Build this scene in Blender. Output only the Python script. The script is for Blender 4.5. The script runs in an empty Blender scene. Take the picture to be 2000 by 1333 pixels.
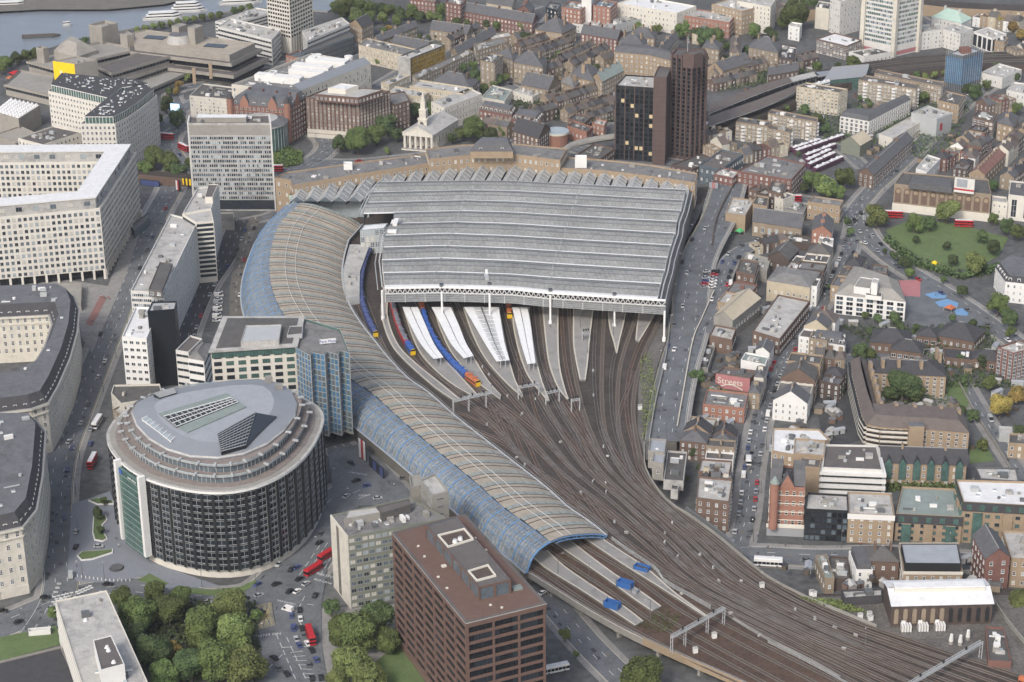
import bpy, bmesh, math, random
from mathutils import Vector, Matrix
random.seed(7)
rad = math.radians
# ---------------------------------------------------------------- camera, world, sun, exposure
S = bpy.context.scene
COL = S.collection
FPX, CAMH, PITCH, ROLL = 4133.0,457.0, rad(24.26), rad(-0.593)
cd = bpy.data.cameras.new("camera"); cam = bpy.data.objects.new("camera", cd); COL.objects.link(cam); S.camera = cam
cd.sensor_width = 36; cd.lens = 36 * FPX / 2000; cd.clip_start = 5; cd.clip_end = 30000
_d = Vector((0, math.cos(PITCH),-math.sin(PITCH))); _r0 = Vector((1,0,0)); _u0 = _r0.cross(_d)
CR = _r0 * math.cos(ROLL) + _u0 * math.sin(ROLL); CU = -_r0 * math.sin(ROLL) + _u0 * math.cos(ROLL); CD = _d
_m = Matrix((CR, CU, -CD)).transposed().to_4x4(); _m.translation = Vector((0,0, CAMH)); cam.matrix_world = _m
W = bpy.data.worlds.new("World"); S.world = W; W.use_nodes = True
_n = W.node_tree.nodes; _bg = _n["Background"]; _sky = _n.new("ShaderNodeTexSky"); _sky.sky_type = 'NISHITA'; _sky.sun_disc = False
SUN_EL, SUN_AZ = 42,205          # azimuth measured clockwise from +Y (the view direction): behind the camera, to its left
_sky.sun_elevation = rad(SUN_EL); _sky.sun_rotation = rad(SUN_AZ); _sky.air_density = 1.0; _sky.dust_density = 4.0; _sky.ozone_density = 1.0
_hs = _n.new("ShaderNodeHueSaturation"); _hs.inputs['Saturation'].default_value = 0.78
W.node_tree.links.new(_sky.outputs[0], _hs.inputs['Color']); W.node_tree.links.new(_hs.outputs[0], _bg.inputs[0]); _bg.inputs[1].default_value = 0.15
sl = bpy.data.lights.new("sun", 'SUN'); sl.energy = 1.5; sl.angle = rad(10); sl.color = (1.0, .98, .95)
so = bpy.data.objects.new("sun", sl); COL.objects.link(so)
_sv = Vector((math.sin(rad(SUN_AZ)) * math.cos(rad(SUN_EL)), math.cos(rad(SUN_AZ)) * math.cos(rad(SUN_EL)), math.sin(rad(SUN_EL))))
so.rotation_euler = (-_sv).to_track_quat('-Z', 'Y').to_euler()
S.view_settings.view_transform = 'Standard'; S.view_settings.look = 'None'; S.view_settings.gamma = 1; S.view_settings.exposure = 0.47
S.render.engine = 'CYCLES'; S.cycles.max_bounces = 4; S.cycles.diffuse_bounces = 3; S.cycles.glossy_bounces = 2; S.cycles.use_denoising = True
# ---------------------------------------------------------------- pixel of the photograph -> point of the place, at a known height
def G(px, py, h=0.0):
 v = CD * FPX + CR * (px - 1000) + CU * (666.5 - py)
 t = (h - CAMH) / v.z
 return Vector((v.x * t, v.y * t, h))
def PX(p):
 q = Vector(p) - Vector((0,0, CAMH)); z = q.dot(CD)
 return 1000 + FPX * q.dot(CR) / z, 666.5 - FPX * q.dot(CU) / z
def HB(px, ytop, ybase, zb=0.0):
 g = G(px, ybase, zb); lo, hi = zb, 250.0
 for _ in range(40):
  m = (lo + hi) / 2
  if PX((g.x, g.y, m))[1] > ytop: lo = m
  else: hi = m
 return lo
def GL(pts, h=0.0): return [G(p[0], p[1], h) for p in pts]
# ---------------------------------------------------------------- materials
MT = {}
def M(key, col=None, rough=.85, var=.18, scale=.25, fine=2.5, metal=0., spec=.3, stain=0.):
 if key in MT: return MT[key]
 m = bpy.data.materials.new(key); m.use_nodes = True; MT[key] = m
 nt = m.node_tree; N = nt.nodes; L = nt.links; b = N["Principled BSDF"]
 b.inputs['Roughness'].default_value = rough; b.inputs['Metallic'].default_value = metal
 b.inputs['Specular IOR Level'].default_value = spec
 if var <= 0: b.inputs['Base Color'].default_value = (*col, 1); return m
 geo = N.new("ShaderNodeNewGeometry")
 n1 = N.new("ShaderNodeTexNoise"); n1.inputs['Scale'].default_value = scale; n1.inputs['Detail'].default_value = 5; n1.inputs['Roughness'].default_value = .65
 n2 = N.new("ShaderNodeTexNoise"); n2.inputs['Scale'].default_value = fine; n2.inputs['Detail'].default_value = 2
 L.new(geo.outputs['Position'], n1.inputs['Vector']); L.new(geo.outputs['Position'], n2.inputs['Vector'])
 ad = N.new("ShaderNodeMath"); ad.operation = 'ADD'; L.new(n1.outputs[0], ad.inputs[0]); L.new(n2.outputs[0], ad.inputs[1])
 mr = N.new("ShaderNodeMapRange"); mr.inputs[1].default_value = .7; mr.inputs[2].default_value = 1.3; mr.inputs[3].default_value = 0; mr.inputs[4].default_value = 1
 L.new(ad.outputs[0], mr.inputs[0])
 mx = N.new("ShaderNodeMix"); mx.data_type = 'RGBA'; L.new(mr.outputs[0], mx.inputs[0])
 mx.inputs[6].default_value = (*[max(0, c * (1 - var * 1.3)) for c in col],1); mx.inputs[7].default_value = (*[min(1, c * (1 + var)) for c in col],1)
 out = mx.outputs[2]
 if stain > 0:
  n3 = N.new("ShaderNodeTexNoise"); n3.inputs['Scale'].default_value = scale * .5; n3.inputs['Detail'].default_value = 8; n3.inputs['Roughness'].default_value = .75; n3.inputs['Distortion'].default_value = .6
  L.new(geo.outputs['Position'], n3.inputs['Vector'])
  m3 = N.new("ShaderNodeMapRange"); m3.inputs[1].default_value = .5; m3.inputs[2].default_value = .64; L.new(n3.outputs[0], m3.inputs[0])
  s = N.new("ShaderNodeMath"); s.operation = 'MULTIPLY'; s.inputs[1].default_value = stain; L.new(m3.outputs[0], s.inputs[0])
  x2 = N.new("ShaderNodeMix"); x2.data_type = 'RGBA'; L.new(s.outputs[0], x2.inputs[0]); L.new(out, x2.inputs[6]); x2.inputs[7].default_value = (*[c * .35 for c in col],1); out = x2.outputs[2]
 L.new(out, b.inputs['Base Color'])
 return m
def vary(keys):   # each tree keeps its own shade of green
 for k in keys:
  nt = MT[k].node_tree; b = nt.nodes["Principled BSDF"]; l = b.inputs['Base Color'].links[0].from_socket; oi = nt.nodes.new("ShaderNodeObjectInfo"); hs = nt.nodes.new("ShaderNodeHueSaturation")
  for i, (a, c) in (('Hue', (.485, .52)),('Value', (.7,1.35))):
   m = nt.nodes.new("ShaderNodeMapRange"); m.inputs[3].default_value = a; m.inputs[4].default_value = c; nt.links.new(oi.outputs['Random'], m.inputs[0]); nt.links.new(m.outputs[0], hs.inputs[i])
  nt.links.new(l, hs.inputs['Color']); nt.links.new(hs.outputs[0], b.inputs['Base Color'])
def hexc(s):   # sRGB hex -> linear
 r = []
 for i in (0,2,4):
  c = int(s[i:i + 2],16) / 255; r.append(c / 12.92 if c <= .04045 else ((c + .055) / 1.055) ** 2.4)
 return tuple(r)
def MC(key, h, k=1.0, **kw):
 c = hexc(h); l = .3 * c[0] + .59 * c[1] + .11 * c[2]; s = 1. if key[:4] in ('bus_', 'trai', 'post', 'tarp', 'clot', 'blue', 'glas', 'leaf') else .72
 return M(key, tuple(min(.9,(l + (q - l) * s) * k) for q in c), **kw)
MC('asphalt', '65696d', 1, var=.22, scale=.12, fine=1.5, stain=.5); MC('asphalt_dark', '474749', 1, var=.25, scale=.12, stain=.5)
MC('paving', '878480', 1, var=.22, scale=.25, stain=.4); MC('pave_blue', '787d86', 1, var=.1, scale=.3); MC('concrete', '8f8b82', 1, var=.15, scale=.12, stain=.3)
MC('concrete_dark', '6d685f', 1, var=.18, scale=.12, stain=.35); MC('nt_concrete', '958e82', 1, var=.12, scale=.15, stain=.3)
MC('ground', '5c5d5d', .9, var=.3, scale=.03, fine=.3, stain=.4); MC('yard', '66615b', 1, var=.3, scale=.1, fine=.8, stain=.5)
MC('ballast', '4c423b', .9, var=.35, scale=.08, fine=.7, stain=.45); MC('ballast_red', '5a4334', .95, var=.3, scale=.1, fine=.7, stain=.3)
MC('sleeper', '635a50', 1, var=.25, scale=.6); MC('rail', '91877d', 1, rough=.4, var=.2, scale=.2, metal=.5); MC('rust', '5a463a', 1, var=.3)
MC('platform', '8d8984', 1, var=.15, scale=.1, stain=.45); MC('platedge', 'b9b09d', 1, var=.1); MC('canopy', 'dcdcda', 1, var=.05, rough=.5)
MC('yellow_brick', '8f7d64', 1, var=.16, scale=.3, stain=.15); MC('tan_brick', '9c8464', 1, var=.14, scale=.3, stain=.12); MC('pale_brick', 'b5a688', 1, var=.12)
MC('brown_brick', '6f5748', 1, var=.18, stain=.2); MC('dark_brick', '574840', 1, var=.2, stain=.2); MC('red_brick', '7c5246', 1, var=.15, stain=.15); MC('orange_brick', '9a664e', 1, var=.12)
MC('purple_brick', '6c5044', 1, var=.14, scale=.3, stain=.1); MC('tower_brick', '5d4a45', 1, var=.14); MC('cream', 'cdc6b6', 1, var=.07, scale=.15, stain=.1); MC('portland', 'cbc5b8', 1, var=.08, stain=.12)
MC('stone', 'c6bfae', 1, var=.12, stain=.25); MC('white_paint', 'd4d2cd', 1, var=.05); MC('office_white', 'c9c6bf', 1, var=.08, stain=.1); MC('green_panel', '777c6c', 1, var=.1, stain=.15)
MC('slate', '5b5b5e', 1, var=.2, scale=.3, stain=.2); MC('slate_dark', '444346', 1, var=.2, scale=.4); MC('tile_brown', '655a54', 1, var=.2); MC('tile_red', '84594e', 1, var=.2)
MC('roof_grey', '777573', 1, var=.25, scale=.25, stain=.6); MC('roof_light', 'aaa7a1', 1, var=.2, scale=.25, stain=.55); MC('roof_white', 'd0d0d0', 1, var=.12, stain=.15); MC('roof_dark', '5a5754', 1, var=.22, stain=.4)
MC('roof_brown', '625c59', 1, var=.12, scale=.15, stain=.4); MC('roof_green', '7c8a84', 1, var=.15); MC('felt', '65666a', 1, var=.22, stain=.5); MC('roof_blue', '92979e', 1, rough=.5, var=.1); MC('metal_roof', '80858c', 1, rough=.45, var=.07, scale=.1)
MC('glass_dark', '2c3238', 1, rough=.12, var=.3, scale=.5, spec=.6); MC('glass_mid', '5b656c', 1, rough=.15, var=.3, scale=.5, spec=.6); MC('glass_pale', '9aa3a6', 1, rough=.25, var=.2, spec=.5)
MC('glass_green', '4d6660', 1, rough=.12, var=.35, scale=.3, spec=.6); MC('glass_blue', '4a7496', 1, rough=.15, var=.35, scale=.25, spec=.6); MC('glass_black', '1d2024', 1, rough=.15, var=.3, scale=.4, spec=.5)
MC('blind', 'b9b4a6', 1, var=.1); MC('frame_white', 'dcdad4', 1, var=0.); MC('frame_grey', '8e9092', 1, var=0.); MC('frame_black', '2a2b2d', 1, var=.1, rough=.5); MC('black_clad', '1e2329', 1, rough=.35, var=.25, scale=.4)
MC('steel', 'a5a8a8', 1, rough=.5, var=.08); MC('steel_dark', '5f6264', 1, rough=.5, var=.1); MC('white_steel', 'e0dfda', 1, rough=.5, var=.05); MC('blue_steel', '688db5', 1, rough=.5, var=.05)
MC('grass', '5d7435', .9, var=.2, scale=.12, fine=1.5); MC('leaf_a', '5f6c3d', .85, var=.42, scale=.22, fine=1.2); MC('leaf_b', '717b48', .85, var=.4, scale=.22, fine=1.2); MC('leaf_c', '4f5d3a', .9, var=.4, scale=.22, fine=1.2)
MC('leaf_autumn', '98834a', .85, var=.4, scale=.25, fine=1.2); MC('bark', '5b5044', 1, var=.2); MC('soil', '5a4c3c', 1, var=.3); MC('terracotta', '84776f', 1, var=.2, scale=.5)
MC('water', '727a84', 1, rough=.3, var=.1, scale=.015, fine=.1, spec=.5); MC('shed_glass', '999a97', 1, rough=.35, var=.25, scale=.06, fine=.5, stain=.15); MC('euro_panel', 'a0937f', 1, var=.12, scale=.1, fine=.4, rough=.6)
MC('euro_glass', '828c84', 1, rough=.6, var=.25, scale=.5, fine=2); MC('louvre', '85888a', 1, rough=.4, var=.3, scale=.3, fine=1); MC('glassy_side', '727d84', 1, rough=.4, var=.3, scale=.2, fine=.8)
MC('mark_white', 'c9c9c4', 1, var=.15, scale=1); MC('mark_yellow', 'b9a458', 1, var=.15, scale=1); MC('red_road', '8a5c54', 1, var=.15, scale=.3); MC('bus_red', 'a8262c', 1, rough=.4, var=.05)
MC('poster_yellow', 'e8c020', 1, var=.04); MC('train_blue', '3a5a9c', 1, rough=.4, var=.1); MC('train_navy', '46507a', 1, rough=.45, var=.1); MC('train_red', 'a83638', 1, rough=.4, var=.1); MC('train_orange', 'ab6544', 1, rough=.4, var=.05)
MC('train_grey', '6f7278', 1, rough=.6, var=.15); MC('train_yellow', 'd8b028', 1, rough=.5, var=.03); MC('tarp_blue', '34609c', 1, var=.08); MC('cloth_green', '4fa86c', 1, var=.05); MC('lead', '8f8e8c', 1, var=.12); MC('copper', '9dbcab', 1, var=.12)
MC('plum', '5a3048', 1, var=.1); MC('skin', 'b08a70', 1, var=0.); MC('pink', 'b0686a', 1, var=.1); MC('play_blue', '5b93c4', 1, var=.1); MC('tyre', '1c1c1d', 1, var=0.); MC('lamp_glow', 'ffe9b0', 1, var=0.)
def LIT(key, col, s):
 m = M(key, col, var=0.); b = m.node_tree.nodes["Principled BSDF"]; b.inputs['Emission Color'].default_value = (*col, 1); b.inputs['Emission Strength'].default_value = s; return m
LIT('lit_window', (.5, .4, .24), .12); LIT('screen', (.5, .75, .95), .8)
vary(['leaf_a', 'leaf_b', 'leaf_c', 'leaf_autumn'])
# ---------------------------------------------------------------- mesh builder and object helpers
class MB:
 def __init__(s): s.v = []; s.f = []; s.i = []; s.m = []
 def mi(s, mat):
  if mat not in s.m: s.m.append(mat)
  return s.m.index(mat)
 def face(s, pts, mat):
  b = len(s.v); s.v += [tuple(p) for p in pts]; s.f.append(tuple(range(b, b + len(pts)))); s.i.append(s.mi(mat))
 def prism(s, poly, z0, z1, side, top=None, bottom=False):
  n = len(poly); b = len(s.v); si = s.mi(side)
  s.v += [(p[0], p[1], z0) for p in poly] + [(p[0], p[1], z1) for p in poly]
  for k in range(n):
   j = (k + 1) % n; s.f.append((b + k, b + j, b + n + j, b + n + k)); s.i.append(si)
  if top: s.f.append(tuple(range(b + n, b + 2 * n))); s.i.append(s.mi(top))
  if bottom: s.f.append(tuple(range(b + n - 1, b - 1,-1))); s.i.append(si)
 def loft(s, p0, z0, p1, z1, mat):
  n = len(p0)
  for k in range(n):
   j = (k + 1) % n; s.face([(*p0[k][:2], z0),(*p0[j][:2], z0),(*p1[j][:2], z1),(*p1[k][:2], z1)], mat)
 def box(s, c, sx, sy, z0, z1, a=0., mat='concrete', top=None):
  ca, sa = math.cos(a), math.sin(a)
  P = [(c[0] + ca * x - sa * y, c[1] + sa * x + ca * y) for x, y in ((-sx / 2,-sy / 2),(sx / 2,-sy / 2),(sx / 2, sy / 2),(-sx / 2, sy / 2))]
  s.prism(P, z0, z1, mat, top or mat, True)
 def bar(s, a, b, w, mat, h=None):
  a = Vector(a); b = Vector(b); d = b - a
  if d.length < 1e-6: return
  d.normalize(); r = d.cross(Vector((0,0,1)))
  if r.length < 1e-3: r = Vector((1,0,0))
  r.normalize(); u = r.cross(d); h = h or w; bb = len(s.v)
  for p in (a, b):
   for x, y in ((-1,-1),(1,-1),(1,1),(-1,1)): s.v.append(tuple(p + r * x * w / 2 + u * y * h / 2))
  for q in ((0,1,5,4),(1,2,6,5),(2,3,7,6),(3,0,4,7),(3,2,1,0),(4,5,6,7)): s.f.append(tuple(bb + k for k in q)); s.i.append(s.mi(mat))
 def cyl(s, c, r, z0, z1, mat, top=None, n=16, r1=None):
  r1 = r if r1 is None else r1
  P0 = [(c[0] + r * math.cos(2 * math.pi * k / n), c[1] + r * math.sin(2 * math.pi * k / n)) for k in range(n)]
  P1 = [(c[0] + r1 * math.cos(2 * math.pi * k / n), c[1] + r1 * math.sin(2 * math.pi * k / n)) for k in range(n)]
  s.loft(P0, z0, P1, z1, mat)
  if r1 > .01: s.face([(*p, z1) for p in P1], top or mat)
 def mesh(s, name):
  me = bpy.data.meshes.new(name); me.from_pydata(s.v, [], s.f)
  for m in s.m: me.materials.append(MT[m])
  me.polygons.foreach_set('material_index', s.i); me.update(); return me
 def build(s, name, parent=None, smooth=False):
  if not s.f: return None
  me = s.mesh(name)
  if smooth: me.polygons.foreach_set('use_smooth', [True] * len(me.polygons))
  return link(name, me, parent)
def link(name, data, parent=None, mat=None):
 o = bpy.data.objects.new(name, data); COL.objects.link(o)
 if parent is not None:
  o.parent = parent; o.matrix_parent_inverse = Matrix.Translation(-parent.location) if mat is None else Matrix()
 if mat is not None: o.matrix_local = mat
 return o
def thing(name, label, cat, loc=(0,0,0), group=None):
 o = bpy.data.objects.new(name, None); COL.objects.link(o); o.location = loc; o['label'] = label; o['category'] = cat; o.empty_display_size = .1
 if group: o['group'] = group
 return o
def tag(o, label, cat, group=None):
 o['label'] = label; o['category'] = cat
 if group: o['group'] = group
 return o
def struct(o, kind='structure', label=None):
 o['kind'] = kind
 if label: o['label'] = label
 return o
def area(P): return sum(P[k][0] * P[(k + 1) % len(P)][1] - P[(k + 1) % len(P)][0] * P[k][1] for k in range(len(P))) / 2
def ccw(P):
 P = [Vector((p[0], p[1])) for p in P]
 return P if area(P) > 0 else P[::-1]
def inset(P, d):
 n = len(P); R = []
 for k in range(n):
  a, b, c = P[k - 1], P[k], P[(k + 1) % n]
  e0 = (b - a).normalized(); e1 = (c - b).normalized(); n0 = Vector((-e0.y, e0.x)); n1 = Vector((-e1.y, e1.x))
  m = n0 + n1
  if m.length < .2: m = n0.copy()
  m.normalize(); k_ = max(.4, m.dot(n0)); R.append(b + m * d / k_)
 return R
def quad3(P):
 return P if len(P) != 3 else P + [P[0] + P[2] - P[1]]
def cen(P): return sum((Vector((p[0], p[1])) for p in P), Vector((0,0))) / len(P)
# windows ---------------------------------------------------------
WM = {}
def wmesh(w, h, frame, glass, style):
 w = round(w, 1); h = round(h, 1); k = (w, h, frame, glass, style)
 if k in WM: return WM[k]
 b = MB(); t = .1 if style != 'thin' else .06
 b.face([(-w / 2, .02,0),(w / 2, .02,0),(w / 2, .02, h),(-w / 2, .02, h)][::-1], glass)
 d = .09 if style != 'box' else .3
 def bx(x0, x1, z0, z1, dd=d): b.prism([(x0,0),(x1,0),(x1, dd),(x0, dd)][::1], z0, z1, frame, frame, True)
 bx(-w / 2,-w / 2 + t, 0, h); bx(w / 2 - t, w / 2,0, h); bx(-w / 2 + t, w / 2 - t, h - t, h); bx(-w / 2 - .08, w / 2 + .08,-.14,0, .18)
 if style in ('sash', 'box'): bx(-w / 2 + t, w / 2 - t, h * .5 - t / 2, h * .5 + t / 2, d * .8)
 if style in ('pair', 'grid') : bx(-t / 2, t / 2,0, h - t, d * .8)
 if style == 'grid':
  for q in (.33, .66): bx(-w / 2 + t, w / 2 - t, h * q - t / 2, h * q + t / 2, d * .8)
 if style in ('wide',):
  n = max(2, int(w / 1.6))
  for q in range(1, n): bx(-w / 2 + w * q / n - t / 2,-w / 2 + w * q / n + t / 2,0, h - t, d * .8)
 WM[k] = b.mesh('window'); return WM[k]
GLS = {'s': ['glass_dark', 'glass_dark', 'glass_black', 'glass_mid', 'glass_mid', 'blind', 'glass_pale'], 'd': ['glass_dark', 'glass_dark', 'glass_black', 'glass_mid'], 'm': ['glass_dark', 'glass_mid', 'glass_mid', 'blind', 'glass_pale'], 'b': ['glass_black', 'glass_black', 'glass_dark'], 'g': ['glass_green', 'glass_green', 'glass_dark'],
  'blue': ['glass_blue', 'glass_blue', 'glass_mid'], 'l': ['glass_black', 'glass_black', 'glass_dark', 'glass_black', 'glass_dark', 'glass_black', 'glass_black', 'glass_black', 'glass_dark', 'glass_black', 'glass_black', 'glass_dark', 'glass_black', 'glass_black', 'lit_window']}
def seen(a, b, z, k=-.05):   # does the wall a->b (ccw) face roughly the camera side
 n = Vector(((b - a).y, -(b - a).x)); c = (a + b) / 2
 return n.normalized().dot(-c.normalized()) > k
def edge_windows(P, z0, z1, win, out, off=0.0):
 """win: (floors, spacing, width, height, frame, glass set, style[, sill fraction])"""
 nf, sp, ww, wh, fr, gs, st = win[:7]; sf = win[7] if len(win) > 7 else .3
 n = len(P); fh = (z1 - z0) / nf
 for k in range(n):
  a, b = P[k], P[(k + 1) % n]; e = b - a; l = e.length
  if l < ww + .4 or not seen(a, b, z1): continue
  e = e / l; nv = Vector((e.y, -e.x)); c = max(1, int((l - .5) / sp)); gap = l / c
  for q in range(c):
   p = a + e * (gap * (q + .5)) + nv * off
   for f in range(nf):
    g = random.choice(GLS[gs]); z = z0 + fh * f + max(.3,(fh - wh) * sf * 1.8 if fh > wh else 0)
    out.append((wmesh(min(ww, l - .4), wh, fr, g, st), Matrix(((-e.x, nv.x, 0, p.x),(-e.y, nv.y, 0, p.y),(0,0,1, z),(0,0,0,1)))))
def place_windows(root, out, cap=100, name='window'):
 loc = root.location
 def sz(t):
  w = t[1].translation; return (w - Vector((0,0, CAMH))).length
 # the nearest ones and the most exposed read largest in the picture
 out.sort(key=sz)
 for me, mx in out[:cap]:
  mx = mx.copy(); mx.translation -= loc; link(name, me, root, mx)
 rest = out[cap:]
 if rest:
  b = MB()
  for me, mx in rest:
   base = len(b.v); b.v += [tuple(mx @ v.co) for v in me.vertices]
   ids = [b.mi(m.name) for m in me.materials]
   for p in me.polygons: b.f.append(tuple(base + q for q in p.vertices)); b.i.append(ids[p.material_index])
  o = b.build(name, root); o['kind'] = 'stuff'
def band_windows(P, z0, z1, nf, root, glass='glass_mid', frame='frame_white', hfrac=.5, mull=1.6, off=.05, sill=.35, name='window_band'):
 n = len(P); fh = (z1 - z0) / nf
 for f in range(nf):
  b = MB(); za = z0 + fh * (f + sill * (1 - hfrac) * 1.6); zb = za + fh * hfrac
  for k in range(n):
   a, c = P[k], P[(k + 1) % n]; e = c - a; l = e.length
   if l < 2 or not seen(a, c, z1): continue
   e /= l; nv = Vector((e.y, -e.x)); a2 = a + e * .35 + nv * off; c2 = c - e * .35 + nv * off
   m = max(1, int((l - .7) / mull)); st = (c2 - a2) / m
   for q in range(m):
    p, r = a2 + st * q, a2 + st * (q + 1)
    g = glass if isinstance(glass, str) else random.choice(glass)
    b.face([(p.x, p.y, za),(r.x, r.y, za),(r.x, r.y, zb),(p.x, p.y, zb)], g)
    p2 = p + nv * .06; b.bar((p2.x, p2.y, za),(p2.x, p2.y, zb), .14, frame)
  b.build(name, root)
def roof_clutter(mb, P, z, n, seed=0, mats=('roof_light', 'steel', 'white_paint', 'concrete', 'steel_dark'), s=1.):
 r = random.Random(seed); c = cen(P); xs = [p.x for p in P]; ys = [p.y for p in P]
 e = (P[1] - P[0]).normalized(); a = math.atan2(e.y, e.x); out = []
 for _ in range(n * 6):
  if len(out) >= n: break
  p = Vector((r.uniform(min(xs), max(xs)), r.uniform(min(ys), max(ys))))
  if not inside(p, P) or not inside(p + (p - c).normalized() * 3, P): continue
  out.append(p); b = MB(); m = r.choice(mats); t = r.random()
  if t < .45: b.box(p, r.uniform(1.2,4) * s, r.uniform(1.2,3) * s, z, z + r.uniform(.8,2.2) * s, a, m)
  elif t < .7: b.cyl(p, r.uniform(.4, .9) * s, z, z + r.uniform(.6,1.4), m, n=10)
  elif t < .85:
   b.box(p, r.uniform(3,7) * s, .5, z + .3, z + .8, a, m)
  else: b.box(p, 1.5,1.5, z, z + .5, a, 'frame_white', 'glass_pale')
  mb.append(b)
def inside(p, P):
 c = False; n = len(P)
 for k in range(n):
  a, b = P[k], P[(k + 1) % n]
  if (a.y > p.y) != (b.y > p.y) and p.x < (b.x - a.x) * (p.y - a.y) / (b.y - a.y) + a.x: c = not c
 return c
BL = []   # footprints already built (for keeping trees and cars off them)
def bld(name, label, pts, h, wall='yellow_brick', roof='roof_grey', kind='flat', win=None, z0=0., cat='building', units=0, chim=0, par=.9, rise=None, band=None, plinth=None, group=None, px=True, trim=None, cap=100, mans=2.2, dormers=0, storey_line=None, eave=.4, ridge_dir=None, bandw=None):
 """pts: pixels of the roof edge (three give a parallelogram), h: its height, or (x, ytop, ybase) pixels of one upright edge"""
 if isinstance(h, tuple): h = z0 + HB(h[0], h[1], h[2], z0) - z0
 P = [Vector(G(p[0], p[1], h)[:2]) for p in pts] if px else [Vector(p) for p in pts]
 P = ccw(quad3(P)); BL.append(P); c = cen(P)
 root = thing(name, label, cat, (c.x, c.y, z0), group)
 w = MB(); rf = MB()
 w.prism(P, z0, h, wall)
 if plinth: w.prism(inset(P, -.12), z0, z0 + plinth[1], plinth[0], plinth[0])
 if trim: w.prism(inset(P, -.35), h - .5, h - .02, trim, trim, True)
 if storey_line:
  for q in range(1, storey_line[1]): zq = z0 + (h - z0) * q / storey_line[1]; w.prism(inset(P, -.15), zq - .2, zq + .15, storey_line[0], storey_line[0], True)
 if kind == 'flat':
  Q = inset(P, .35)
  for k in range(len(P)):
   j = (k + 1) % len(P); w.face([(*P[k], h),(*P[j], h),(*Q[j], h),(*Q[k], h)], trim or wall); w.face([(*Q[k], h),(*Q[j], h),(*Q[j], h - par),(*Q[k], h - par)][::-1], wall)
  rf.face([(*q, h - par) for q in Q], roof)
 elif kind in ('gable', 'hip') and len(P) == 4:
  l0 = (P[1] - P[0]).length + (P[3] - P[2]).length; l1 = (P[2] - P[1]).length + (P[0] - P[3]).length
  if ridge_dir == 1 or (ridge_dir is None and l1 > l0): P = P[1:] + P[:1]; l0, l1 = l1, l0
  rise = rise or l1 / 2 * .35; E = inset(P, -eave); zE = h + .05
  A, B = (P[0] + P[3]) / 2,(P[1] + P[2]) / 2
  ins = 0 if kind == 'gable' else min(l1 / 4, l0 / 4 * .9)
  d = (B - A).normalized(); A2, B2 = (A + d * ins, B - d * ins)
  ra, rb = (*A2, h + rise),(*B2, h + rise)
  if kind == 'gable':
   ra2, rb2 = (*(A2 - d * eave), h + rise),(*(B2 + d * eave), h + rise)
   rf.face([(*E[0], zE),(*E[1], zE), rb2, ra2], roof); rf.face([(*E[2], zE),(*E[3], zE), ra2, rb2], roof)
   w.face([(*P[3], h),(*P[0], h),(ra[0], ra[1], ra[2] - .1)], wall); w.face([(*P[1], h),(*P[2], h),(rb[0], rb[1], rb[2] - .1)], wall)
  else:
   rf.face([(*E[0], zE),(*E[1], zE), rb, ra], roof); rf.face([(*E[2], zE),(*E[3], zE), ra, rb], roof)
   rf.face([(*E[3], zE),(*E[0], zE), ra], roof); rf.face([(*E[1], zE),(*E[2], zE), rb], roof)
  rf.bar((ra[0], ra[1], ra[2] + .05),(rb[0], rb[1], rb[2] + .05), .35, 'lead')
 else:   # mansard, or a hipped rim with a flat top on any outline
  rise = rise or 3.; E = inset(P, -.2); Q = inset(P, mans)
  rf.loft(E, h + .03, Q, h + rise, roof); rf.face([(*q, h + rise) for q in Q], 'felt' if kind == 'mansard' else roof)
  for k in range(len(P)): j = (k + 1) % len(P); w.face([(*P[k], h),(*P[j], h),(*E[j], h + .03),(*E[k], h + .03)], wall)
 w.build('wall', root); ro = rf.build('roof', root)
 top = h - par if kind == 'flat' else h + rise
 if dormers:
  for k in range(len(P)):
   a, b = P[k], P[(k + 1) % len(P)]; e = b - a; l = e.length
   if l < 4 or not seen(a, b, h): continue
   e /= l; nv = Vector((e.y, -e.x)); m = max(1, int(l / dormers))
   for q in range(m):
    p = a + e * (l * (q + .5) / m) - nv * (mans * .35 if kind in ('mansard', 'rim') else 1.2)
    b_ = MB(); an = math.atan2(e.y, e.x); b_.box(p - nv * .6,1.7,2.0, h + .3, h + 2.1, an, 'frame_white', 'lead')
    f = p + nv * .42; g1, g2 = f - e * .6, f + e * .6
    b_.face([(g1.x, g1.y, h + .7),(g2.x, g2.y, h + .7),(g2.x, g2.y, h + 1.9),(g1.x, g1.y, h + 1.9)], 'glass_dark'); b_.build('dormer', root)
 for q in range(chim):
  t = (q + .5) / chim; A, B = (P[0] + P[3]) / 2 if len(P) == 4 else P[0],(P[1] + P[2]) / 2 if len(P) == 4 else P[len(P) // 2]
  if len(P) == 4 and (P[1] - P[0]).length < (P[2] - P[1]).length: A, B = (P[0] + P[1]) / 2,(P[3] + P[2]) / 2
  p = A.lerp(B, t); e = (B - A).normalized(); an = math.atan2(e.y, e.x); b_ = MB(); zc = top + (1.4 if kind != 'flat' else 2.2)
  b_.box(p, .9,2.4, h - .5, zc, an, wall if wall != 'white_paint' else 'yellow_brick')
  for s_ in (-.8,-.27, .27, .8):
   b_.cyl((p.x - math.sin(an) * s_, p.y + math.cos(an) * s_), .17, zc, zc + .6, 'terracotta', n=6)
  b_.build('chimney', root)
 if units:
  L = []; roof_clutter(L, inset(P, 1.5) if kind == 'flat' else P, top, units, int(c.x * 7 + c.y))
  for b_ in L: b_.build('roof_unit', root)
 if win:
  out = []; edge_windows(P, z0 + (plinth[1] if plinth else 0), h - (.6 if kind != 'flat' else par), win, out); place_windows(root, out, cap)
 if band: band_windows(P, z0 + (bandw or 0), h - par, band[0], root, *band[1:])
 return root, P, h
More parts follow.
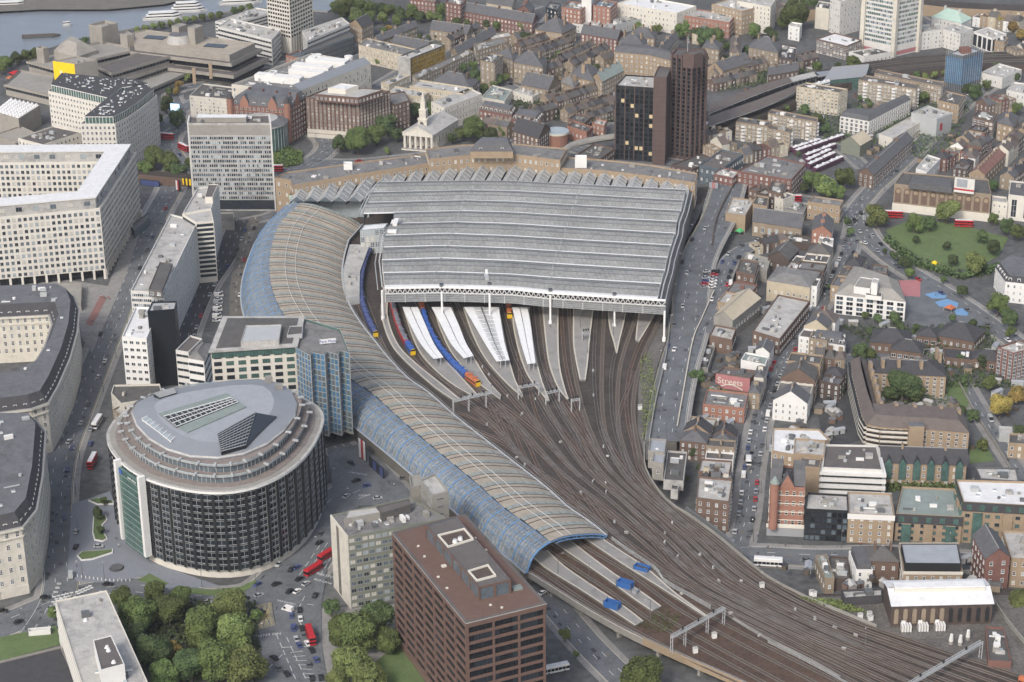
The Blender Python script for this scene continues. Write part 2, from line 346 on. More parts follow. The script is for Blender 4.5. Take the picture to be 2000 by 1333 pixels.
# deferred labels for repeats: each gets the nearest landmark and its rank there, read from the picture's left
LM = []; REG = []
def landmark(px, py, name): LM.append((px, py, name))
def reg(o, base, prep='near'): REG.append((o, base, prep))
ORD = ['first', 'second', 'third', 'fourth', 'fifth', 'sixth', 'seventh', 'eighth', 'ninth', 'tenth', 'eleventh', 'twelfth', 'thirteenth', 'fourteenth', 'fifteenth', 'sixteenth', 'seventeenth', 'eighteenth', 'nineteenth', 'twentieth'] + ['%dth' % k for k in range(21,90)]
def flush_labels():
 by = {}
 for o, base, prep in REG:
  x, y = PX(o.location); l = min(LM, key=lambda q: (q[0] - x) ** 2 + 2.5 * (q[1] - y) ** 2)
  by.setdefault((base, prep, l[2]),[]).append((x, o))
 for (base, prep, l), v in by.items():
  v.sort(key=lambda t: t[0])
  for k, (x, o) in enumerate(v):
   if len(v) == 1: o['label'] = '%s %s %s' % (base, prep, l)
   elif k == 0: o['label'] = '%s %s %s, leftmost there' % (base, prep, l)
   elif k == len(v) - 1: o['label'] = '%s %s %s, rightmost there' % (base, prep, l)
   else: o['label'] = '%s %s %s, %s from left there' % (base, prep, l, ORD[k])
def copy_tree(src, loc, rz=0., sc=(1,1,1), mats=None):
 r = src.copy(); COL.objects.link(r); r.location = loc; r.rotation_euler = (0,0, rz); r.scale = sc
 for ch in KIDS.get(src.name, []):
  c = ch.copy(); COL.objects.link(c); c.parent = r
 return r
KIDS = {}
# ---------------------------------------------------------------- ground, river, roads
DZ = 6.0   # level of the tracks above the streets
def poly(name, P, z, mat, kind='structure', parent=None):
 b = MB(); b.face([(p[0], p[1], z) for p in P], mat); o = b.build(name, parent)
 if kind: o['kind'] = kind
 return o
def cr(P, step=4.0):   # smooth curve through points
 P = [Vector(p) for p in P]; Q = [P[0] * 2 - P[1]] + P + [P[-1] * 2 - P[-2]]; out = []
 for k in range(1, len(Q) - 2):
  a, b, c, d = Q[k - 1:k + 3]; n = max(2, int((c - b).length / step))
  for i in range(n):
   t = i / n; out.append(.5 * ((2 * b) + (c - a) * t + (2 * a - 5 * b + 4 * c - d) * t * t + (3 * b - a - 3 * c + d) * t ** 3))
 return out + [P[-1]]
def offs(C, d):   # parallel curve, d to the right of travel
 R = []
 for k, p in enumerate(C):
  e = (C[min(k + 1, len(C) - 1)] - C[max(k - 1,0)]); e.z = 0; e.normalize(); dd = d[k] if isinstance(d, (list, tuple)) else d
  R.append(Vector((p.x + e.y * dd, p.y - e.x * dd, p.z)))
 return R
def ribbon(b, L, R, z, mat):
 for k in range(len(L) - 1): b.face([(*L[k][:2], L[k].z + z),(*R[k][:2], R[k].z + z),(*R[k + 1][:2], R[k + 1].z + z),(*L[k + 1][:2], L[k + 1].z + z)], mat)
bank = GL([(-500,262),(0,120),(90,99),(160,77),(265,57),(340,45),(430,27),(520,17),(640,25),(668,8),(760,-30),(1100,-160)])
far = [bank[-1] + Vector((3000,2500,0)), Vector((8000,6000,0)), Vector((8000,-3000,0)), Vector((-8000,-3000,0)), Vector((-8000, bank[0].y - 2000,0))]
poly('ground', list(bank) + far, 0, 'ground')
poly('river', [Vector((-8000,-100)), Vector((8000,-100)), Vector((8000,8000)), Vector((-8000,8000))],-5, 'water')
fb = GL([(-500,150),(-200,70),(0,16),(80,12),(210,12),(320,2),(420,-22),(560,-60)])
poly('far_bank', list(fb) + [Vector((7900,7900,0)), Vector((-7900,7900,0))],-3, 'concrete_dark')
b = MB()
for k in range(len(bank) - 1): a, c = bank[k], bank[k + 1]; b.face([(*a[:2],-6),(*c[:2],-6),(*c[:2],1.1),(*a[:2],1.1)], 'concrete')
tag(b.build('river_wall'), 'long grey stone embankment wall along the river edge', 'wall')
ZR = [.05]
def road(pts, w, mat='asphalt', pave=3.0, z=0., dash=True, edge=False, name='road', zs=None, step=6):
 C = [G(p[0], p[1],(zs[k] if zs else z)) for k, p in enumerate(pts)]; C = cr(C, step); ZR[0] += .006
 b = MB(); ribbon(b, offs(C, -w / 2), offs(C, w / 2), ZR[0], mat); struct(b.build(name))
 if pave:
  b = MB(); z2 = .02 + ZR[0] * .1
  ribbon(b, offs(C, -w / 2 - pave), offs(C, w / 2 + pave), z2, 'paving')
  struct(b.build('pavement'))
  k_ = MB()
  for s in (-1,1):
   ribbon(k_, offs(C, s * (w / 2 + .0)), offs(C, s * (w / 2 + .35)), .04 + ZR[0] * .05, 'platedge' if w > 9 else 'paving')
  struct(k_.build('kerb'))
 rp_ = random.Random(len(C)); pm = MB()
 for k in range(0, len(C) - 1):
  for q in range(2):
   if rp_.random() < .55: a = rp_.uniform(-w * .45, w * .3); o1, o2 = offs(C[k:k + 2], a), offs(C[k:k + 2], a + rp_.uniform(.6,2.2)); t = rp_.uniform(0, .5); u = t + rp_.uniform(.15, .5); pm.face([o1[0].lerp(o1[1], t) + Vector((0,0, ZR[0] + .012)), o2[0].lerp(o2[1], t) + Vector((0,0, ZR[0] + .012)), o2[0].lerp(o2[1], u) + Vector((0,0, ZR[0] + .012)), o1[0].lerp(o1[1], u) + Vector((0,0, ZR[0] + .012))], rp_.choice(['asphalt_dark', 'asphalt_dark', 'concrete_dark']))
 if pm.f: struct(pm.build('road_patches'))
 m = MB(); d = 0.
 for k in range(len(C) - 1):
  a, c = C[k], C[k + 1]; l = (c - a).length
  if dash and k % 2 == 0:
   for off in ([0] if w < 11 else [-w / 6, w / 6]):
    o_ = offs([a, c], off); m.bar((o_[0].x, o_[0].y, o_[0].z + ZR[0] + .02), tuple(o_[0].lerp(o_[1], .55) + Vector((0,0, ZR[0] + .02))), .22, 'mark_white', .02)
  if edge:
   for s in (-1,1): o_ = offs([a, c], s * (w / 2 - .5)); m.bar(tuple(o_[0] + Vector((0,0, ZR[0] + .02))), tuple(o_[1] + Vector((0,0, ZR[0] + .02))), .16, 'mark_yellow' if s > 0 else 'mark_white', .02)
 if m.f: struct(m.build('road_markings'))
 return C
R = {}
R['york'] = road([(60,1260),(118,1150),(108,1010),(118,900),(150,810),(185,720),(225,620),(262,520),(300,430),(330,375),(352,320)],15, edge=True)
R['wbr'] = road([(-40,1240),(60,1200),(150,1165),(270,1150),(400,1172),(500,1160),(560,1110),(610,1050),(650,985),(700,950),(800,930),(900,940)],17)
R['wbr2'] = road([(1380,1095),(1470,1085),(1600,1090),(1800,1090),(2100,1120)],15, edge=True)
R['kenn'] = road([(560,1120),(552,1190),(560,1250),(585,1300),(600,1380)],21)
R['kenn2'] = road([(640,1030),(620,1100),(560,1160),(520,1200)],12)
R['lamb'] = road([(500,1180),(470,1230),(505,1300),(560,1400)],10)
R['marsh'] = road([(1440,1085),(1458,1000),(1470,900),(1490,800),(1520,720),(1570,640),(1620,570),(1650,510),(1668,450),(1672,410)],8)
R['cut'] = road([(1655,430),(1700,375),(1760,320),(1830,250),(1900,190),(1960,150),(2060,80)],11, edge=True)
R['baylis'] = road([(1672,420),(1700,470),(1760,520),(1850,575),(1930,630),(2050,720)],13, edge=True)
R['waterloo'] = road([(1680,425),(1600,400),(1520,380),(1440,345),(1330,322),(1200,305),(1090,285),(980,290),(850,305),(700,320),(620,320),(560,330),(500,335)],15)
R['imax'] = road([(352,320),(330,285),(345,255),(420,235),(520,225),(600,250),(640,285),(600,320),(520,345),(420,345),(352,320)],13, edge=True)
R['stam'] = road([(600,250),(570,215),(480,195),(380,200),(300,260),(200,290),(60,300),(-60,320)],10)
R['stamf'] = road([(600,245),(700,190),(820,120),(900,75),(960,45),(1050,10)],9)
R['upper'] = road([(345,255),(350,220),(340,180),(420,160),(500,130),(640,120),(760,100),(880,60)],10)
R['cornwall'] = road([(990,290),(1010,240),(960,200),(940,150),(980,110),(1060,50),(1100,10)],7)
R['roupell'] = road([(1190,245),(1110,215),(1000,170),(940,150)],6)
R['blackf'] = road([(1960,150),(1900,100),(1830,60),(1780,30),(1700,-20)],14)
R['webber'] = road([(1400,330),(1480,290),(1560,265),(1640,290),(1690,330)],7)
R['side_a'] = road([(1880,745),(1930,830),(1990,920),(2050,1000)],6)
R['side_b'] = road([(1470,760),(1560,720),(1660,700),(1760,690)],5, dash=False)
R['leake'] = road([(660,870),(700,905),(760,960),(900,1010),(1060,1160),(1150,1260),(1230,1340)],12)
R['belvedere'] = road([(300,430),(360,450),(440,440),(520,425),(545,415)],8, dash=False)
R['cab'] = road([(470,430),(440,500),(400,560),(365,640),(350,700)],13, mat='asphalt_dark')
R['cab2'] = road([(500,425),(478,480),(462,560),(462,640)],7, mat='concrete_dark', pave=0)
poly('junction', GL([(470,1165),(520,1125),(560,1085),(600,1030),(640,985),(690,950),(720,960),(690,1000),(655,1060),(640,1110),(628,1180),(628,1260),(650,1400),(500,1400),(505,1290),(480,1220)]), .42, 'asphalt')
poly('junction', GL([(640,880),(700,870),(745,900),(800,960),(790,985),(700,990),(650,960)]), .40, 'asphalt')
# raised forecourts, parks, yards --------------------------------------------------
def slab(name, pts, z, h, mat, side=None, kind='structure', zb=0.):
 P = ccw([G(p[0], p[1], z)[:2] for p in pts]); b = MB(); b.prism(P, zb, z, side or mat, mat); o = b.build(name)
 if kind: o['kind'] = kind
 return o
slab('forecourt', [(140,985),(215,960),(245,1040),(300,1100),(430,1145),(330,1150),(280,1125),(215,1138),(150,1135),(132,1115)], .2,0, 'pave_blue')
slab('grass_verge', [(268,1133),(292,1120),(330,1140),(315,1146)], .32,0, 'grass')
slab('grass_verge', [(355,1148),(410,1152),(470,1146),(500,1132),(508,1138),(475,1156),(410,1162),(360,1158)], .32,0, 'grass')
slab('riverside_square', [(0,560),(120,545),(215,560),(250,470),(268,420),(282,430),(245,540),(215,610),(180,690),(160,660),(150,600),(60,600),(0,610)], .2,0, 'paving')
slab('brick_path', [(197,575),(208,583),(180,637),(167,633)], .3,0, 'red_road', zb=.1)
slab('park_lawn', [(1730,450),(1790,425),(1880,440),(1970,465),(1950,500),(1900,530),(1830,515),(1760,485)], .3,0, 'grass')
slab('lawn', [(770,1262),(792,1262),(830,1333),(850,1380),(690,1400),(690,1330)], .15,0, 'grass')
slab('lawn', [(0,1245),(110,1222),(118,1258),(0,1292)], .25,0, 'grass')
slab('lawn', [(1850,742),(1888,748),(1892,795),(1850,790)], .25,0, 'grass')
slab('lawn', [(1892,870),(1925,865),(1942,900),(1895,905)], .25,0, 'grass')
slab('lawn', [(820,78),(880,88),(862,98),(800,86)], .25,0, 'grass')
slab('roundabout_lawn', [(532,305),(560,290),(588,300),(592,318),(560,326),(534,325)], .4,0, 'grass')
slab('playground', [(1750,560),(1800,545),(1870,585),(1945,640),(1930,660),(1800,650),(1755,610)], .15,0, 'asphalt')
slab('car_park_yard', [(1590,770),(1660,750),(1680,860),(1610,880),(1600,820)], .15,0, 'asphalt_dark')
slab('square', [(610,1190),(600,1270),(640,1333),(660,1400),(860,1400),(780,1262),(770,1180)], .1,0, 'paving')
slab('garden', [(1680,690),(1830,680),(1870,760),(1860,800),(1720,800)], .1,0, 'paving')
slab('corner_pavement', [(698,870),(742,900),(800,930),(815,960),(770,958),(720,940),(695,905)], .15,0, 'paving')
slab('yard', [(870,985),(1040,1120),(1100,1180),(1080,1200),(1000,1190),(900,1060)], .08,0, 'yard')
for c, pl in (('play_blue', [(1806,575),(1830,570),(1850,578),(1845,583),(1820,583)]),('play_blue', [(1826,590),(1850,584),(1872,592),(1870,600),(1835,599)]),('play_blue', [(1863,606),(1880,602),(1893,610),(1888,617),(1868,615)]),
    ('pink', [(1755,548),(1798,547),(1797,580),(1765,578)])):
 slab('play_surface', pl, .22,0, c, zb=.12)
# planters on the forecourt
def planter(pts, label):
 P = ccw([G(p[0], p[1], .8)[:2] for p in pts]); t = thing('planter', label, 'planter', (*cen(P), .2)); b = MB(); b.prism(P, .2, .8, 'white_paint', 'white_paint'); b.build('rim', t)
 b = MB(); b.prism(inset(P, .5), .5,1.0, 'soil', 'grass'); b.build('planting', t)
planter([(150,1085),(160,1077),(195,1075),(221,1072),(220,1079),(180,1092),(158,1094)], 'teardrop planter with white rim on the forecourt beside the zebra crossing')
planter([(182,1008),(192,1003),(207,1006),(210,1015),(200,1025),(203,1040),(210,1052),(200,1057),(184,1054),(180,1040)], 'long curved planter with a white rim beside the rounded black hotel')
planter([(172,977),(190,972),(222,978),(222,984),(190,985)], 'narrow planter with a young tree at the hotel left corner')
o = MB(); c = G(228,1110, .2); o.cyl(c, 3.2, .2,1.0, 'asphalt_dark', 'slate', 24,2.6); tag(o.build('stone_disc'), 'dark round stone seat disc on the grey forecourt', 'stone seat')
# ---------------------------------------------------------------- the railway deck
E_L = [(560,402),(500,478),(474,556),(474,612),(560,742),(640,800),(690,830),(740,868),(800,921),(876,986),(1000,1099),(1040,1124),(1072,1144),(1150,1193),(1232,1238),(1332,1284),(1425,1324),(1560,1386)]
E_R = [(702,428),(690,460),(672,500),(668,540),(675,580),(698,620),(730,664),(773,716),(824,762),(876,804),(926,842),(998,900),(1045,936),(1100,981),(1140,1012),(1190,1057),(1240,1090),(1280,1117),(1300,1142),(1345,1168),(1387,1192),(1430,1216),(1500,1256),(1587,1300),(1625,1322),(1720,1370)]
DR = [(1357,366),(1442,364),(1404,440),(1388,520),(1392,590),(1368,640),(1350,690),(1330,800),(1322,862),(1255,866),(1262,920),(1300,975),(1345,1005),(1400,1045),(1450,1088),(1500,1128),(1560,1160),(1640,1160),(1800,1150),(2000,1150),(2200,1170),(2200,1400)]
mainP = [G(x, y, DZ) for x, y in E_R[::-1]] + [G(620,360, DZ), G(900,320, DZ)] + [G(x, y, DZ) for x, y in DR]
b = MB(); b.prism(ccw([p[:2] for p in mainP]),0, DZ, 'concrete_dark', 'ballast'); struct(b.build('railway_embankment'))
euP = [G(x, y, DZ) for x, y in E_L] + [G(x, y, DZ) for x, y in E_R[::-1]]
b = MB(); b.prism(ccw([p[:2] for p in euP]), DZ - 1.6, DZ - .01, 'concrete', 'ballast_red', True); struct(b.build('viaduct_deck'))
# beam edge with parapet railing, piers below the western side of the viaduct
EL = cr([G(x, y, DZ) for x, y in E_L],6)
va = thing('viaduct_parapet', 'long concrete beam and railing along the edge of the curved viaduct', 'parapet', tuple(EL[len(EL) // 2]))
b = MB(); i0 = next(k for k, p in enumerate(EL) if PX(p)[1] > 820); V = EL[i0:]
A_, B_ = offs(V, -.25), offs(V, .25)
n_ = len(V); sp = next(k for k, p in enumerate(V) if PX(p)[0] > 1232)
for lo, hi, m in ((0, sp, 'concrete'),(sp, n_ - 1, 'tan_brick')):
 b = MB()
 for k in range(lo, hi):
  P4 = [A_[k], B_[k], B_[k + 1], A_[k + 1]]; b.prism([p[:2] for p in P4], DZ - 2.4, DZ + (.5 if m == 'concrete' else .9), m, 'platedge' if m == 'concrete' else 'tan_brick', True)
 b.build('edge_beam', va)
b = MB()
for k in range(0, n_ - 1):
 b.bar(V[k] + Vector((0,0,1.5)), V[k + 1] + Vector((0,0,1.5)), .1, 'steel'); b.bar(V[k] + Vector((0,0,1.0)), V[k + 1] + Vector((0,0,1.0)), .07, 'steel'); b.bar(V[k] + Vector((0,0, .5)), V[k] + Vector((0,0,1.5)), .1, 'steel')
b.build('railing', va)
for k in range(2, n_ - 1,3):
 p = V[k]; e = (V[min(k + 1, n_ - 1)] - V[k - 1]).normalized(); a = math.atan2(e.y, e.x)
 for d in (2.2,12,24):
  q = offs([V[k - 1], p, V[min(k + 1, n_ - 1)]],-d)[1]
  if d > 20 and PX(q)[1] > 1000: continue
  b = MB(); b.box(q, 1.3,2.2,0, DZ - 1.6, a, 'concrete'); b.box(q, 2., 5, DZ - 2.6, DZ - 1.6, a, 'concrete')
  o = b.build('viaduct_pier'); o['category'] = 'pier'; o['group'] = 'concrete piers under the viaduct'; o['label'] = 'x'; o.location = (0,0,0)
  x, y = PX((q.x, q.y, 0)); o['pxy'] = [x, y]
# solid wall and dark void behind the piers
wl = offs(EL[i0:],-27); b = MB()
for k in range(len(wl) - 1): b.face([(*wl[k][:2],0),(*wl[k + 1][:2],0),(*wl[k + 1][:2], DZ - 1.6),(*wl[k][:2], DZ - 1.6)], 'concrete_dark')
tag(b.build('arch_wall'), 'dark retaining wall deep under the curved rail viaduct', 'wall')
# ---- tracks
TB = ['ballast', 'ballast_red', 'ballast_red', 'rust']
TRK = []
def track(C, bed='ballast_red', sleepers=0., third=True, bedw=2.6, grp='rail tracks south of the station', nm='railway_track', z=0.):
 o = thing(nm, 'x', 'railway track', tuple(C[len(C) // 2]), grp); C = [p + Vector((0,0, z)) for p in C]
 b = MB(); ribbon(b, offs(C, -bedw / 2), offs(C, bedw / 2), .05 + random.random() * .03, bed); b.build('track_bed', o)
 for s in (-.75, .75):
  b = MB(); L = offs(C, s)
  for k in range(len(L) - 1): b.bar(L[k] + Vector((0,0, .25)), L[k + 1] + Vector((0,0, .25)), .17, 'rail', .16)
  b.build('rail', o)
 if sleepers:
  b = MB(); d = 0.; ac = 0.
  for k in range(len(C) - 1):
   e = C[k + 1] - C[k]; l = e.length; e.normalize(); r = Vector((e.y, -e.x, 0))
   while ac < l:
    p = C[k] + e * ac; b.bar(p - r * 1.25 + Vector((0,0, .12)), p + r * 1.25 + Vector((0,0, .12)), .34, 'sleeper', .12); ac += sleepers
   ac -= l
  s_ = b.build('sleepers', o); s_['kind'] = 'stuff'
 reg(o, 'brown railway track' if grp.startswith('rail') else 'pale sleepered railway track' if grp.startswith('pale') else 'slender crossover track', 'near'); TRK.append(C); return o
KX = [[(716,612),(745,685),(800,765),(875,835)],[(781,612),(815,700),(895,773),(960,830)],[(832,612),(880,700),(955,778),(1015,838)],[(893,612),(930,690),(1000,775),(1056,842)],
  [(990,612),(1015,700),(1055,780),(1093,846)],[(1049,614),(1062,710),(1090,790),(1126,850)],[(1104,616),(1112,710),(1130,790),(1154,854)],[(1172,620),(1168,710),(1170,790),(1182,857)],
  [(1234,622),(1205,710),(1200,790),(1210,861)],[(1276,634),(1243,710),(1230,790),(1240,866)]]
SEC = [((962,902),(1262,930)),((1062,974),(1312,988)),((1182,1062),(1400,1058)),((1304,1138),(1500,1132)),((1452,1218),(1640,1204)),((1604,1298),(1800,1260)),((1704,1352),(1960,1312)),((1850,1420),(2080,1352))]
SF = [(962,1035,1085,1118,1146,1172,1195,1218,1240,1262),(1062,1120,1165,1195,1220,1242,1262,1280,1297,1312),(1182,1222,1256,1284,1308,1330,1350,1368,1385,1400)]
def kpath(k, off=0.):
 f = k / 9
 pts = [G(*p, DZ) for p in KX[k]] + [G(a[0], a[1], DZ).lerp(G(c[0], c[1], DZ), f if i > 2 else (SF[i][k] - a[0]) / (c[0] - a[0])) for i, (a, c) in enumerate(SEC)]
 d0 = pts[1] - pts[0]; pts = [pts[0] - d0 * .9] + pts
 return cr(pts, 9)
KP = [kpath(k) for k in range(10)]
random.seed(11)
for k in range(10):
 C = KP[k]; n = len(C); far_ = k in (7,8,9)
 for s in (-1,1):
  prof = []
  for i in range(n):
   t = i / n; m = min(1, max(0,(t - .18) / .42)); prof.append(s * 2.1 * (1 - m * m * (3 - 2 * m)) if s > 0 else -2.1 * (1 - m * m * (3 - 2 * m)))
  L = offs(C, prof)
  if s > 0:
   e = next(i for i in range(n) if i / n > .18 and prof[i] < .35); L = L[:e]
  track(L, random.choice(TB),0 if s > 0 else .85, grp='rail tracks south of the station', z=.02 * k)
for j in range(64):   # crossovers and slips between neighbouring roads
 k = random.randrange(9); n = min(len(KP[k]), len(KP[k + 1])); i = random.randint(int(n * .22), int(n * .78)); w = random.randint(9,15); up = random.random() < .5
 a, c = (KP[k], KP[k + 1]) if up else (KP[k + 1], KP[k]); L = []
 for q in range(w):
  t = q / (w - 1); t = t * t * (3 - 2 * t); u = min(i + q, n - 1); L.append(a[min(u, len(a) - 1)].lerp(c[min(u, len(c) - 1)], t))
 if (L[0] - L[-1]).length > 20: track(L, 'ballast_red', grp='crossover tracks in the station throat', z=.1, bedw=2.0)
ET = [[(1030,1100),(1062,1120),(1140,1174),(1240,1233),(1340,1284),(1460,1340),(1560,1390)],[(1060,1068),(1100,1097),(1185,1152),(1270,1212),(1370,1268),(1480,1328),(1600,1390)],
  [(1075,1060),(1118,1089),(1205,1142),(1290,1202),(1395,1262),(1520,1330),(1640,1395)],[(1110,1045),(1150,1074),(1235,1125),(1320,1188),(1430,1250),(1560,1318),(1690,1385)],
  [(1130,1040),(1170,1068),(1255,1119),(1345,1180),(1450,1238),(1590,1310),(1720,1375)]]
for C in ET: track(cr(GL(C, DZ),9), 'ballast_red', .85, grp='pale sleepered tracks on the viaduct')
# ---- platforms
def platform(name, Lp, Rp, label, edge='platedge', h=.95, grp=None, mat='platform'):
 L = cr(GL(Lp, DZ + h),6); Rr = cr(GL(Rp, DZ + h),6); n = 40
 def rs(C):
  d = [0]
  for a, c in zip(C, C[1:]): d.append(d[-1] + (c - a).length)
  o = []; j = 0
  for i in range(n + 1):
   t = d[-1] * i / n
   while j < len(d) - 2 and d[j + 1] < t: j += 1
   o.append(C[j].lerp(C[j + 1],(t - d[j]) / max(1e-6, d[j + 1] - d[j])))
  return o
 L, Rr = rs(L), rs(Rr); t = thing(name, label, 'platform', tuple((L[n // 2] + Rr[n // 2]) / 2), grp)
 b = MB(); P = [p[:2] for p in L] + [p[:2] for p in Rr[::-1]]; P = ccw(P); b.prism(P, DZ, DZ + h, 'concrete_dark'); ribbon(b, L, Rr, 0, mat); b.build('surface', t)
 for C, q in ((L, 1),(Rr, -1)):
  b = MB(); I = [c.lerp(o, min(.45, .75 / max(.1,(o - c).length))) for c, o in zip(C, Rr if q > 0 else L)]; ribbon(b, C, I, .03, edge); b.build('edge_strip', t)
 return L, Rr, t
PF = [('westernmost curved platform between the navy and the red trains', [(748,560),(744,612),(760,666),(788,703),(851,759),(891,785)],[(762,560),(757,612),(773,664),(801,699),(864,751),(902,782)]),
  ('curved platform under the leftmost white canopy', [(787,604),(808,666),(830,703),(876,746),(926,776)],[(820,604),(832,640),(860,690),(900,735),(937,775)]),
  ('curved platform under the second white canopy from the left', [(845,600),(862,650),(885,695),(930,745),(977,781)],[(884,600),(900,650),(926,698),(955,745),(979,772)]),
  ('platform under the white canopy with glazed ribs', [(903,600),(925,660),(950,705),(985,745),(1020,777)],[(976,600),(984,650),(996,705),(1008,745),(1022,772)]),
  ('platform under the narrow rightmost white canopy', [(998,600),(1006,660),(1028,730),(1070,785)],[(1034,600),(1041,660),(1055,730),(1074,783)]),
  ('bare stained platform right of the canopies', [(1059,600),(1065,666),(1073,716),(1090,759),(1108,781)],[(1091,600),(1091,666),(1094,716),(1104,759),(1111,779)]),
  ('broad bare platform with patched surface below the shed centre', [(1119,600),(1119,666),(1124,704),(1132,742)],[(1160,600),(1152,666),(1149,704),(1144,742)]),
  ('short tapering platform with a tall white column', [(1186,600),(1190,640),(1198,668),(1203,690)],[(1226,600),(1217,640),(1210,668),(1206,690)]),
  ('shortest rightmost tapering platform beside the road', [(1248,608),(1243,640),(1241,665)],[(1282,610),(1265,640),(1248,668)])]
for lb, l, r in PF: platform('platform', l, r, lb, grp='station platforms')
platform('platform', [(1030,1078),(1062,1108),(1130,1150),(1200,1196),(1240,1222)],[(1070,1075),(1102,1105),(1160,1145),(1220,1184),(1257,1213)], 'viaduct platform nearest the brown office block with a blue crate', grp='viaduct platforms')
platform('platform', [(1070,1052),(1110,1080),(1180,1128),(1240,1172),(1273,1194)],[(1108,1050),(1150,1083),(1200,1120),(1260,1160),(1292,1184)], 'middle viaduct platform with a blue crate', grp='viaduct platforms')
platform('platform', [(1120,1038),(1150,1058),(1220,1105),(1300,1155),(1380,1207)],[(1160,1038),(1192,1062),(1262,1108),(1320,1158),(1384,1204)], 'viaduct platform along the grey palisade fence', grp='viaduct platforms')
# approach road on the deck
R['appr'] = road([(1425,355),(1405,420),(1365,500),(1350,570),(1345,640),(1322,720),(1305,800),(1298,862)],19, z=DZ, pave=2, edge=True)
R['ramp'] = road([(1660,475),(1560,468),(1480,478),(1435,500),(1412,540),(1400,600),(1370,650)],9, zs=[0,0,2,4,5.2, DZ, DZ], pave=1.5)
slab('approach_verge', [(1352,400),(1375,400),(1330,560),(1310,640),(1298,640),(1304,600)], DZ + .04,0, 'asphalt_dark', zb=DZ)
slab('trackside_strip', [(1300,620),(1312,640),(1290,720),(1275,800),(1290,880),(1262,900),(1245,840),(1248,720),(1270,660)], DZ + .05,0, 'yard', zb=DZ)
slab('substation_yard', [(1560,1168),(1640,1165),(1700,1160),(2100,1165),(2100,1333),(1980,1318),(1850,1272),(1712,1228),(1640,1192)], DZ + .05,0, 'yard', zb=DZ)
# Waterloo East style viaduct on the right
VE = GL([(1360,250),(1480,205),(1560,172),(1650,145),(1760,128),(1880,118),(2050,112)], DZ)
C = cr(VE, 10); b = MB(); Lq, Rq = offs(C, -17), offs(C, 17); P = ccw([p[:2] for p in Lq] + [p[:2] for p in Rq[::-1]]); b.prism(P, 0, DZ, 'dark_brick', 'ballast'); struct(b.build('railway_viaduct'))
for q in (-9,-4.5,4.5,9): track(offs(C, q), 'ballast', grp='rail tracks south of the station')
C2 = cr(GL([(1560,172 - 150),(1750,8),(1880,18),(2100,28)], DZ),12); b = MB(); Lq, Rq = offs(C2,-9), offs(C2,9); P = ccw([p[:2] for p in Lq] + [p[:2] for p in Rq[::-1]]); b.prism(P, 0, DZ + 3, 'tan_brick', 'ballast'); struct(b.build('railway_viaduct'))
# ---------------------------------------------------------------- station train shed
def recenter(o, p):
 p = Vector(p); o.data.transform(Matrix.Translation(-p)); o.location = p
for o in list(bpy.data.objects):
 if o.name.startswith('viaduct_pier'):
  c = sum((v.co for v in o.data.vertices), Vector()) / len(o.data.vertices); recenter(o, c); reg(o, 'concrete viaduct pier', 'near')
ZG, ZRD = 24.0,26.6
GUT = [[(744,357),(925,354),(1000,355),(1135,362),(1340,372)],[(729,377),(915,373),(1000,374),(1130,381),(1335,393)],[(719,397),(907,392.5),(1000,395),(1122,402),(1330,413)],
  [(710,418),(902,413),(1000,416),(1115,423),(1322,434)],[(768,438),(892,435),(1000,438),(1108,445),(1319,457)],[(752,461),(870,457),(1000,462),(1100,468),(1311,480)],
  [(750,484),(865,481),(1000,486),(1094,492),(1304,504)],[(746,509),(862,505),(1000,510),(1086,516),(1299,529)],[(749,534),(862,532),(1000,537),(1078,543),(1291,555)],[(752,560),(862,558),(1000,562),(1068,569),(1285,583)]]
shed = thing('train_shed', 'vast grey glazed ridge roof of the station over the platform heads', 'station roof', (*G(1040,480, ZG)[:2], DZ))
def resample(C, n):
 d = [0]
 for a, c in zip(C, C[1:]): d.append(d[-1] + (c - a).length)
 o = []; j = 0
 for i in range(n + 1):
  t = d[-1] * i / n
  while j < len(d) - 2 and d[j + 1] < t: j += 1
  o.append(C[j].lerp(C[j + 1],(t - d[j]) / max(1e-6, d[j + 1] - d[j])))
 return o
NB = 110
GC = [resample([G(x, y, ZG) for x, y in g], NB) for g in GUT]
up = Vector((0,0,1))
for k in range(9):
 A, B = GC[k], GC[k + 1]
 if k == 3: A = resample([G(x, y, ZG) for x, y in [(771,416.5)] + GUT[3][1:]], NB)
 b = MB(); bars = MB(); m1 = [a.lerp(c, .28) + up * (ZRD - ZG) * .75 for a, c in zip(A, B)]; m2 = [a.lerp(c, .72) + up * (ZRD - ZG) * .75 for a, c in zip(A, B)]; md = [a.lerp(c, .5) + up * (ZRD - ZG) for a, c in zip(A, B)]
 for i in range(NB):
  for U, V_ in ((A, m1),(m1, md),(md, m2),(m2, B)): b.face([U[i], U[i + 1], V_[i + 1], V_[i]], 'shed_glass')
  for i_ in (i + .0, i + .5):
   f = i_ - i
   for U, V_ in ((A, m1),(m1, md),(md, m2),(m2, B)): bars.bar(U[i].lerp(U[i + 1], f) + up * .08, V_[i].lerp(V_[i + 1], f) + up * .08, .2, 'steel_dark', .12)
 b.face([A[0], m1[0], md[0], m2[0], B[0]], 'white_steel'); b.face([A[-1], m1[-1], md[-1], m2[-1], B[-1]][::-1], 'white_steel')
 b.build('glazed_bay', shed); bars.build('glazing_bars', shed)
 w = MB()
 for i in range(0, NB, 5):
  w.bar(md[i] + up * .2, md[i + 5] + up * .2, .5, 'steel_dark', .2)
  for q in (m1, m2): w.bar(q[i] + up * .12, q[i + 5] + up * .12, .3, 'steel_dark', .15)
 w.build('ridge_capping', shed)
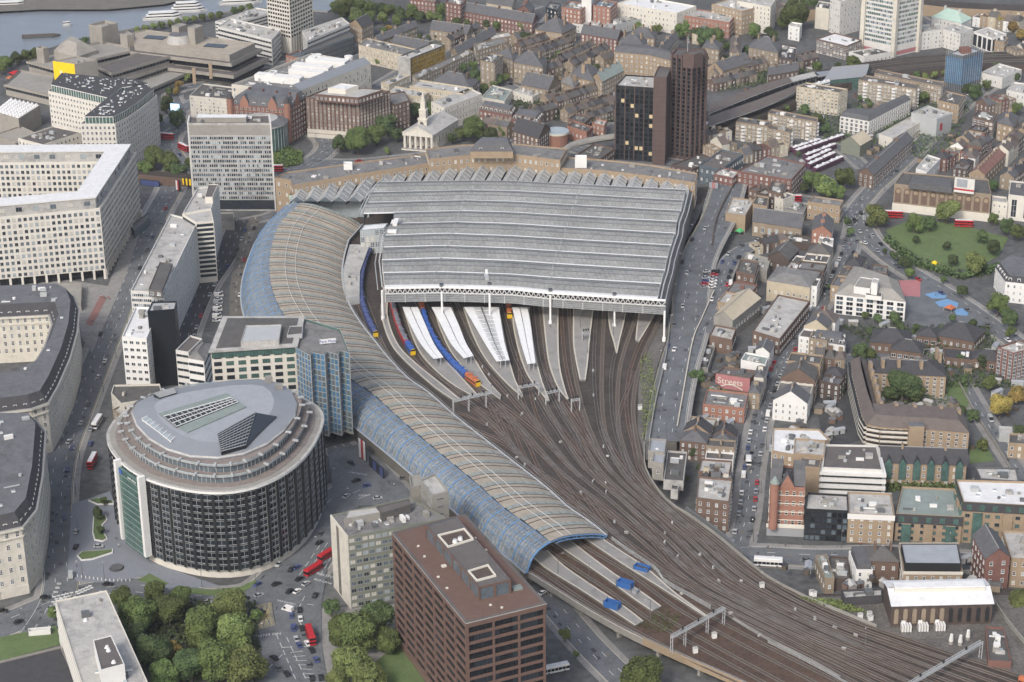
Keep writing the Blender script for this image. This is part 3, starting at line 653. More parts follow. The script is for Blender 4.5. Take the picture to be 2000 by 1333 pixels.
for k in range(10):
 A = GC[k]; w = MB()
 for i in range(0, NB, 5): w.bar(A[i] + up * .25, A[i + 5] + up * .25,1.1 if k < 9 else 2.4, 'roof_white' if k == 9 else 'canopy', .4)
 w.build('gutter', shed)
# long dividing seams that run across the bays, and the side gutters
def near_i(C, x): return min(range(len(C)), key=lambda i: abs(PX(C[i])[0] - x))
for X0, X1 in ((928,845),(1136,1068)):
 w = MB(); I = [near_i(GC[k], X0 + (X1 - X0) * (k / 9) ** 1.05) for k in range(10)]
 for k in range(9): m = GC[k][I[k]].lerp(GC[k + 1][I[k + 1]], .5) + up * (ZRD - ZG + .3); w.bar(GC[k][I[k]] + up * .6, m, .22, 'steel'); w.bar(m, GC[k + 1][I[k + 1]] + up * .6, .22, 'steel')
 w.build('seam', shed)
for side in (0,-1):
 w = MB()
 for k in range(9):
  if side == 0 and k == 3: continue
  a, c = GC[k][side], GC[k + 1][side]; w.face([a, c, (c.x, c.y, DZ + 12),(a.x, a.y, DZ + 12)], 'glassy_side'); e = (c - a); dx = Vector((1.5 if side else -1.5,0,-.3))
  w.bar(a + dx, c + dx, .7, 'steel', .4); w.bar(a + dx * 2.6 - up, c + dx * 2.6 - up, .4, 'steel', .3)
  for q in range(4): p = a.lerp(c, q / 4); w.bar(p, (p.x, p.y, DZ + 12), .25, 'white_steel')
 w.build('side_screen_' + 'frame' if 0 else 'side_screen', shed)
# sloping lower apron along the eastern side of the shed
RB = GL([(1358,366),(1330,480),(1300,612)], DZ + 9); RT = [GC[0][-1] - up * 3, GC[5][-1] - up * 3, GC[9][-1] - up * 3]
w = MB(); ribbon(w, RT, RB, 0, 'roof_grey'); w.build('side_apron', shed)
w = MB()
for a, c in zip(RB, RB[1:]): w.face([a, c, (c.x, c.y, DZ),(a.x, a.y, DZ)], 'concrete_dark')
w.build('side_wall', shed)
# front fascia: white box gutter, lattice truss, hanging louvred screen
F0 = GC[9]; w = MB(); w2 = MB(); t_ = MB(); sc = MB(); fw = Vector((0,-1.8,0)); ext = F0[-1] + (F0[-1] - F0[-2]) * 3; FF = F0[::2] + [ext]
for i in range(len(FF) - 1):
 a, c = FF[i] + fw, FF[i + 1] + fw
 w.bar(a - up * .2, c - up * .2, .9, 'white_steel', .9); w2.bar(a - up * 3.4, c - up * 3.4, .5, 'white_steel', .45)
 m = (a + c) / 2; t_.bar(a - up * .6, m - up * 3.3, .24, 'white_steel'); t_.bar(m - up * 3.3, c - up * .6, .24, 'white_steel'); t_.bar(a - up * .6 + fw * .9, m - up * 3.3 + fw * .9, .16, 'steel'); t_.bar(m - up * 3.3 + fw * .9, c - up * .6 + fw * .9, .16, 'steel')
 for z in (4., 5., 6., 7., 8.): sc.bar(a - up * z, c - up * z, .12, 'steel', .22)
 sc.face([a - up * 3.6 - fw * .3, c - up * 3.6 - fw * .3, c - up * 8.6 - fw * .3, a - up * 8.6 - fw * .3], 'louvre')
 if i % 4 == 0: sc.bar(a - up * 3.4, a - up * 8.6, .22, 'white_steel')
w.build('fascia', shed); w2.build('bottom_chord', shed); t_.build('lattice_truss', shed); sc.build('louvred_screen', shed)
for px, py in ((748,622),(864,625),(957,628),(1075,632),(1200,637),(1297,664)):
 g = G(px, py, DZ + .9); w = MB(); w.cyl(g, .55, DZ, ZG - 1, 'white_steel', n=10); w.cyl(g, 1.0, DZ, DZ + 2.2, 'white_steel', n=10); w.build('column', shed)
for x, y in ((862,560),(956,558),(1075,570),(1200,578)):
 g = G(x, y, ZG); w = MB(); w.cyl(g, 1.1, ZG, ZG + 1.6, 'steel_dark', 'glass_dark', 10); w.build('vent', shed)
w = MB(); g = G(950,545, ZG + 1); w.box(g, 2.2,8, ZG, ZG + 3.2, .1, 'steel'); w.box(g + Vector((0,3,0)),1.2,2, ZG, ZG + 5, .1, 'white_steel'); w.build('access_hatch', shed)
w = MB(); g = G(770,447, ZG); w.box(g, 5,18, ZG, ZG + 2,-.1, 'white_paint'); w.box(g + Vector((1,2,0)),2.5,9, ZG, ZG + 4,-.1, 'white_paint'); w.build('plant_box', shed)
# white lattice cage where the shed steps back over the western platforms
bld('station_lift_cage', 'white steel framed box building where the shed roof steps back beside the curved vault', [(703,450),(750,446),(758,436)], DZ + 15, wall='glass_pale', roof='roof_white', z0=DZ, win=(4,2.4,2.2,3, 'white_steel', 'm', 'grid'), par=.5)
bld('platform_building', 'long low ribbed grey roof of the platform building between vault and navy train', [(683,478),(722,478),(703,530),(702,577),(676,582),(668,535)], DZ + 5, wall='steel', roof='roof_light', z0=DZ, units=7, par=.2)
# ---------------------------------------------------------------- concourse skylights
SK = [((580,384),(591,361)),((607,384),(620,358)),((635,384),(650,352)),((662,384),(685,347)),((691,384),(720,344)),((718,382),(757,340))]
xs = [769,801,834,864,895,925,957,989,1019,1050,1081,1111,1141,1172,1204,1235,1267,1299,1329]
for x in xs:
 yf = 355 if x < 1010 else 355 + (x - 1010) * .05; SK.append(((x, yf - 1),(x + (18 if x < 1000 else 18 - (x - 1000) * .035), yf - 31 + (x > 1150) * (x - 1150) * .035)))
CZ = 17.0
cb = MB(); cb.face(GL([(566,386),(735,389),(745,358),(1000,356),(1345,374),(1357,352),(1265,338),(1000,322),(840,322),(700,338),(570,356)], CZ), 'slate_dark')
cc = thing('concourse_roof', 'long slate roof of the station concourse carrying a row of glazed skylights', 'station roof', tuple(G(950,345, CZ))); cb.build('roof', cc)
w = MB(); w.face([G(565,386, CZ), G(720,391, CZ), Vector((*G(720,391, CZ)[:2],3)), Vector((*G(565,386, CZ)[:2],3))], 'glass_pale'); w.bar(G(565,386, CZ), G(725,391, CZ),1.2, 'copper', 2.2); w.build('glazed_wall', cc)
for (a, c) in SK:
 A, C = G(a[0], a[1], CZ + 5), G(c[0], c[1], CZ + 5); e = (C - A).normalized(); r = Vector((e.y, -e.x, 0)); hw = 4.1; t = thing('skylight', 'x', 'skylight', (A.x, A.y, CZ), 'glazed skylights behind the train shed'); b = MB(); fr = MB()
 p = [A - r * hw - up * 3.2, A, A + r * hw - up * 3.2]; q = [C - r * hw - up * 3.2, C, C + r * hw - up * 3.2]
 b.face([p[0], p[1], q[1], q[0]], 'louvre'); b.face([p[1], p[2], q[2], q[1]], 'shed_glass'); b.face([p[0], p[1], p[2]], 'glass_mid'); b.face(q[::-1], 'glass_mid')
 for s in (0,2): b.face([p[s], q[s], q[s] - up * 2.2, p[s] - up * 2.2], 'slate')
 b.build('glass', t)
 for u, v in ((p[0], p[1]),(p[1], p[2]),(p[1], q[1]),(p[0], q[0]),(p[2], q[2]),(q[0], q[1]),(q[1], q[2])): fr.bar(u + up * .1, v + up * .1, .3, 'steel')
 for i in range(1,5):
  u = p[0].lerp(q[0], i / 5), p[1].lerp(q[1], i / 5), p[2].lerp(q[2], i / 5); fr.bar(u[0] + up * .08, u[1] + up * .08, .14, 'white_steel'); fr.bar(u[1] + up * .08, u[2] + up * .08, .14, 'white_steel')
 fr.build('frame', t); reg(t, 'glazed gable skylight', 'on the concourse roof near')
# ---------------------------------------------------------------- station offices (crescent)
wn = (4,3.4,1.2,1.9, 'frame_white', 'm', 'sash')
bld('station_offices', 'western end of the curved yellow brick station offices beside the white tower', [(537,347),(566,352),(572,362),(700,340),(838,319),(832,300),(690,318),(560,336)],25, win=wn, units=14, wall='tan_brick', roof='roof_grey')
bld('station_offices', 'tall central crescent of brick station offices below the slate clock pavilion', [(838,311),(918,303),(1000,301),(1094,313),(1108,290),(1000,280),(900,283),(832,291)],29, win=(5,3.4,1.2,1.9, 'frame_white', 'm', 'sash'), units=8, wall='tan_brick', roof='roof_grey')
bld('station_offices', 'eastern end of the curved station offices beside the black towers', [(1094,328),(1180,333),(1270,344),(1358,357),(1362,338),(1270,322),(1180,312),(1100,306)],23, win=(4,3.4,1.2,1.9, 'frame_white', 'm', 'sash'), units=10, wall='tan_brick', roof='roof_grey')
bld('clock_pavilion', 'slate mansard pavilion with round dormers rising over the station offices', [(918,296),(1002,296),(998,281),(936,281)],33, z0=28.5, kind='mansard', rise=5, wall='tan_brick', roof='slate', dormers=9, mans=2.5)
bld('roof_hut', 'white plastered tank room on the roof of the eastern station offices', [(1123,308),(1146,308),(1146,303)],29, z0=22.2, wall='white_paint', roof='roof_white')
bld('roof_hut', 'white cabin on the roof of the western station offices', [(671,321),(688,321),(688,316)],28, z0=24.2, wall='white_paint', roof='roof_white')
# ---------------------------------------------------------------- the curved vault
vt = thing('railway_vault', 'long curved rail terminal vault of beige panels with a blue framed glass flank', 'station roof', (*G(800,830,16)[:2], DZ))
ZB0 = 16.8
Bc = cr([G(x, y, z) for x, y, z in [(586,398,18),(545,440,18),(527,500,18),(530,560,18),(553,614,18),(600,670,17.8),(640,708,17.5),(684,742,17.2),(725,768,17),(790,827,16.8),(858,885,16.8),(931,945,16.8),(986,994,16.8),(1035,1028,16.8),(1075,1059,16.8)]],3)
Rc = cr([G(x, y, 8) for x, y in [(712,415)] + E_R[:16]] + [G(1195,1060,8)],3); Lc = cr([G(x, y, 7) for x, y in [(572,392)] + E_L[:11]] + [G(1034,1119,7), G(1046,1128,7)],3)
NS = 38; Bs = resample(Bc, NS * 2)
def hitp(p, n, C, side):
 best = None
 for a, c in zip(C, C[1:]):
  e = c - a; den = n.x * e.y - n.y * e.x
  if abs(den) < 1e-6: continue
  w_ = a - p; t = (w_.x * e.y - w_.y * e.x) / den; u = (w_.x * n.y - w_.y * n.x) / den
  if -.01 <= u <= 1.01 and t * side > 0 and (best is None or abs(t) < abs(best[0])): best = (t, a.lerp(c, u))
 return best
PRF_L = [(0,0),(.16, .45),(.30, .68),(.50, .85),(.75, .95),(1,1)]       # share of the way from the left foot to the seam, share of the rise
PRF_R = [(0,1),(.1,1.0),(.22, .97),(.36, .87),(.5, .74),(.65, .58),(.8, .4),(.92, .2),(1, .05)]
SECS = []
for i, p in enumerate(Bs):
 e = Bs[min(i + 1, len(Bs) - 1)] - Bs[max(i - 1,0)]; e.z = 0; e.normalize(); n = Vector((e.y, -e.x, 0)); n = n if n.x > 0 or e.y < 0 else n
 n = Vector((-e.y, e.x, 0))
 if i > len(Bs) - 12:   # the mouth is cut along the line between its two feet
  mo = (G(1188,1046,8) - G(1034,1117,7)); mo.z = 0; mo.normalize(); t = (i - len(Bs) + 12) / 11; n = (n * (1 - t) + mo * t).normalized()
 hr, hl = hitp(p, n, Rc, 1), hitp(p, n, Lc, -1)
 wr = min(hr[0],46) if hr else 33.; wl_ = min(-hl[0],16) if hl else 12.
 SECS.append((p, n, wr, wl_))
def smooth(v, k=5): return [sum(v[max(0, i - k):i + k + 1]) / len(v[max(0, i - k):i + k + 1]) for i in range(len(v))]
WR = smooth([s[2] for s in SECS]); WL = smooth([s[3] for s in SECS])
def vsec(i, dz=0.):
 p, n = SECS[i][:2]; wr, wl_ = WR[i], WL[i]; zt = p.z
 Lq = [p - n * wl_ * (1 - t) + up * ((7 - zt) * (1 - r)) for t, r in PRF_L]; Rq = [p + n * wr * t + up * ((7.5 - zt) * (1 - r)) + up * dz * min(1, r * 3) for t, r in PRF_R]
 return Lq, Rq
for i in range(NS):
 a0, a1, a2 = vsec(2 * i, .7), vsec(2 * i + 1, .35), vsec(2 * i + 2,0.)
 b = MB(); g = MB(); s0 = [x.lerp(y, .5) for x, y in zip(a0[1], a1[1])]
 for q in range(len(PRF_R) - 1):
  g.face([a0[1][q], a0[1][q + 1], s0[q + 1], s0[q]], 'euro_glass')
  b.face([s0[q], s0[q + 1], a1[1][q + 1], a1[1][q]], 'euro_panel'); b.face([a1[1][q], a1[1][q + 1], a2[1][q + 1], a2[1][q]], 'euro_panel')
  b.bar(a2[1][q] + up * .1, a2[1][q + 1] + up * .1, .4, 'dark_brick', .45); b.bar(s0[q] + up * .05, s0[q + 1] + up * .05, .26, 'dark_brick', .2); b.bar(a1[1][q] + up * .12, a1[1][q + 1] + up * .12, .2, 'dark_brick', .25)
  for f in (.25, .5, .75): g.bar(a0[1][q].lerp(a0[1][q + 1], f) + up * .05, s0[q].lerp(s0[q + 1], f) + up * .05, .12, 'steel')
 for q in (2,3):
  b.bar(a0[1][q] + up * .25, a2[1][q] + up * .75, .14, 'white_steel')
 b.build('roof_panel', vt); g.build('glass_strip', vt)
 h = MB(); f = MB(); l0, l2 = a0[0], a2[0]; NLV = 11
 for q in range(len(PRF_L) - 1):
  for j in range(NLV):   # upright glass louvres, each tilted out a little
   u0, u1 = l0[q].lerp(l2[q], j / NLV), l0[q].lerp(l2[q],(j + .8) / NLV); v0, v1 = l0[q + 1].lerp(l2[q + 1], j / NLV), l0[q + 1].lerp(l2[q + 1],(j + .8) / NLV)
   ou = -SECS[2 * i][1] * .25; h.face([u0 + ou, u1, v1, v0 + ou],('glassy_side', 'louvre')[j % 2])
  o_ = -SECS[2 * i][1] * .35
  f.bar(l0[q] + o_, l0[q + 1] + o_, .42, 'blue_steel'); m0, m1 = l0[q].lerp(l2[q], .5), l0[q + 1].lerp(l2[q + 1], .5); f.bar(m0 + o_, m1 + o_, .14, 'blue_steel')
 for q in range(len(PRF_L)): o_ = -SECS[2 * i][1] * .35; f.bar(l0[q] + o_, l2[q] + o_, .2, 'blue_steel')
 h.build('glass_louvres', vt); f.build('blue_frame', vt)
L_, R_ = vsec(2 * NS, 0); f = MB(); A = L_ + R_[1:]; dn = -SECS[-1][1].cross(up) * 0
for a, c in zip(A, A[1:]): f.bar(a, c, .6, 'blue_steel'); 
for k in range(6, len(A) - 1):
 a, c = A[k], A[k + 1]; f.bar(a - up * 1.6, c - up * (1.6 if k < len(A) - 2 else .3), .35, 'blue_steel'); f.bar(a, a.lerp(c, .5) - up * 1.6, .2, 'blue_steel'); f.bar(a.lerp(c, .5) - up * 1.6, c, .2, 'blue_steel')
f.build('mouth_arch', vt)
w = MB(); RR = [vsec(i)[1][-1] for i in range(0,2 * NS + 1)]
for a, c in zip(RR, RR[1:]): w.face([a, c, (c.x, c.y, DZ),(a.x, a.y, DZ)], 'concrete'); w.bar(a + up * .4, c + up * .4, .9, 'steel', .2); w.bar(a + up * 1.4 + Vector((.6,0,0)), c + up * 1.4 + Vector((.6,0,0)), .1, 'steel')
w.build('eaves_wall', vt)
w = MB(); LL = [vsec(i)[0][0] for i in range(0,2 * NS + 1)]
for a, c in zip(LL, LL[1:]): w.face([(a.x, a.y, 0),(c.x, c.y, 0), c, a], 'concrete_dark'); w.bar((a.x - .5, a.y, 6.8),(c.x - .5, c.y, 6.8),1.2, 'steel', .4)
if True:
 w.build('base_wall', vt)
# ---------------------------------------------------------------- platform canopies
def canopy(Lp, Rp, label, ribs=False, split=True):
 L = resample(cr(GL(Lp, DZ + 5),5),12); Rr = resample(cr(GL(Rp, DZ + 5),5),12); t = thing('platform_canopy', label, 'canopy', tuple((L[6] + Rr[6]) / 2), 'white platform canopies')
 for i in range(12):
  b = MB(); l0, l1, r0, r1 = L[i], L[i + 1].lerp(L[i], .05), Rr[i], Rr[i + 1].lerp(Rr[i], .05); m0, m1 = (l0 + r0) / 2 - up * .35,(l1 + r1) / 2 - up * .35
  for p in ([l0, l0.lerp(m0, .95), l1.lerp(m1, .95), l1],[r0.lerp(m0, .95), r0, r1, r1.lerp(m1, .95)]):
   P = [(q.x, q.y) for q in p]; b.prism(ccw(P), l0.z - .35, l0.z, 'canopy', 'canopy', True)
  if ribs:
   for s in (.2, .5, .8): x, y = l0.lerp(l1, s), r0.lerp(r1, s); b.bar(x.lerp(y, .25) + up * .1, x.lerp(y, .5) + up * .5, .35, 'louvre', .1); b.bar(x.lerp(y, .5) + up * .5, x.lerp(y, .75) + up * .1, .35, 'louvre', .1)
  b.build('roof_panel', t)
  if i % 3 == 0 or i == 11:
   c = (l0 + r0) / 2 if i < 11 else (l1 + r1) / 2; b = MB()
   for s in (-1,1): b.bar((c.x + s * 1.2, c.y, DZ + .9),(c.x + s * 1.2, c.y, DZ + 4.6), .3, 'steel')
   b.build('post', t)
canopy([(786,600),(800,632),(822,672),(847,701)],[(816,600),(830,632),(848,672),(866,698)], 'leftmost white platform canopy beside the blue train')
canopy([(843,600),(860,632),(880,670),(906,700)],[(880,600),(895,632),(910,670),(925,695)], 'second white platform canopy from the left, plain and curved')
canopy([(906,600),(925,632),(948,672),(970,706)],[(974,600),(979,632),(986,672),(995,703)], 'widest white canopy with ribbed rooflights down its middle', True)
canopy([(1000,600),(1008,632),(1018,672),(1030,711)],[(1030,600),(1036,632),(1041,672),(1046,709)], 'narrow rightmost white canopy with a dark centre gap')
# ---------------------------------------------------------------- trains
def train(pts, label, cars, cl=20., w=2.8, z=None):
 C = cr(GL(pts, (DZ if z is None else z) + .3),2); d = 0; S_ = [(0, C[0])]
 for a, c in zip(C, C[1:]): d += (c - a).length; S_.append((d, c))
 def at(s):
  for (d0, p0),(d1, p1) in zip(S_, S_[1:]):
   if d1 >= s: return p0.lerp(p1,(s - d0) / max(1e-6, d1 - d0))
  return S_[-1][1]
 t = thing('train', label, 'train', tuple(C[0])); s = 0.; nc_ = max(1, int((d + cl * .4) / cl)); cars = [cars[0]] * (nc_ if len(cars) == 1 else 1) + [cars[min(1, len(cars) - 1)]] * max(0, nc_ - 2) + [cars[-1]]
 while s + cl * .6 < d and cars:
  side, roof, nose = cars[0]; cars = cars[1:] if len(cars) > 1 else cars; L = min(cl, d - s) - .9; b = MB(); g = MB(); n = 6; P = [at(s + L * q / n) for q in range(n + 1)]
  prof = [(-w / 2, .2),(-w / 2,2.5),(-w / 2 + .3,3.3),(-w / 2 + .9,3.65),(w / 2 - .9,3.65),(w / 2 - .3,3.3),(w / 2,2.5),(w / 2, .2)]; X = []
  for q, p in enumerate(P):
   e = (P[min(q + 1, n)] - P[max(q - 1,0)]); e.z = 0; e.normalize(); r = Vector((e.y, -e.x, 0)); X.append([p + r * x + up * z for x, z in prof])
  for q in range(n):
   for k in range(7): b.face([X[q][k], X[q][k + 1], X[q + 1][k + 1], X[q + 1][k]], roof if 2 <= k <= 4 else side)
   for k, sg in ((0,-1),(6,1)):
    u0, u1, v0, v1 = X[q][k], X[q][k + 1], X[q + 1][k], X[q + 1][k + 1]; lo, hi = (.5, .85) if k == 0 else (.5, .15); out = (X[q][7] - X[q][0]).normalized() * .03 * sg
    a1, a2, c1, c2 = u0.lerp(u1, lo), u0.lerp(u1, hi), v0.lerp(v1, lo), v0.lerp(v1, hi); g.face([a1.lerp(c1, .12) + out, a1.lerp(c1, .88) + out, a2.lerp(c2, .88) + out, a2.lerp(c2, .12) + out], 'glass_dark')
  b.face(X[0], side); b.face(X[-1][::-1], nose or side)
  if nose:
   e = (P[-1] - P[-2]).normalized() * .04; F = X[-1]; g.face([F[1].lerp(F[0], .05) + e, F[6].lerp(F[7], .05) + e, F[5] + e, F[2] + e], 'glass_black'); g.face([F[7].lerp(F[0], .1) + e - up * .1, F[0].lerp(F[7], .1) + e - up * .1, F[0].lerp(F[7], .1) + e + up * .9, F[7].lerp(F[0], .1) + e + up * .9], nose)
  for q in (.3, .7):
   p = P[0].lerp(P[-1], q); b.box(p, 1.5,2.4, p.z + 3.6, p.z + 3.95, math.atan2((P[-1] - P[0]).y, (P[-1] - P[0]).x), roof)
  cobj = b.build('carriage', t); gb = g.build('window', cobj) if cobj else None
  if gb: gb.matrix_parent_inverse = Matrix()
  s += cl
 return t
NV = ('train_navy', 'train_navy', None)
train([(742,470),(720,500),(708,540),(705,575),(712,610),(724,640),(737,664)], 'long navy blue train with a yellow nose curving beside the vault', [NV] * 9 + [('train_navy', 'train_navy', 'train_yellow')] * 1)
train([(765,590),(770,612),(780,645),(793,673),(808,696)], 'red sided train with a dark grey roof and yellow blue nose', [('train_red', 'train_grey', None)] * 3 + [('train_blue', 'train_blue', 'train_yellow')])
train([(822,590),(826,612),(836,645),(855,680),(885,716),(912,739),(936,757)], 'blue and orange train standing between the leftmost canopies', [('train_orange', 'train_orange', None),('train_blue', 'train_blue', None),('train_blue', 'train_blue', None),('train_blue', 'train_blue', None),('train_blue', 'train_blue', None),('train_orange', 'train_orange', 'train_yellow')], cl=17)
train([(991,560),(993,600),(997,634)], 'short orange nosed train just emerging from the shed', [('train_blue', 'train_blue', None),('train_blue', 'train_blue', None),('train_orange', 'train_orange', 'train_yellow')], cl=15)
train([(2060,1365),(2020,1348),(1975,1327)], 'blue and orange train nose at the bottom right corner, rear one', [('train_orange', 'train_orange', None),('train_blue', 'train_blue', 'train_blue')], cl=16)
train([(2040,1378),(1990,1358),(1944,1336)], 'blue and orange train nose at the bottom right corner, front one', [('train_orange', 'train_orange', None),('train_blue', 'train_blue', 'train_blue')], cl=16)
# ---------------------------------------------------------------- gantries, fence, trackside boxes
def gantry(a, c, label, legs=(0,1), h=7, w=1.1, mat='steel'):
 A, C = G(a[0], a[1], DZ + h), G(c[0], c[1], DZ + h); t = thing('signal_gantry', label, 'gantry', (A.x, A.y, DZ), 'lattice signal gantries over the tracks'); b = MB(); n = max(3, int((C - A).length / 1.8)); e = (C - A).normalized(); r = Vector((e.y, -e.x, 0)) * w / 2
 for s in (-1,1):
  for z in (0,1.0): b.bar(A + r * s + up * z, C + r * s + up * z, .22, mat)
  for k in range(n): p, q = A.lerp(C, k / n) + r * s, A.lerp(C, (k + 1) / n) + r * s; b.bar(p + up * (k % 2), q + up * ((k + 1) % 2), .13, mat)
 for k in range(n): p, q = A.lerp(C, k / n), A.lerp(C, (k + 1) / n); b.bar(p + r + up, q - r + up, .12, mat); b.bar(p - r + up * .05, p + r + up * .05, .12, mat)
 b.face([A + r + up * .1, C + r + up * .1, C - r + up * .1, A - r + up * .1], mat); b.build('beam', t)
 for f in legs:
  p = A.lerp(C, f); b = MB()
  for s in (-1,1): b.bar((p.x + r.x * s, p.y + r.y * s, DZ),(p.x + r.x * s, p.y + r.y * s, DZ + h + 1), .28, mat)
  for z in range(0, int(h),2): b.bar((p.x - r.x, p.y - r.y, DZ + z),(p.x + r.x, p.y + r.y, DZ + z + 2), .12, mat)
  b.build('leg', t)
 for k in range(3): p = A.lerp(C, (k + .7) / 3.4); b = MB(); b.box(p, .7, .5, DZ + h + 1, DZ + h + 2.4,0, 'frame_black'); b.build('signal_head', t)
gantry((1312,1246),(1414,1190), 'heavy grey lattice gantry across the viaduct tracks', (0, .25, .68,1))
gantry((1765,1345),(1917,1256), 'long white lattice gantry at the bottom right over the main tracks', (1,),7,1.2, 'steel')
gantry((885,785),(960,768), 'grey gantry at the tip of the westernmost platforms', (0, .4, .85))
gantry((1012,759),(1052,752), 'small gantry beyond the ribbed canopy platform', (0,1),6, .7)
gantry((1066,770),(1092,764), 'small gantry left of the bare stained platform tip', (0,1),6, .7)
gantry((1116,784),(1132,781), 'shortest signal gantry below the broad bare platform', (0,1),6, .7)
gantry((1137,592 + 60),(1152,650), 'small signal bridge on the broad bare platform', (0,1),5, .6)
def fence(pts, z, label, h=2., gap=1.1, mat='steel', name='palisade_fence'):
 C = cr(GL(pts, z), gap * 1.5); t = thing(name, label, 'fence', tuple(C[0])); b = MB()
 for k in range(len(C) - 1):
  b.bar(C[k] + up * (h * .9), C[k + 1] + up * (h * .9), .1, mat); b.bar(C[k] + up * .3, C[k + 1] + up * .3, .1, mat)
  for q in (0, .25, .5, .75): p = C[k].lerp(C[k + 1], q); b.bar(p, p + up * h, .14, mat, .05)
 b.build('palings', t); b = MB()
 for k in range(0, len(C),3): b.bar(C[k], C[k] + up * (h + .1), .2, mat)
 b.build('posts', t); return t
fence([(1195,1056),(1240,1088),(1280,1115),(1300,1140),(1345,1166),(1387,1190)], DZ, 'grey palisade fence between the viaduct platforms and the main tracks')
fence([(1500,1256),(1587,1300),(1660,1340)], DZ, 'trackside fence with pale blocks at the bottom right', 1.2)
def wall(pts, z, h, label, mat='concrete', w=.5, name='boundary_wall', cat='wall', cap=None):
 C = cr(GL(pts, z),6); A, B = offs(C, -w / 2), offs(C, w / 2); b = MB(); m = len(C) // 2
 P = [p[:2] for p in A] + [p[:2] for p in B[::-1]]; P = ccw(P); b.prism(P, z, z + h, mat, cap or mat); o = b.build(name); recenter(o, C[m]); return tag(o, label, cat)
wall([(1258,868),(1262,920),(1300,978),(1345,1008),(1400,1048),(1450,1090),(1500,1130),(1560,1162),(1600,1180),(1712,1226)], DZ, 1.3, 'low stone parapet wall along the eastern edge of the main tracks', 'concrete')
wall([(1432,1210),(1500,1250),(1587,1294),(1640,1325)], DZ, .9, 'low pale wall between the viaduct tracks and main tracks', 'platform', .8)
wall([(1310,620),(1300,700),(1280,790),(1268,862)], DZ, 1.8, 'long concrete wall between the tracks and the approach road', 'concrete')
wall([(1440,366),(1402,440),(1390,500)],0, DZ + 1.2, 'dark retaining wall of the approach road beside the green umbrellas', 'dark_brick', .8)
wall([(1394,590),(1370,645),(1352,690),(1332,800),(1322,858)],0, DZ + 1.1, 'parapet wall along the right side of the approach road', 'concrete_dark', .6, cap='platedge')
wall([(1340,1000),(1395,1040),(1452,1088)], DZ, 2.6, 'dark riveted bridge parapet where the tracks cross the road', 'steel_dark', 1.0)
wall([(1870,745),(1905,810),(1950,880),(1985,940)],0,1.6, 'grey wall beside the narrow lane right of the courtyard flats', 'concrete', .4)
wall([(1935,1170),(1965,1215),(2010,1270)], DZ, 2, 'concrete wall running down beside the brick substation', 'concrete', .5)
wall([(1925,1215),(1900,1170),(1890,1180)], DZ, 2.2, 'short wall behind the substation yard', 'concrete', .4)
def crate(px, py, label, mat='tarp_blue', sx=6.5, sy=3.4, h=2.6, a=-.55, z=DZ + .95, cat='skip', name='skip'):
 g = G(px, py, z); t = thing(name, label, cat, (g.x, g.y, z)); P = []
 ca, sa = math.cos(a), math.sin(a); P = [Vector((g.x + ca * x - sa * y, g.y + sa * x + ca * y)) for x, y in ((-sx / 2,-sy / 2),(sx / 2,-sy / 2),(sx / 2, sy / 2),(-sx / 2, sy / 2))]
 b = MB(); Q = inset(P, .3); b.prism(P, z, z + h, mat)
 for k in range(4): j = (k + 1) % 4; b.face([(*P[k], z + h),(*P[j], z + h),(*Q[j], z + h),(*Q[k], z + h)], mat); b.face([(*Q[k], z + h),(*Q[j], z + h),(*Q[j], z + .5),(*Q[k], z + .5)], mat)
 b.build('shell', t); b = MB(); b.face([(*q, z + .5) for q in Q], 'soil'); b.build('floor', t); b = MB()
 for p in P: b.bar((p.x, p.y, z),(p.x, p.y, z + h + .7), .25, 'steel_dark')
 b.build('frame', t); return t
crate(1196,1186, 'bright blue open crate on the platform nearest the office block'); crate(1221,1146, 'bright blue open crate on the middle viaduct platform'); crate(1254,1112, 'low blue crate beside the palisade fence', h=1.6)
crate(1241,1158, 'small pale blue container beside the middle blue crate', 'roof_blue', 2.4,2,1.4)
def rooftop(label_name, root, pts, z0, h, wall, roof, win=None, par=.4):   # a storey standing on a roof, part of its building
 P = ccw(quad3([Vector(G(p[0], p[1], h)[:2]) for p in pts])); b = MB(); b.prism(P, z0, h, wall); Q = inset(P, .25)
 for k in range(len(P)): j = (k + 1) % len(P); b.face([(*P[k], h),(*P[j], h),(*Q[j], h),(*Q[k], h)], wall); b.face([(*Q[k], h),(*Q[j], h),(*Q[j], h - par),(*Q[k], h - par)], wall)
 b.face([(*q, h - par) for q in Q], roof); o = b.build(label_name, root)
 if win:
  out = []; edge_windows(P, z0, h - .5, win, out); place_windows(root, out, 40)
 return o, P
def grid_facade(root, P, z0, z1, nf, sp, d, mat, pier=.7, span=1.1, name='facade_frame'):   # piers and floor bands standing proud of the glass
 b = MB(); n = len(P); fh = (z1 - z0) / nf
 for k in range(n):
  a, c = P[k], P[(k + 1) % n]; e = c - a; l = e.length
  if l < 2: continue
  e /= l; nv = Vector((e.y, -e.x)); m = max(1, round(l / sp))
  for q in range(m + 1):
   p = a + e * (l * q / m); u = e * pier / 2
   b.prism([p - u, p + u, p + u + nv * d, p - u + nv * d][::-1], z0, z1, mat, mat, True)
  for f in range(nf + 1):
   z = z0 + fh * f; b.prism([a, c, c + nv * (d - .05), a + nv * (d - .05)][::-1], z - span / 2, z + span / 2, mat, mat, True)
 b.build(name, root)
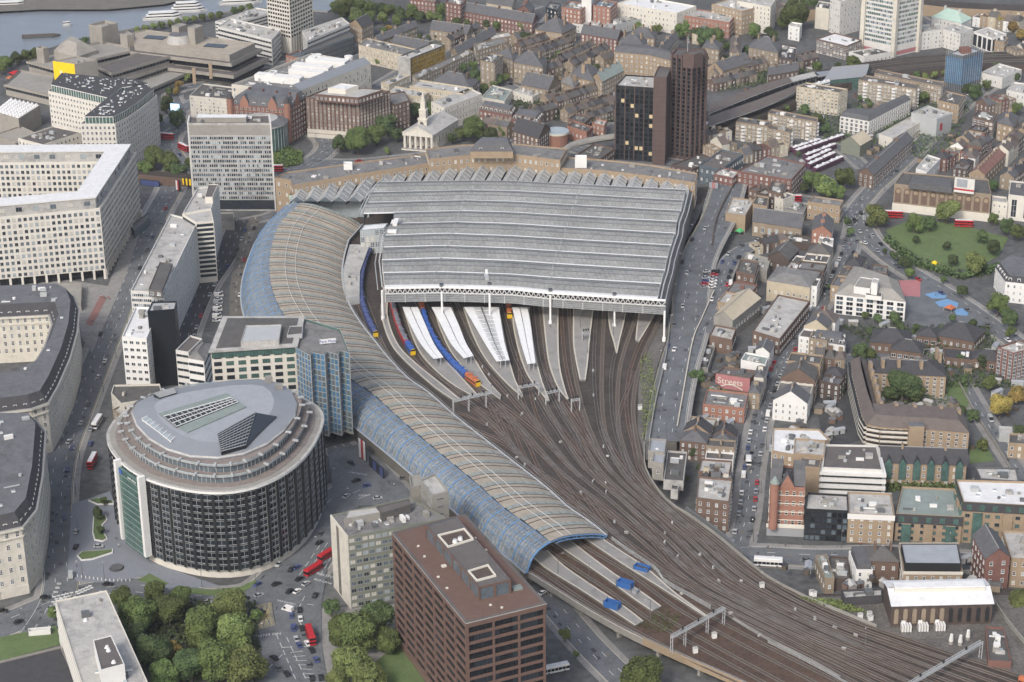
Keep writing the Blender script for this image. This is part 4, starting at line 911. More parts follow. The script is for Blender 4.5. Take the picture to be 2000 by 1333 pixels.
# ---- large white L-shaped office building at the left
hS = 42.5; Q4 = ccw([G(x, y, hS)[:2] for x, y in [(-90,432),(195,407),(266,297),(-90,300)]])
A, B_, C_, D_ = [Vector(G(x, y, hS)[:2]) for x, y in [(-90,432),(195,407),(266,297),(-90,300)]]
e1 = (B_ - A).normalized(); e2 = (C_ - B_).normalized(); e3 = (D_ - C_).normalized(); n1 = Vector((-e1.y, e1.x)); n2 = Vector((-e2.y, e2.x)); n3 = Vector((-e3.y, e3.x)); tw = 17
def isx(p, d, q, f): t = ((q.x - p.x) * f.y - (q.y - p.y) * f.x) / (d.x * f.y - d.y * f.x); return p + d * t
iB = isx(A + n1 * tw, e1, B_ + n2 * tw, e2); iC = isx(B_ + n2 * tw, e2, C_ + n3 * tw, e3); U = [A, B_, C_, D_, D_ + n3 * tw, iC, iB, A + n1 * tw]
sh, P, _ = bld('office_block', 'huge cream stone office block wrapped round a courtyard with a white roof', U, hS, wall='portland', roof='roof_light', win=(10,2.95,1.8,1.95, 'frame_grey', 's', 'pair'), z0=5.5, px=False)
b = MB(); b.prism(inset(P, 3),0,5.5, 'glass_black'); b.build('ground_floor', sh)
for k in (0,1,2):
 a, c = P[k], P[k + 1]; e = c - a; m = int(e.length / 6.2)
 for q in range(m + 1):
  p = a + e * q / m + Vector((-e.y, e.x)).normalized() * .6; w = MB(); w.box(p, 1.3,1.3,0,5.5, math.atan2(e.y, e.x), 'portland'); w.build('column', sh)
b = MB(); P2 = inset(P, 2.6); b.prism(P2, hS - 1, hS + 5.5, 'roof_light'); b.prism(inset(P, 2.1), hS + 5.2, hS + 5.7, 'portland', 'roof_white', True); b.build('attic', sh)
out = []; edge_windows(P2, hS - .4, hS + 5,(1,9,3.4,2.6, 'frame_grey', 'm', 'wide'), out); place_windows(sh, out, 60)
bld('podium', 'low concrete podium terrace with stained flat roof beside the cream office block', [(88,553),(160,553),(158,592),(95,575)],5, wall='concrete', roof='concrete', win=None)
bld('porch', 'glazed grey canopy roof at the foot of the cream office block', [(255,440),(290,415),(292,425),(262,452)],5, wall='glass_mid', roof='roof_grey')
# ---- curved white apartment building with dark penthouse
wh, P, _ = bld('apartment_block', 'curved front wing of the white stone apartment building with dark penthouse roof', [(157,242),(225,242),(250,229),(272,214),(290,200),(307,186),(285,174),(262,176),(235,188),(205,203),(182,222)],34, wall='portland', roof='roof_grey', win=(9,2.7,1.45,1.8, 'frame_white', 'd', 'sash'))
b = MB(); Q = inset(P, 2.4); b.prism(Q, 33,37.6, 'glass_green'); b.prism(inset(P, 1.9),37.6,38.1, 'white_paint', 'slate_dark', True); b.build('penthouse', wh); grid_facade(wh, Q, 33,37.6,1,2.2, .25, 'white_paint', .3, .2, 'penthouse_frame')
L = []; roof_clutter(L, inset(Q, 1),38.1,60,5,('roof_white', 'steel', 'roof_blue'), .38); [x.build('roof_unit', wh) for x in L]
wh, P, _ = bld('apartment_block', 'straight rear wing of the white stone apartment building facing the river', [(94,178),(214,206),(243,184),(300,176),(275,166),(180,158),(118,152)],34, wall='portland', roof='roof_grey', win=(9,2.7,1.3,1.6, 'frame_white', 'd', 'sash'))
b = MB(); Q = inset(P, 2.4); b.prism(Q, 33,37.6, 'glass_green'); b.prism(inset(P, 1.9),37.6,38.1, 'white_paint', 'slate_dark', True); b.build('penthouse', wh); grid_facade(wh, Q, 33,37.6,1,2.2, .25, 'white_paint', .3, .2, 'penthouse_frame')
L = []; roof_clutter(L, inset(Q, 1),38.1,60,8,('roof_white', 'steel', 'roof_blue'), .38); [x.build('roof_unit', wh) for x in L]
bld('low_block', 'low cream block with brown roof terrace beside the railway bridge', [(35,270),(84,283),(162,258),(104,246)],17, wall='cream', roof='roof_brown', win=(4,3,1.5,1.7, 'frame_white', 'd', 'sash'), units=10)
# ---- white banded tower and the long slab
tw_, P, ht = bld('office_tower', 'grey white banded office tower with blank concrete top by the roundabout', [(368,241),(527,241),(524,224),(371,227)],(375,241,412), wall='roof_light', roof='roof_brown', units=10, z0=0)
b = MB(); b.prism(inset(P, -.12), ht - 7.5, ht - 1.2, 'concrete'); b.build('blank_top', tw_)
band_windows(P, 7, ht - 8,14, tw_, ['glass_dark', 'glass_mid', 'glass_dark', 'glass_mid', 'glass_pale'], 'frame_white', .58,1.3, .1)
b = MB(); b.prism(inset(P, -.14),1,7, 'glass_dark'); b.build('ground_floor', tw_)
e = (P[1] - P[0]).normalized()
for k in range(4):
 a, c = P[k], P[(k + 1) % 4]
 if (c - a).length < 18: b = MB(); b.prism(ccw([a + (a - c).normalized() * .3, c + (c - a).normalized() * .3, c + (c - a).normalized() * .3 + Vector(((c - a).y, -(c - a).x)).normalized() * .8, a + (a - c).normalized() * .3 + Vector(((c - a).y, -(c - a).x)).normalized() * .8]),0, ht + .4, 'office_white', 'office_white'); b.build('end_wall', tw_)
g = G(497,250, ht); b = MB(); b.box(P[0].lerp(P[2], .42),30,6, ht - .9, ht + 2.2, math.atan2(e.y, e.x), 'concrete', 'roof_white'); b.build('plant_room', tw_)
es, P, he = bld('office_slab', 'long narrow white office slab with grey roof between the road and the station', [(255,568),(319,571),(386,432),(333,418)],(389,432,545), wall='office_white', roof='roof_light', units=12)
band_windows(P, 3, he - 1,11, es, ['glass_mid', 'glass_pale', 'glass_dark'], 'frame_white', .5,1.0, .1)
rooftop('roof_room', es, [(290,565),(316,568),(337,515),(312,512)], he - 1, he + 3, 'roof_brown', 'roof_dark', (1,3,2,1.6, 'frame_white', 'm', 'pair'))
et, P, h2 = bld('service_tower', 'pale service tower with two dark window strips on the long white slab', [(382,434),(417,431),(412,408),(356,418)], he + 2, wall='cream', roof='roof_light')
band_windows(P, 3, h2 - 1,12, et, 'glass_dark', 'frame_white', .6,12, .1)
es2, P, h3 = bld('office_slab', 'far end of the white office slab behind its service tower', [(357,416),(412,408),(427,362),(386,367)], he - 1, wall='office_white', roof='roof_light', units=5)
band_windows(P, 3, h3 - 1,11, es2,['glass_mid', 'glass_pale'], 'frame_white', .5,1.0, .1)
rooftop('roof_room', es2,[(400,385),(415,385),(426,360),(407,360)], h3 - 1, h3 + 3, 'cream', 'roof_brown')
bld('low_block', 'low podium with grey roof between the banded tower and the slab', [(425,432),(458,432),(456,415),(428,415)],6, wall='concrete', roof='roof_dark')
# ---- small buildings in front of the slab
bld('narrow_office', 'narrow white building with ducts and green rooftop plant on a white end wall', [(238,658),(286,661),(312,600),(264,600)],(244,662,778), wall='white_paint', roof='roof_white', units=10, win=(8,3,2,1.6, 'frame_white', 'd', 'pair'))
bld('black_block', 'black windowless block behind the narrow white building', [(288,608),(341,604),(345,588),(297,589)],(340,604,752), wall='black_clad', roof='steel', units=6)
bld('old_stone_house', 'weathered stone house with broken parapets below the white end wall', [(217,768),(236,788),(318,776),(312,750),(222,752)],13, wall='stone', roof='roof_dark', win=(3,3.5,1.2,1.8, 'frame_white', 'd', 'sash'), chim=2)
bld('old_stone_house', 'low yellow fronted house corner behind the rounded hotel', [(220,800),(240,812),(262,800),(246,786)],10, wall='yellow_brick', roof='roof_light', win=(3,3.5,1.2,1.6, 'frame_white', 'd', 'sash'))
bld('angular_office', 'grey angular office with thin window bands behind the rounded hotel', [(343,684),(368,688),(395,662),(372,655)],24, wall='office_white', roof='roof_brown', band=(6, 'glass_dark', 'frame_grey', .35,3))
bld('angular_office', 'white faceted office with folded roof left of the white hotel', [(367,700),(398,705),(412,672),(388,672)],23, wall='white_paint', roof='roof_grey', kind='rim', rise=2.5, mans=4, band=(5, 'glass_dark', 'frame_grey', .35,3))
pw, P, hp = bld('white_hotel', 'white hotel block with staggered paired windows and grey roof plant', [(412,688),(578,677),(592,622),(438,622)],(690,688,868), wall='cream', roof='roof_grey', win=(13,5.2,3.6,1.9, 'frame_black', 'g', 'pair'))
b = MB(); b.prism(inset(P, -.9), hp - .1, hp + .7, 'roof_light', 'roof_light', True); b.prism(inset(P, 2), hp, hp + 1, 'felt', 'roof_dark'); b.build('roof_rim', pw)
rooftop('plant_room', pw, [(470,668),(545,664),(550,634),(480,636)], hp, hp + 3.5, 'roof_light', 'steel'); rooftop('plant_room', pw, [(560,655),(590,652),(592,636),(566,637)], hp, hp + 2.5, 'steel', 'roof_dark')
band_windows(P, hp - 3.6, hp, 1, pw, 'glass_green', 'frame_black', .8,1.6, .15)
pg, P, _ = bld('glass_tower', 'pleated blue green glass hotel tower beside the curved vault', [(578,680),(606,695),(610,689),(634,694),(638,687),(660,693),(664,685),(682,690),(664,644),(592,622)], hp, wall='glass_green', roof='roof_grey', z0=6, par=1.)
grid_facade(pg, P, 6, hp, 15,2.4, .18, 'steel', .12, .14, 'glazing_frame')
out = []; edge_windows(P, 6, hp, (15,1.9,1.55,2.7, 'steel', 'blue', 'thin'), out, .05); place_windows(pg, out)
b = MB(); b.prism(inset(P, 5),0,6, 'glass_black'); b.build('ground_floor', pg); b = MB(); b.prism(inset(P, -.4),6,6.9, 'concrete', 'concrete', True); b.build('soffit', pg)
# ---- rounded black hotel
PPH = 41.0
ppx = [(211,850),(213,868),(222,885),(237,903),(258,920),(290,938),(330,951),(372,960),(415,964),(458,962),(500,953),(540,936),(575,913),(602,885),(620,855),(630,826),(626,806),(608,790),(580,778),(535,769),(480,765),(420,766),(360,772),(305,784),(256,803),(224,826)]
Pp = [Vector((p.x, p.y)) for p in (lambda C: C[:-1])(cr([G(x, y, PPH) for x, y in ppx] + [G(211,850, PPH)],5.5))]; Pp = ccw(Pp); c = cen(Pp); BL.append(Pp)
pp = thing('rounded_hotel', 'rounded black clad hotel with white window grids and stepped glass crown', 'hotel', (c.x, c.y, 0))
b = MB(); b.prism(Pp, 3.8, PPH, 'black_clad'); b.prism(inset(Pp, 2.2),0,3.8, 'glass_dark'); b.build('wall', pp)
b = MB(); b.prism(inset(Pp, -.7), PPH - .2, PPH + .9, 'white_paint', 'roof_light', True); b.prism(inset(Pp, .6), PPH + .9, PPH + 1.0, 'concrete', 'concrete'); b.build('parapet', pp)
b = MB(); b.prism(inset(Pp, 3.2), PPH + 1, PPH + 1.25, 'terracotta', 'terracotta'); b.build('terrace', pp)
out = []; edge_windows(Pp, 3.8, PPH - .6,(12,5.4,3.9,2.3, 'steel', 'b', 'wide'), out, .06); place_windows(pp, out)
b = MB()
for k, p in enumerate(Pp):
 q = Pp[(k + 1) % len(Pp)]; e = (q - p).normalized(); n = Vector((e.y, -e.x))
 for t in (0,): r_ = p.lerp(q, t); b.prism(ccw([r_ - e * .6, r_ + e * .6, r_ + e * .6 + n * .45, r_ - e * .6 + n * .45]),3.8, PPH - .3, 'frame_black', 'frame_black', True)
b.build('pier', pp)['kind'] = 'stuff'
rpx = [(258,806),(268,832),(292,858),(328,879),(372,892),(425,895),(475,887),(520,868),(553,842),(575,812),(579,788),(568,766),(545,750),(505,743),(455,745),(400,752),(345,762),(300,774),(270,788)]
Rp = ccw([Vector(G(x, y, PPH + 9)[:2]) for x, y in rpx]); T1 = inset(Pp, 6.8); T2 = inset(Pp, 9.8)
for nm, PP_, z0, z1 in (('upper_storey', T1, PPH + 1, PPH + 4.4),('upper_storey', T2, PPH + 4.4, PPH + 8.0)):
 b = MB(); b.prism(PP_, z0, z1, 'glass_mid'); b.build(nm, pp); grid_facade(pp, PP_, z0, z1,1,2.4, .2, 'steel', .2, .2, 'glazing_frame')
 b = MB(); b.prism(inset(PP_, -1.0), z1 - .25, z1 + .25, 'roof_light', 'terracotta', True); b.prism(inset(PP_, -1.2), z1 + .25, z1 + 1.1, 'glass_pale'); b.build('balcony_edge', pp)
 b = MB()
 for k in range(0, len(PP_),2):
  p = PP_[k]; q = inset(PP_, -2.6)[k]; b.bar((*p, z1 + 1.0),(*q, z1 + .9), .9, 'steel', .7)
 b.build('fin', pp)['kind'] = 'stuff'
R2 = inset(Rp, 9.5)
b = MB(); b.prism(inset(Rp, -.5), PPH + 8.4, PPH + 9, 'metal_roof', None, True); b.loft(inset(Rp, -.5), PPH + 9, Rp, PPH + 9.6, 'roof_light'); b.loft(Rp, PPH + 9.6, R2, PPH + 11.5, 'metal_roof'); b.face([(*p, PPH + 11.5) for p in R2], 'roof_blue'); b.build('roof', pp)
def roofpoly(pts, z, mat, nm, grid=None, h=.2):
 P = ccw([Vector(G(x, y, z)[:2]) for x, y in pts]); b = MB(); b.prism(P, z - h, z, mat, mat); b.build(nm, pp); return P
roofpoly([(309,808),(443,768),(481,795),(366,845)], PPH + 11.9, 'roof_green', 'roof_well')
Wp = roofpoly([(320,815),(452,778),(465,787),(345,835)], PPH + 12.0, 'glass_black', 'roof_light')
b = MB()
for k in range(13):
 t = k / 12; a, c2 = Wp[0].lerp(Wp[1], t), Wp[3].lerp(Wp[2], t); b.bar((*a, PPH + 12.4),(*c2, PPH + 12.4), .22, 'steel'); t2 = min(1, t + .08); c3 = Wp[3].lerp(Wp[2], t2); b.bar((*a, PPH + 12.4),(*c3, PPH + 12.4), .13, 'steel')
for t in (0, .33, .66,1): b.bar((*Wp[0].lerp(Wp[3], t), PPH + 12.5),(*Wp[1].lerp(Wp[2], t), PPH + 12.5), .25, 'white_steel')
b.build('roof_lattice', pp)
for pts, nm in (([(425,850),(500,808),(540,815),(480,872),(432,885)], 'a'),([(300,772),(340,762),(345,770),(312,780)], 'b')):
 Q = ccw([Vector(G(x, y, PPH + 11.2)[:2]) for x, y in pts]); b = MB(); b.prism(Q, PPH + 10.2, PPH + 11.6, 'glass_black', 'glass_black')
 for t in [k / 9 for k in range(10)]:
  b.bar((*Q[0].lerp(Q[1], t), PPH + 11.9),(*Q[-1].lerp(Q[-2], t), PPH + 11.9), .22, 'steel_dark'); b.bar((*Q[0].lerp(Q[-1], t), PPH + 12.0),(*Q[1].lerp(Q[-2], t), PPH + 12.0), .22, 'steel')
 b.build('plant_screen', pp)
Q = ccw([Vector(G(x, y, PPH + 10.5)[:2]) for x, y in [(277,820),(288,815),(342,855),(334,864)]]); b = MB(); b.prism(Q, PPH + 9, PPH + 10.9, 'white_paint', 'glass_pale')
for k in range(8): t = k / 7; b.bar((*Q[0].lerp(Q[3], t), PPH + 11),(*Q[1].lerp(Q[2], t), PPH + 11), .3, 'white_paint')
b.build('skylight', pp)
for x, y in ((525,742),(545,757)): g = G(x, y, PPH + 11); b = MB(); b.box(g, 3,3, PPH + 9, PPH + 12.5, .3, 'concrete'); b.build('roof_unit', pp)
# tall glass entrance slot between two white fins
fa, fb_ = Vector(G(236,905, PPH)[:2]), Vector(G(282,938, PPH)[:2]); e = (fb_ - fa).normalized(); n = Vector((e.y, -e.x)); n = n if n.dot(-fa) > 0 else -n
for p in (fa, fb_): b = MB(); b.prism(ccw([p - e * .9, p + e * .9, p + e * .9 + n * 3, p - e * .9 + n * 3]),5, PPH + 2.2, 'white_paint', 'white_paint', True); b.build('white_fin', pp)
b = MB(); b.prism(ccw([fa + e * .9 + n * .4, fb_ - e * .9 + n * .4, fb_ - e * .9 + n * 1.8, fa + e * .9 + n * 1.8]),3, PPH - 1, 'glass_green', 'glass_green', True)
for k in range(12): z = 4 + k * 3; b.prism(ccw([fa + e * .9 + n * 1.8, fb_ - e * .9 + n * 1.8, fb_ - e * .9 + n * 1.95, fa + e * .9 + n * 1.95]), z, z + .25, 'roof_green', 'roof_green', True)
b.build('glass_entrance', pp)
b = MB(); z = PPH - 3.4; b.prism(ccw([fa + e * 1.5 + n * 1.8, fa + e * 3.8 + n * 1.8, fa + e * 3.8 + n * 2.1, fa + e * 1.5 + n * 2.1]), z, z + 2.2, 'train_blue', 'train_blue', True)
b.build('blue_sign', pp)
def text3(s, loc, rot, size, mat, name, parent=None, ext=.03):
 cu = bpy.data.curves.new(name, 'FONT'); cu.body = s; cu.size = size; cu.extrude = ext; cu.align_x = 'CENTER'; cu.align_y = 'CENTER'; cu.materials.append(MT[mat]); t = bpy.data.objects.new(name + '_tmp', cu)
 dg = bpy.context.evaluated_depsgraph_get(); me = bpy.data.meshes.new_from_object(t.evaluated_get(dg) if t.name in dg.objects else t); me.materials.clear(); me.materials.append(MT[mat]); bpy.data.objects.remove(t)
 o = bpy.data.objects.new(name, me); COL.objects.link(o); o.matrix_world = Matrix.Translation(loc) @ rot; 
 if parent: o.parent = parent; o.matrix_parent_inverse = Matrix.Translation(-parent.location)
 return o
def facing(nrm): nrm = Vector((nrm[0], nrm[1],0)).normalized(); x = Vector((-nrm.y, nrm.x, 0)); return Matrix(((x.x, 0, nrm.x, 0),(x.y, 0, nrm.y, 0),(0,1,0,0),(0,0,0,1)))
b = MB(); b.prism(inset(Pp, .9), .1,3.8, 'cream'); b.build('ground_piers', pp)
text3('park plaza', (*(fa.lerp(fb_, .62) + n * 2.0), PPH - 2.4), facing(n),1.7, 'white_paint', 'sign_letters', pp)
u0, u1 = G(624,671, hp - .2), G(656,668, hp - .2); dd = (u1 - u0).normalized(); nn = Vector((dd.y, -dd.x, 0)); b = MB(); b.face([u0 + nn, u1 + nn, u1 + nn + up * 2.4, u0 + nn + up * 2.4], 'white_paint'); b.build('sign_board', pw)
text3('Park Plaza', (u0 + u1) / 2 + nn * 1.1 + up * 1.1, facing(nn),1.9, 'train_blue', 'sign_letters', pw)
# ---- green panel block, concrete lift towers, brown office
gb, P, hg = bld('office_block', 'drab office block with green panels and cluttered roof between hotel and brown office', [(647,1006),(680,1048),(872,1012),(800,972)],(680,1048,1190), wall='green_panel', roof='roof_grey', units=34, win=(10,2.75,2.2,1.7, 'frame_grey', 'm', 'wide'), storey_line=('green_panel', 10), par=.6)
b = MB(); k = max(range(4), key=lambda k: (P[(k + 1) % 4] - P[k]).x * -1 if (P[(k + 1) % 4] - P[k]).y < 0 else -99)
for k in range(4):
 a, c = P[k], P[(k + 1) % 4]; e = c - a; nv = Vector((e.y, -e.x)).normalized()
 if nv.x < -.6: b.prism(ccw([a, c, c + nv * .5, a + nv * .5]),0, hg + .2, 'stone', 'stone', True); b.prism(ccw([a.lerp(c, .35) + nv * .5, a.lerp(c, .5) + nv * .5, a.lerp(c, .5) + nv * .56, a.lerp(c, .35) + nv * .56]),1, hg - 1, 'concrete_dark', 'stone', True)
b.build('end_wall', gb)
rooftop('plant_room', gb, [(672,1014),(742,1001),(738,990),(680,998)], hg - .6, hg + 3, 'concrete', 'roof_light'); rooftop('plant_room', gb, [(735,990),(800,975),(803,985),(745,1003)], hg - .6, hg + 3.4, 'roof_dark', 'roof_brown')
bld('lift_tower', 'taller concrete lift tower with pale roof behind the green panelled block', [(821,937),(843,968),(876,960),(850,925)], hg + 6, wall='concrete', roof='roof_light', win=(11,7,3, .5, 'frame_grey', 'm', 'thin'))
bld('lift_tower', 'smaller concrete tower with white rooftop units left of the taller one', [(799,929),(803,952),(822,948),(822,928)], hg + 3, wall='concrete', roof='concrete', units=3)
bo, P, hb_ = bld('brown_office', 'brown brick office block with deep grid of black windows in the foreground', [(770,1041),(912,1215),(1062,1178),(906,1007)],(775,1041,1262), wall='brown_brick', roof='roof_brown', z0=0, units=0, par=.9)
b = MB(); b.prism(inset(P, -.05),4.5, hb_ - 1.6, 'glass_black'); b.build('glazing', bo)
out = []; edge_windows(P, 4.5, hb_ - 1.6,(12,11,10.1,2.9, 'frame_black', 'b', 'wide', .3), out, .08); place_windows(bo, out)
grid_facade(bo, P, 4.5, hb_ - 1.6,12,11, .75, 'purple_brick', .75,1.0)
b = MB(); b.prism(inset(P, -.78), hb_ - 2.2, hb_ - .02, 'purple_brick', 'purple_brick', True); b.build('parapet', bo); b = MB(); b.prism(inset(P, -.9), hb_ - .25, hb_ + .1, 'roof_light', None, True); Q = inset(P, .4)
for k in range(4): j = (k + 1) % 4; a, c = inset(P, -.9)[k], inset(P, -.9)[j]; b.face([(*a, hb_ + .1),(*c, hb_ + .1),(*Q[j], hb_ + .1),(*Q[k], hb_ + .1)], 'roof_brown')
b.build('coping', bo)
ph, PQ = rooftop('penthouse', bo, [(833,1026),(890,1009),(996,1133),(936,1147)], hb_ - 1, hb_ + 5.5, 'glass_mid', 'roof_brown'); grid_facade(bo, PQ, hb_ - .5, hb_ + 5.3,1,8, .3, 'purple_brick', .9, .8, 'penthouse_frame')
for pts in ([(858,1046),(906,1034),(922,1053),(876,1067)],[(917,1116),(952,1105),(966,1124),(932,1133)]):
 Q = ccw([Vector(G(x, y, hb_ + 5.6)[:2]) for x, y in pts]); b = MB(); Qo = inset(Q, -.5)
 for k in range(4): j = (k + 1) % 4; b.face([(*Qo[k], hb_ + 5.9),(*Qo[j], hb_ + 5.9),(*Q[j], hb_ + 5.9),(*Q[k], hb_ + 5.9)], 'cream'); b.face([(*Q[k], hb_ + 5.9),(*Q[j], hb_ + 5.9),(*Q[j], hb_ + 5.15),(*Q[k], hb_ + 5.15)], 'cream'); b.face([(*Qo[k], hb_ + 5.9),(*Qo[j], hb_ + 5.9),(*Qo[j], hb_ + 5),(*Qo[k], hb_ + 5)], 'cream')
 b.face([(*q, hb_ + 5.2) for q in Q], 'dark_brick'); b.build('roof_well', bo)
for x, y in ((889,1060),(899,1055)): g = G(x, y, hb_ + 5.2); b = MB(); b.cyl(g, 1.1, hb_ + 5.2, hb_ + 6.6, 'white_paint', 'steel', 12, .8); b.build('fan', bo)
for x, y, s in ((817,1068,1),(829,1088,1),(867,1107,2),(856,1128,1),(873,1150,1),(958,1183,1),(980,1188,1),(928,1052,1),(948,1076,1.4),(1010,1150,4)): g = G(x, y, hb_); b = MB(); b.box(g, .9 * s, .7 * s, hb_ - .9, hb_ + .1 * s + .4, .4, 'roof_green' if s == 4 else 'cream'); b.build('roof_unit', bo)
b = MB(); g0, g1 = G(840,1040, hb_ - .8), G(940,1160, hb_ - .8)
# ---- old stone county building with dark mansards
def county(name, label, pts, h, **k):
 r, P, hh = bld(name, label, pts, h, wall='stone', roof='slate_dark', kind='mansard', rise=5.5, mans=3.2, dormers=4.2, win=(5,3.6,1.5,2.3, 'frame_white', 'd', 'grid'), plinth=('stone', 4.5), **k)
 b = MB(); b.prism(inset(P, -1.1), hh - 1.2, hh, 'stone', 'lead', True); b.prism(inset(P, -.5), hh - 5, hh - 4.5, 'stone', 'stone', True); b.build('cornice', r)
 L = []; roof_clutter(L, inset(P, 4.5), hh + 5.5,18,3,('white_paint', 'steel')); [x.build('roof_unit', r) for x in L]; return r
hc = HB(100,768,864)
county('county_building', 'old stone crescent building with dark tiled mansard and green dormers on the main road', [(-60,575),(120,568),(142,580),(152,606),(148,650),(134,700),(110,755),(92,786),(60,797),(-60,812),(-60,748),(22,742),(62,722),(88,680),(104,634),(98,614),(-60,622)], hc)
county('county_building', 'southern old stone building with grey roof and chamfered corner by the zebra crossing', [(-60,822),(68,822),(86,846),(80,930),(68,996),(42,1028),(-60,1050)], HB(68,1005,1135))
st, P, h_ = bld('hospital_block', 'pale concrete block with stained flat roof at the bottom left', [(108,1174),(208,1153),(310,1380),(180,1400)],20, wall='cream', roof='roof_light', band=(5, 'glass_mid', 'frame_white', .55,1.4), units=8, par=.5)
rooftop('roof_room', st, [(182,1250),(217,1241),(243,1297),(197,1309)],19.5,27, 'white_paint', 'roof_brown'); 
for x, y in ((209,1264),(212,1270),(222,1293),(167,1211)): g = G(x, y, 27 if x > 180 else 20); b = MB(); b.cyl(g, 1., g.z - .4, g.z + .6, 'white_paint', n=12, r1=.5); b.build('roof_dome', st)
bld('low_block', 'low building with a dark wet flat roof at the bottom left edge', [(-60,1306),(119,1262),(136,1300),(150,1345),(-60,1400)],4.5, wall='concrete', roof='slate_dark')
# ---- riverside concrete buildings
def conc(label, pts, h, roof='nt_concrete', **k):
 k.setdefault('name', 'concrete_theatre'); nm = k.pop('name'); return bld(nm, label, pts, h, wall='nt_concrete', roof=roof, **k)
conc('tallest plain concrete fly tower by the river', [(173,48),(198,54),(230,45),(205,40)],(176,48,122), name='fly_tower', units=3, par=2)
conc('smaller concrete tower right of the tallest fly tower', [(234,66),(248,70),(261,67),(248,60)],26, name='fly_tower')
yt, P, h_ = conc('broad concrete fly tower carrying a yellow banner', [(103,120),(146,126),(190,117),(150,110)],(148,126,205), name='fly_tower', units=2)
for k in range(4):
 a, c = P[k], P[(k + 1) % 4]; e = (c - a).normalized(); nv = Vector((e.y, -e.x))
 if seen(a, c, h_) and nv.x < 0 and (c - a).length > 6:
  b = MB(); p, q = a + e * .2 + nv * .15, c - e * .2 + nv * .15; b.prism(ccw([p, q, q + nv * .1, p + nv * .1]), h_ - 19, h_ + .2, 'poster_yellow', 'poster_yellow', True); b.build('banner', yt)
  for t, m in ((.35, 'frame_white'),(.55, 'frame_grey'),(.7, 'frame_black'),(.85, 'frame_grey')): b = MB(); g = p.lerp(q, t) + nv * .2; b.prism(ccw([g - e * .7, g + e * .7, g + e * .7 + nv * .05, g - e * .7 + nv * .05]), h_ - 18, h_ - 5 - 3 * t, m, m, True); b.build('banner_figure', yt)
for lb, pts, h in (('long terraced concrete theatre wing with brown deck', [(190,130),(218,143),(330,110),(290,98)],17),('lower terrace slab of the concrete theatre', [(185,148),(225,162),(335,125),(300,112)],11),('lowest ramped concrete slab beside the road bridge', [(240,170),(275,182),(370,140),(365,122),(300,140)],7),
     ('stepped concrete terrace left of the fly towers', [(55,120),(110,135),(190,110),(130,95)],12),('upper concrete terrace below the tallest fly tower', [(110,100),(180,116),(270,96),(200,82)],17),('low concrete deck with walkways left of the yellow banner', [(10,165),(95,185),(105,150),(40,138)],8)):
 r, P, h_ = conc(lb, pts, h, 'roof_brown' if 'brown' in lb else 'concrete')
 band_windows(P, h - 4.6, h - 1.4,1, r, 'glass_dark', 'nt_concrete', .6,3, .05); b = MB(); b.prism(inset(P, -1.2), h - 1.4, h + .1, 'nt_concrete', None, True); b.build('balcony', r)
conc('slim concrete stair tower at the west of the theatre', [(70,93),(84,96),(94,93),(80,90)],22, name='stair_tower')
tr, P, h_ = conc('faceted tent roofed concrete auditorium beside the fly tower', [(105,100),(150,112),(190,98),(160,82),(120,84)],19, kind='rim', rise=7, mans=9)
gy, P, h_ = conc('concrete gallery with a roof of small white glass pyramids', [(-10,218),(36,232),(78,206),(20,194)],14, name='gallery'); b = MB()
for i in range(7):
 for j in range(8):
  u, v = (i + .5) / 7,(j + .5) / 8; p = P[0].lerp(P[1], u).lerp(P[3].lerp(P[2], u), v); b.cyl(p, 2.0, h_ - .5, h_ + 2, 'roof_white', n=4, r1=0.0)
o = b.build('glass_pyramids', gy); o['kind'] = 'stuff'
conc('plain concrete annex block in front of the pyramid roofed gallery', [(-10,262),(30,280),(75,262),(40,246)],8, name='annex')
ib, P, h_ = bld('terraced_office', 'broad low office of stacked concrete slabs by the river trees', [(260,63),(285,58),(498,84),(448,108),(262,86)],22, wall='nt_concrete', roof='euro_panel')
for q, (z, i_) in enumerate(((14.5,-3.5),(7,-7))): b = MB(); b.prism(inset(P, i_), z, z + 2.6, 'nt_concrete', 'roof_brown', True); b.build('slab', ib); b = MB(); b.prism(inset(P, i_ + 3), z - 4, z, 'glass_black'); b.build('window_band', ib)
for pts, h in (([(335,50),(349,54),(364,48),(350,45)],31),([(366,53),(380,57),(396,50),(382,47)],33)): rooftop('tower', ib, pts, 21, h, 'nt_concrete', 'concrete')
for x, y in ((303,72),(421,88)): g = G(x, y, 22); b = MB(); b.box(g, 16,8,20,21.6,-.3, 'frame_black', 'glass_black'); b.build('roof_court', ib)
g = G(350,80,22); b = MB(); b.cyl(g, 9,21,27, 'roof_light', 'felt', 24,7); b.build('drum', ib)
# ---- round cinema
g = G(513,288,0); im = thing('round_cinema', 'round glass drum cinema half hidden behind the banded tower', 'cinema', tuple(g)); b = MB(); b.cyl(g, 17,0,17.5, 'glass_green', n=40); b.build('glass_wall', im)
b = MB(); b.cyl(g, 16.2,1,16, 'train_red', n=40); b.build('inner_drum', im)
b = MB()
for k in range(40): a = 2 * math.pi * k / 40; b.bar((g.x + 17.1 * math.cos(a), g.y + 17.1 * math.sin(a),0),(g.x + 17.1 * math.cos(a), g.y + 17.1 * math.sin(a),17.5), .25, 'steel')
b.build('mullions', im); b = MB(); b.cyl(g, 17.8,17.5,18.6, 'roof_light', n=40); b.cyl(g, 17.8,18.6,20.5, 'felt', 'felt', 40,11); b.cyl(g, 11,20.5,21.2, 'steel', 'felt', 32,5); b.build('roof', im)
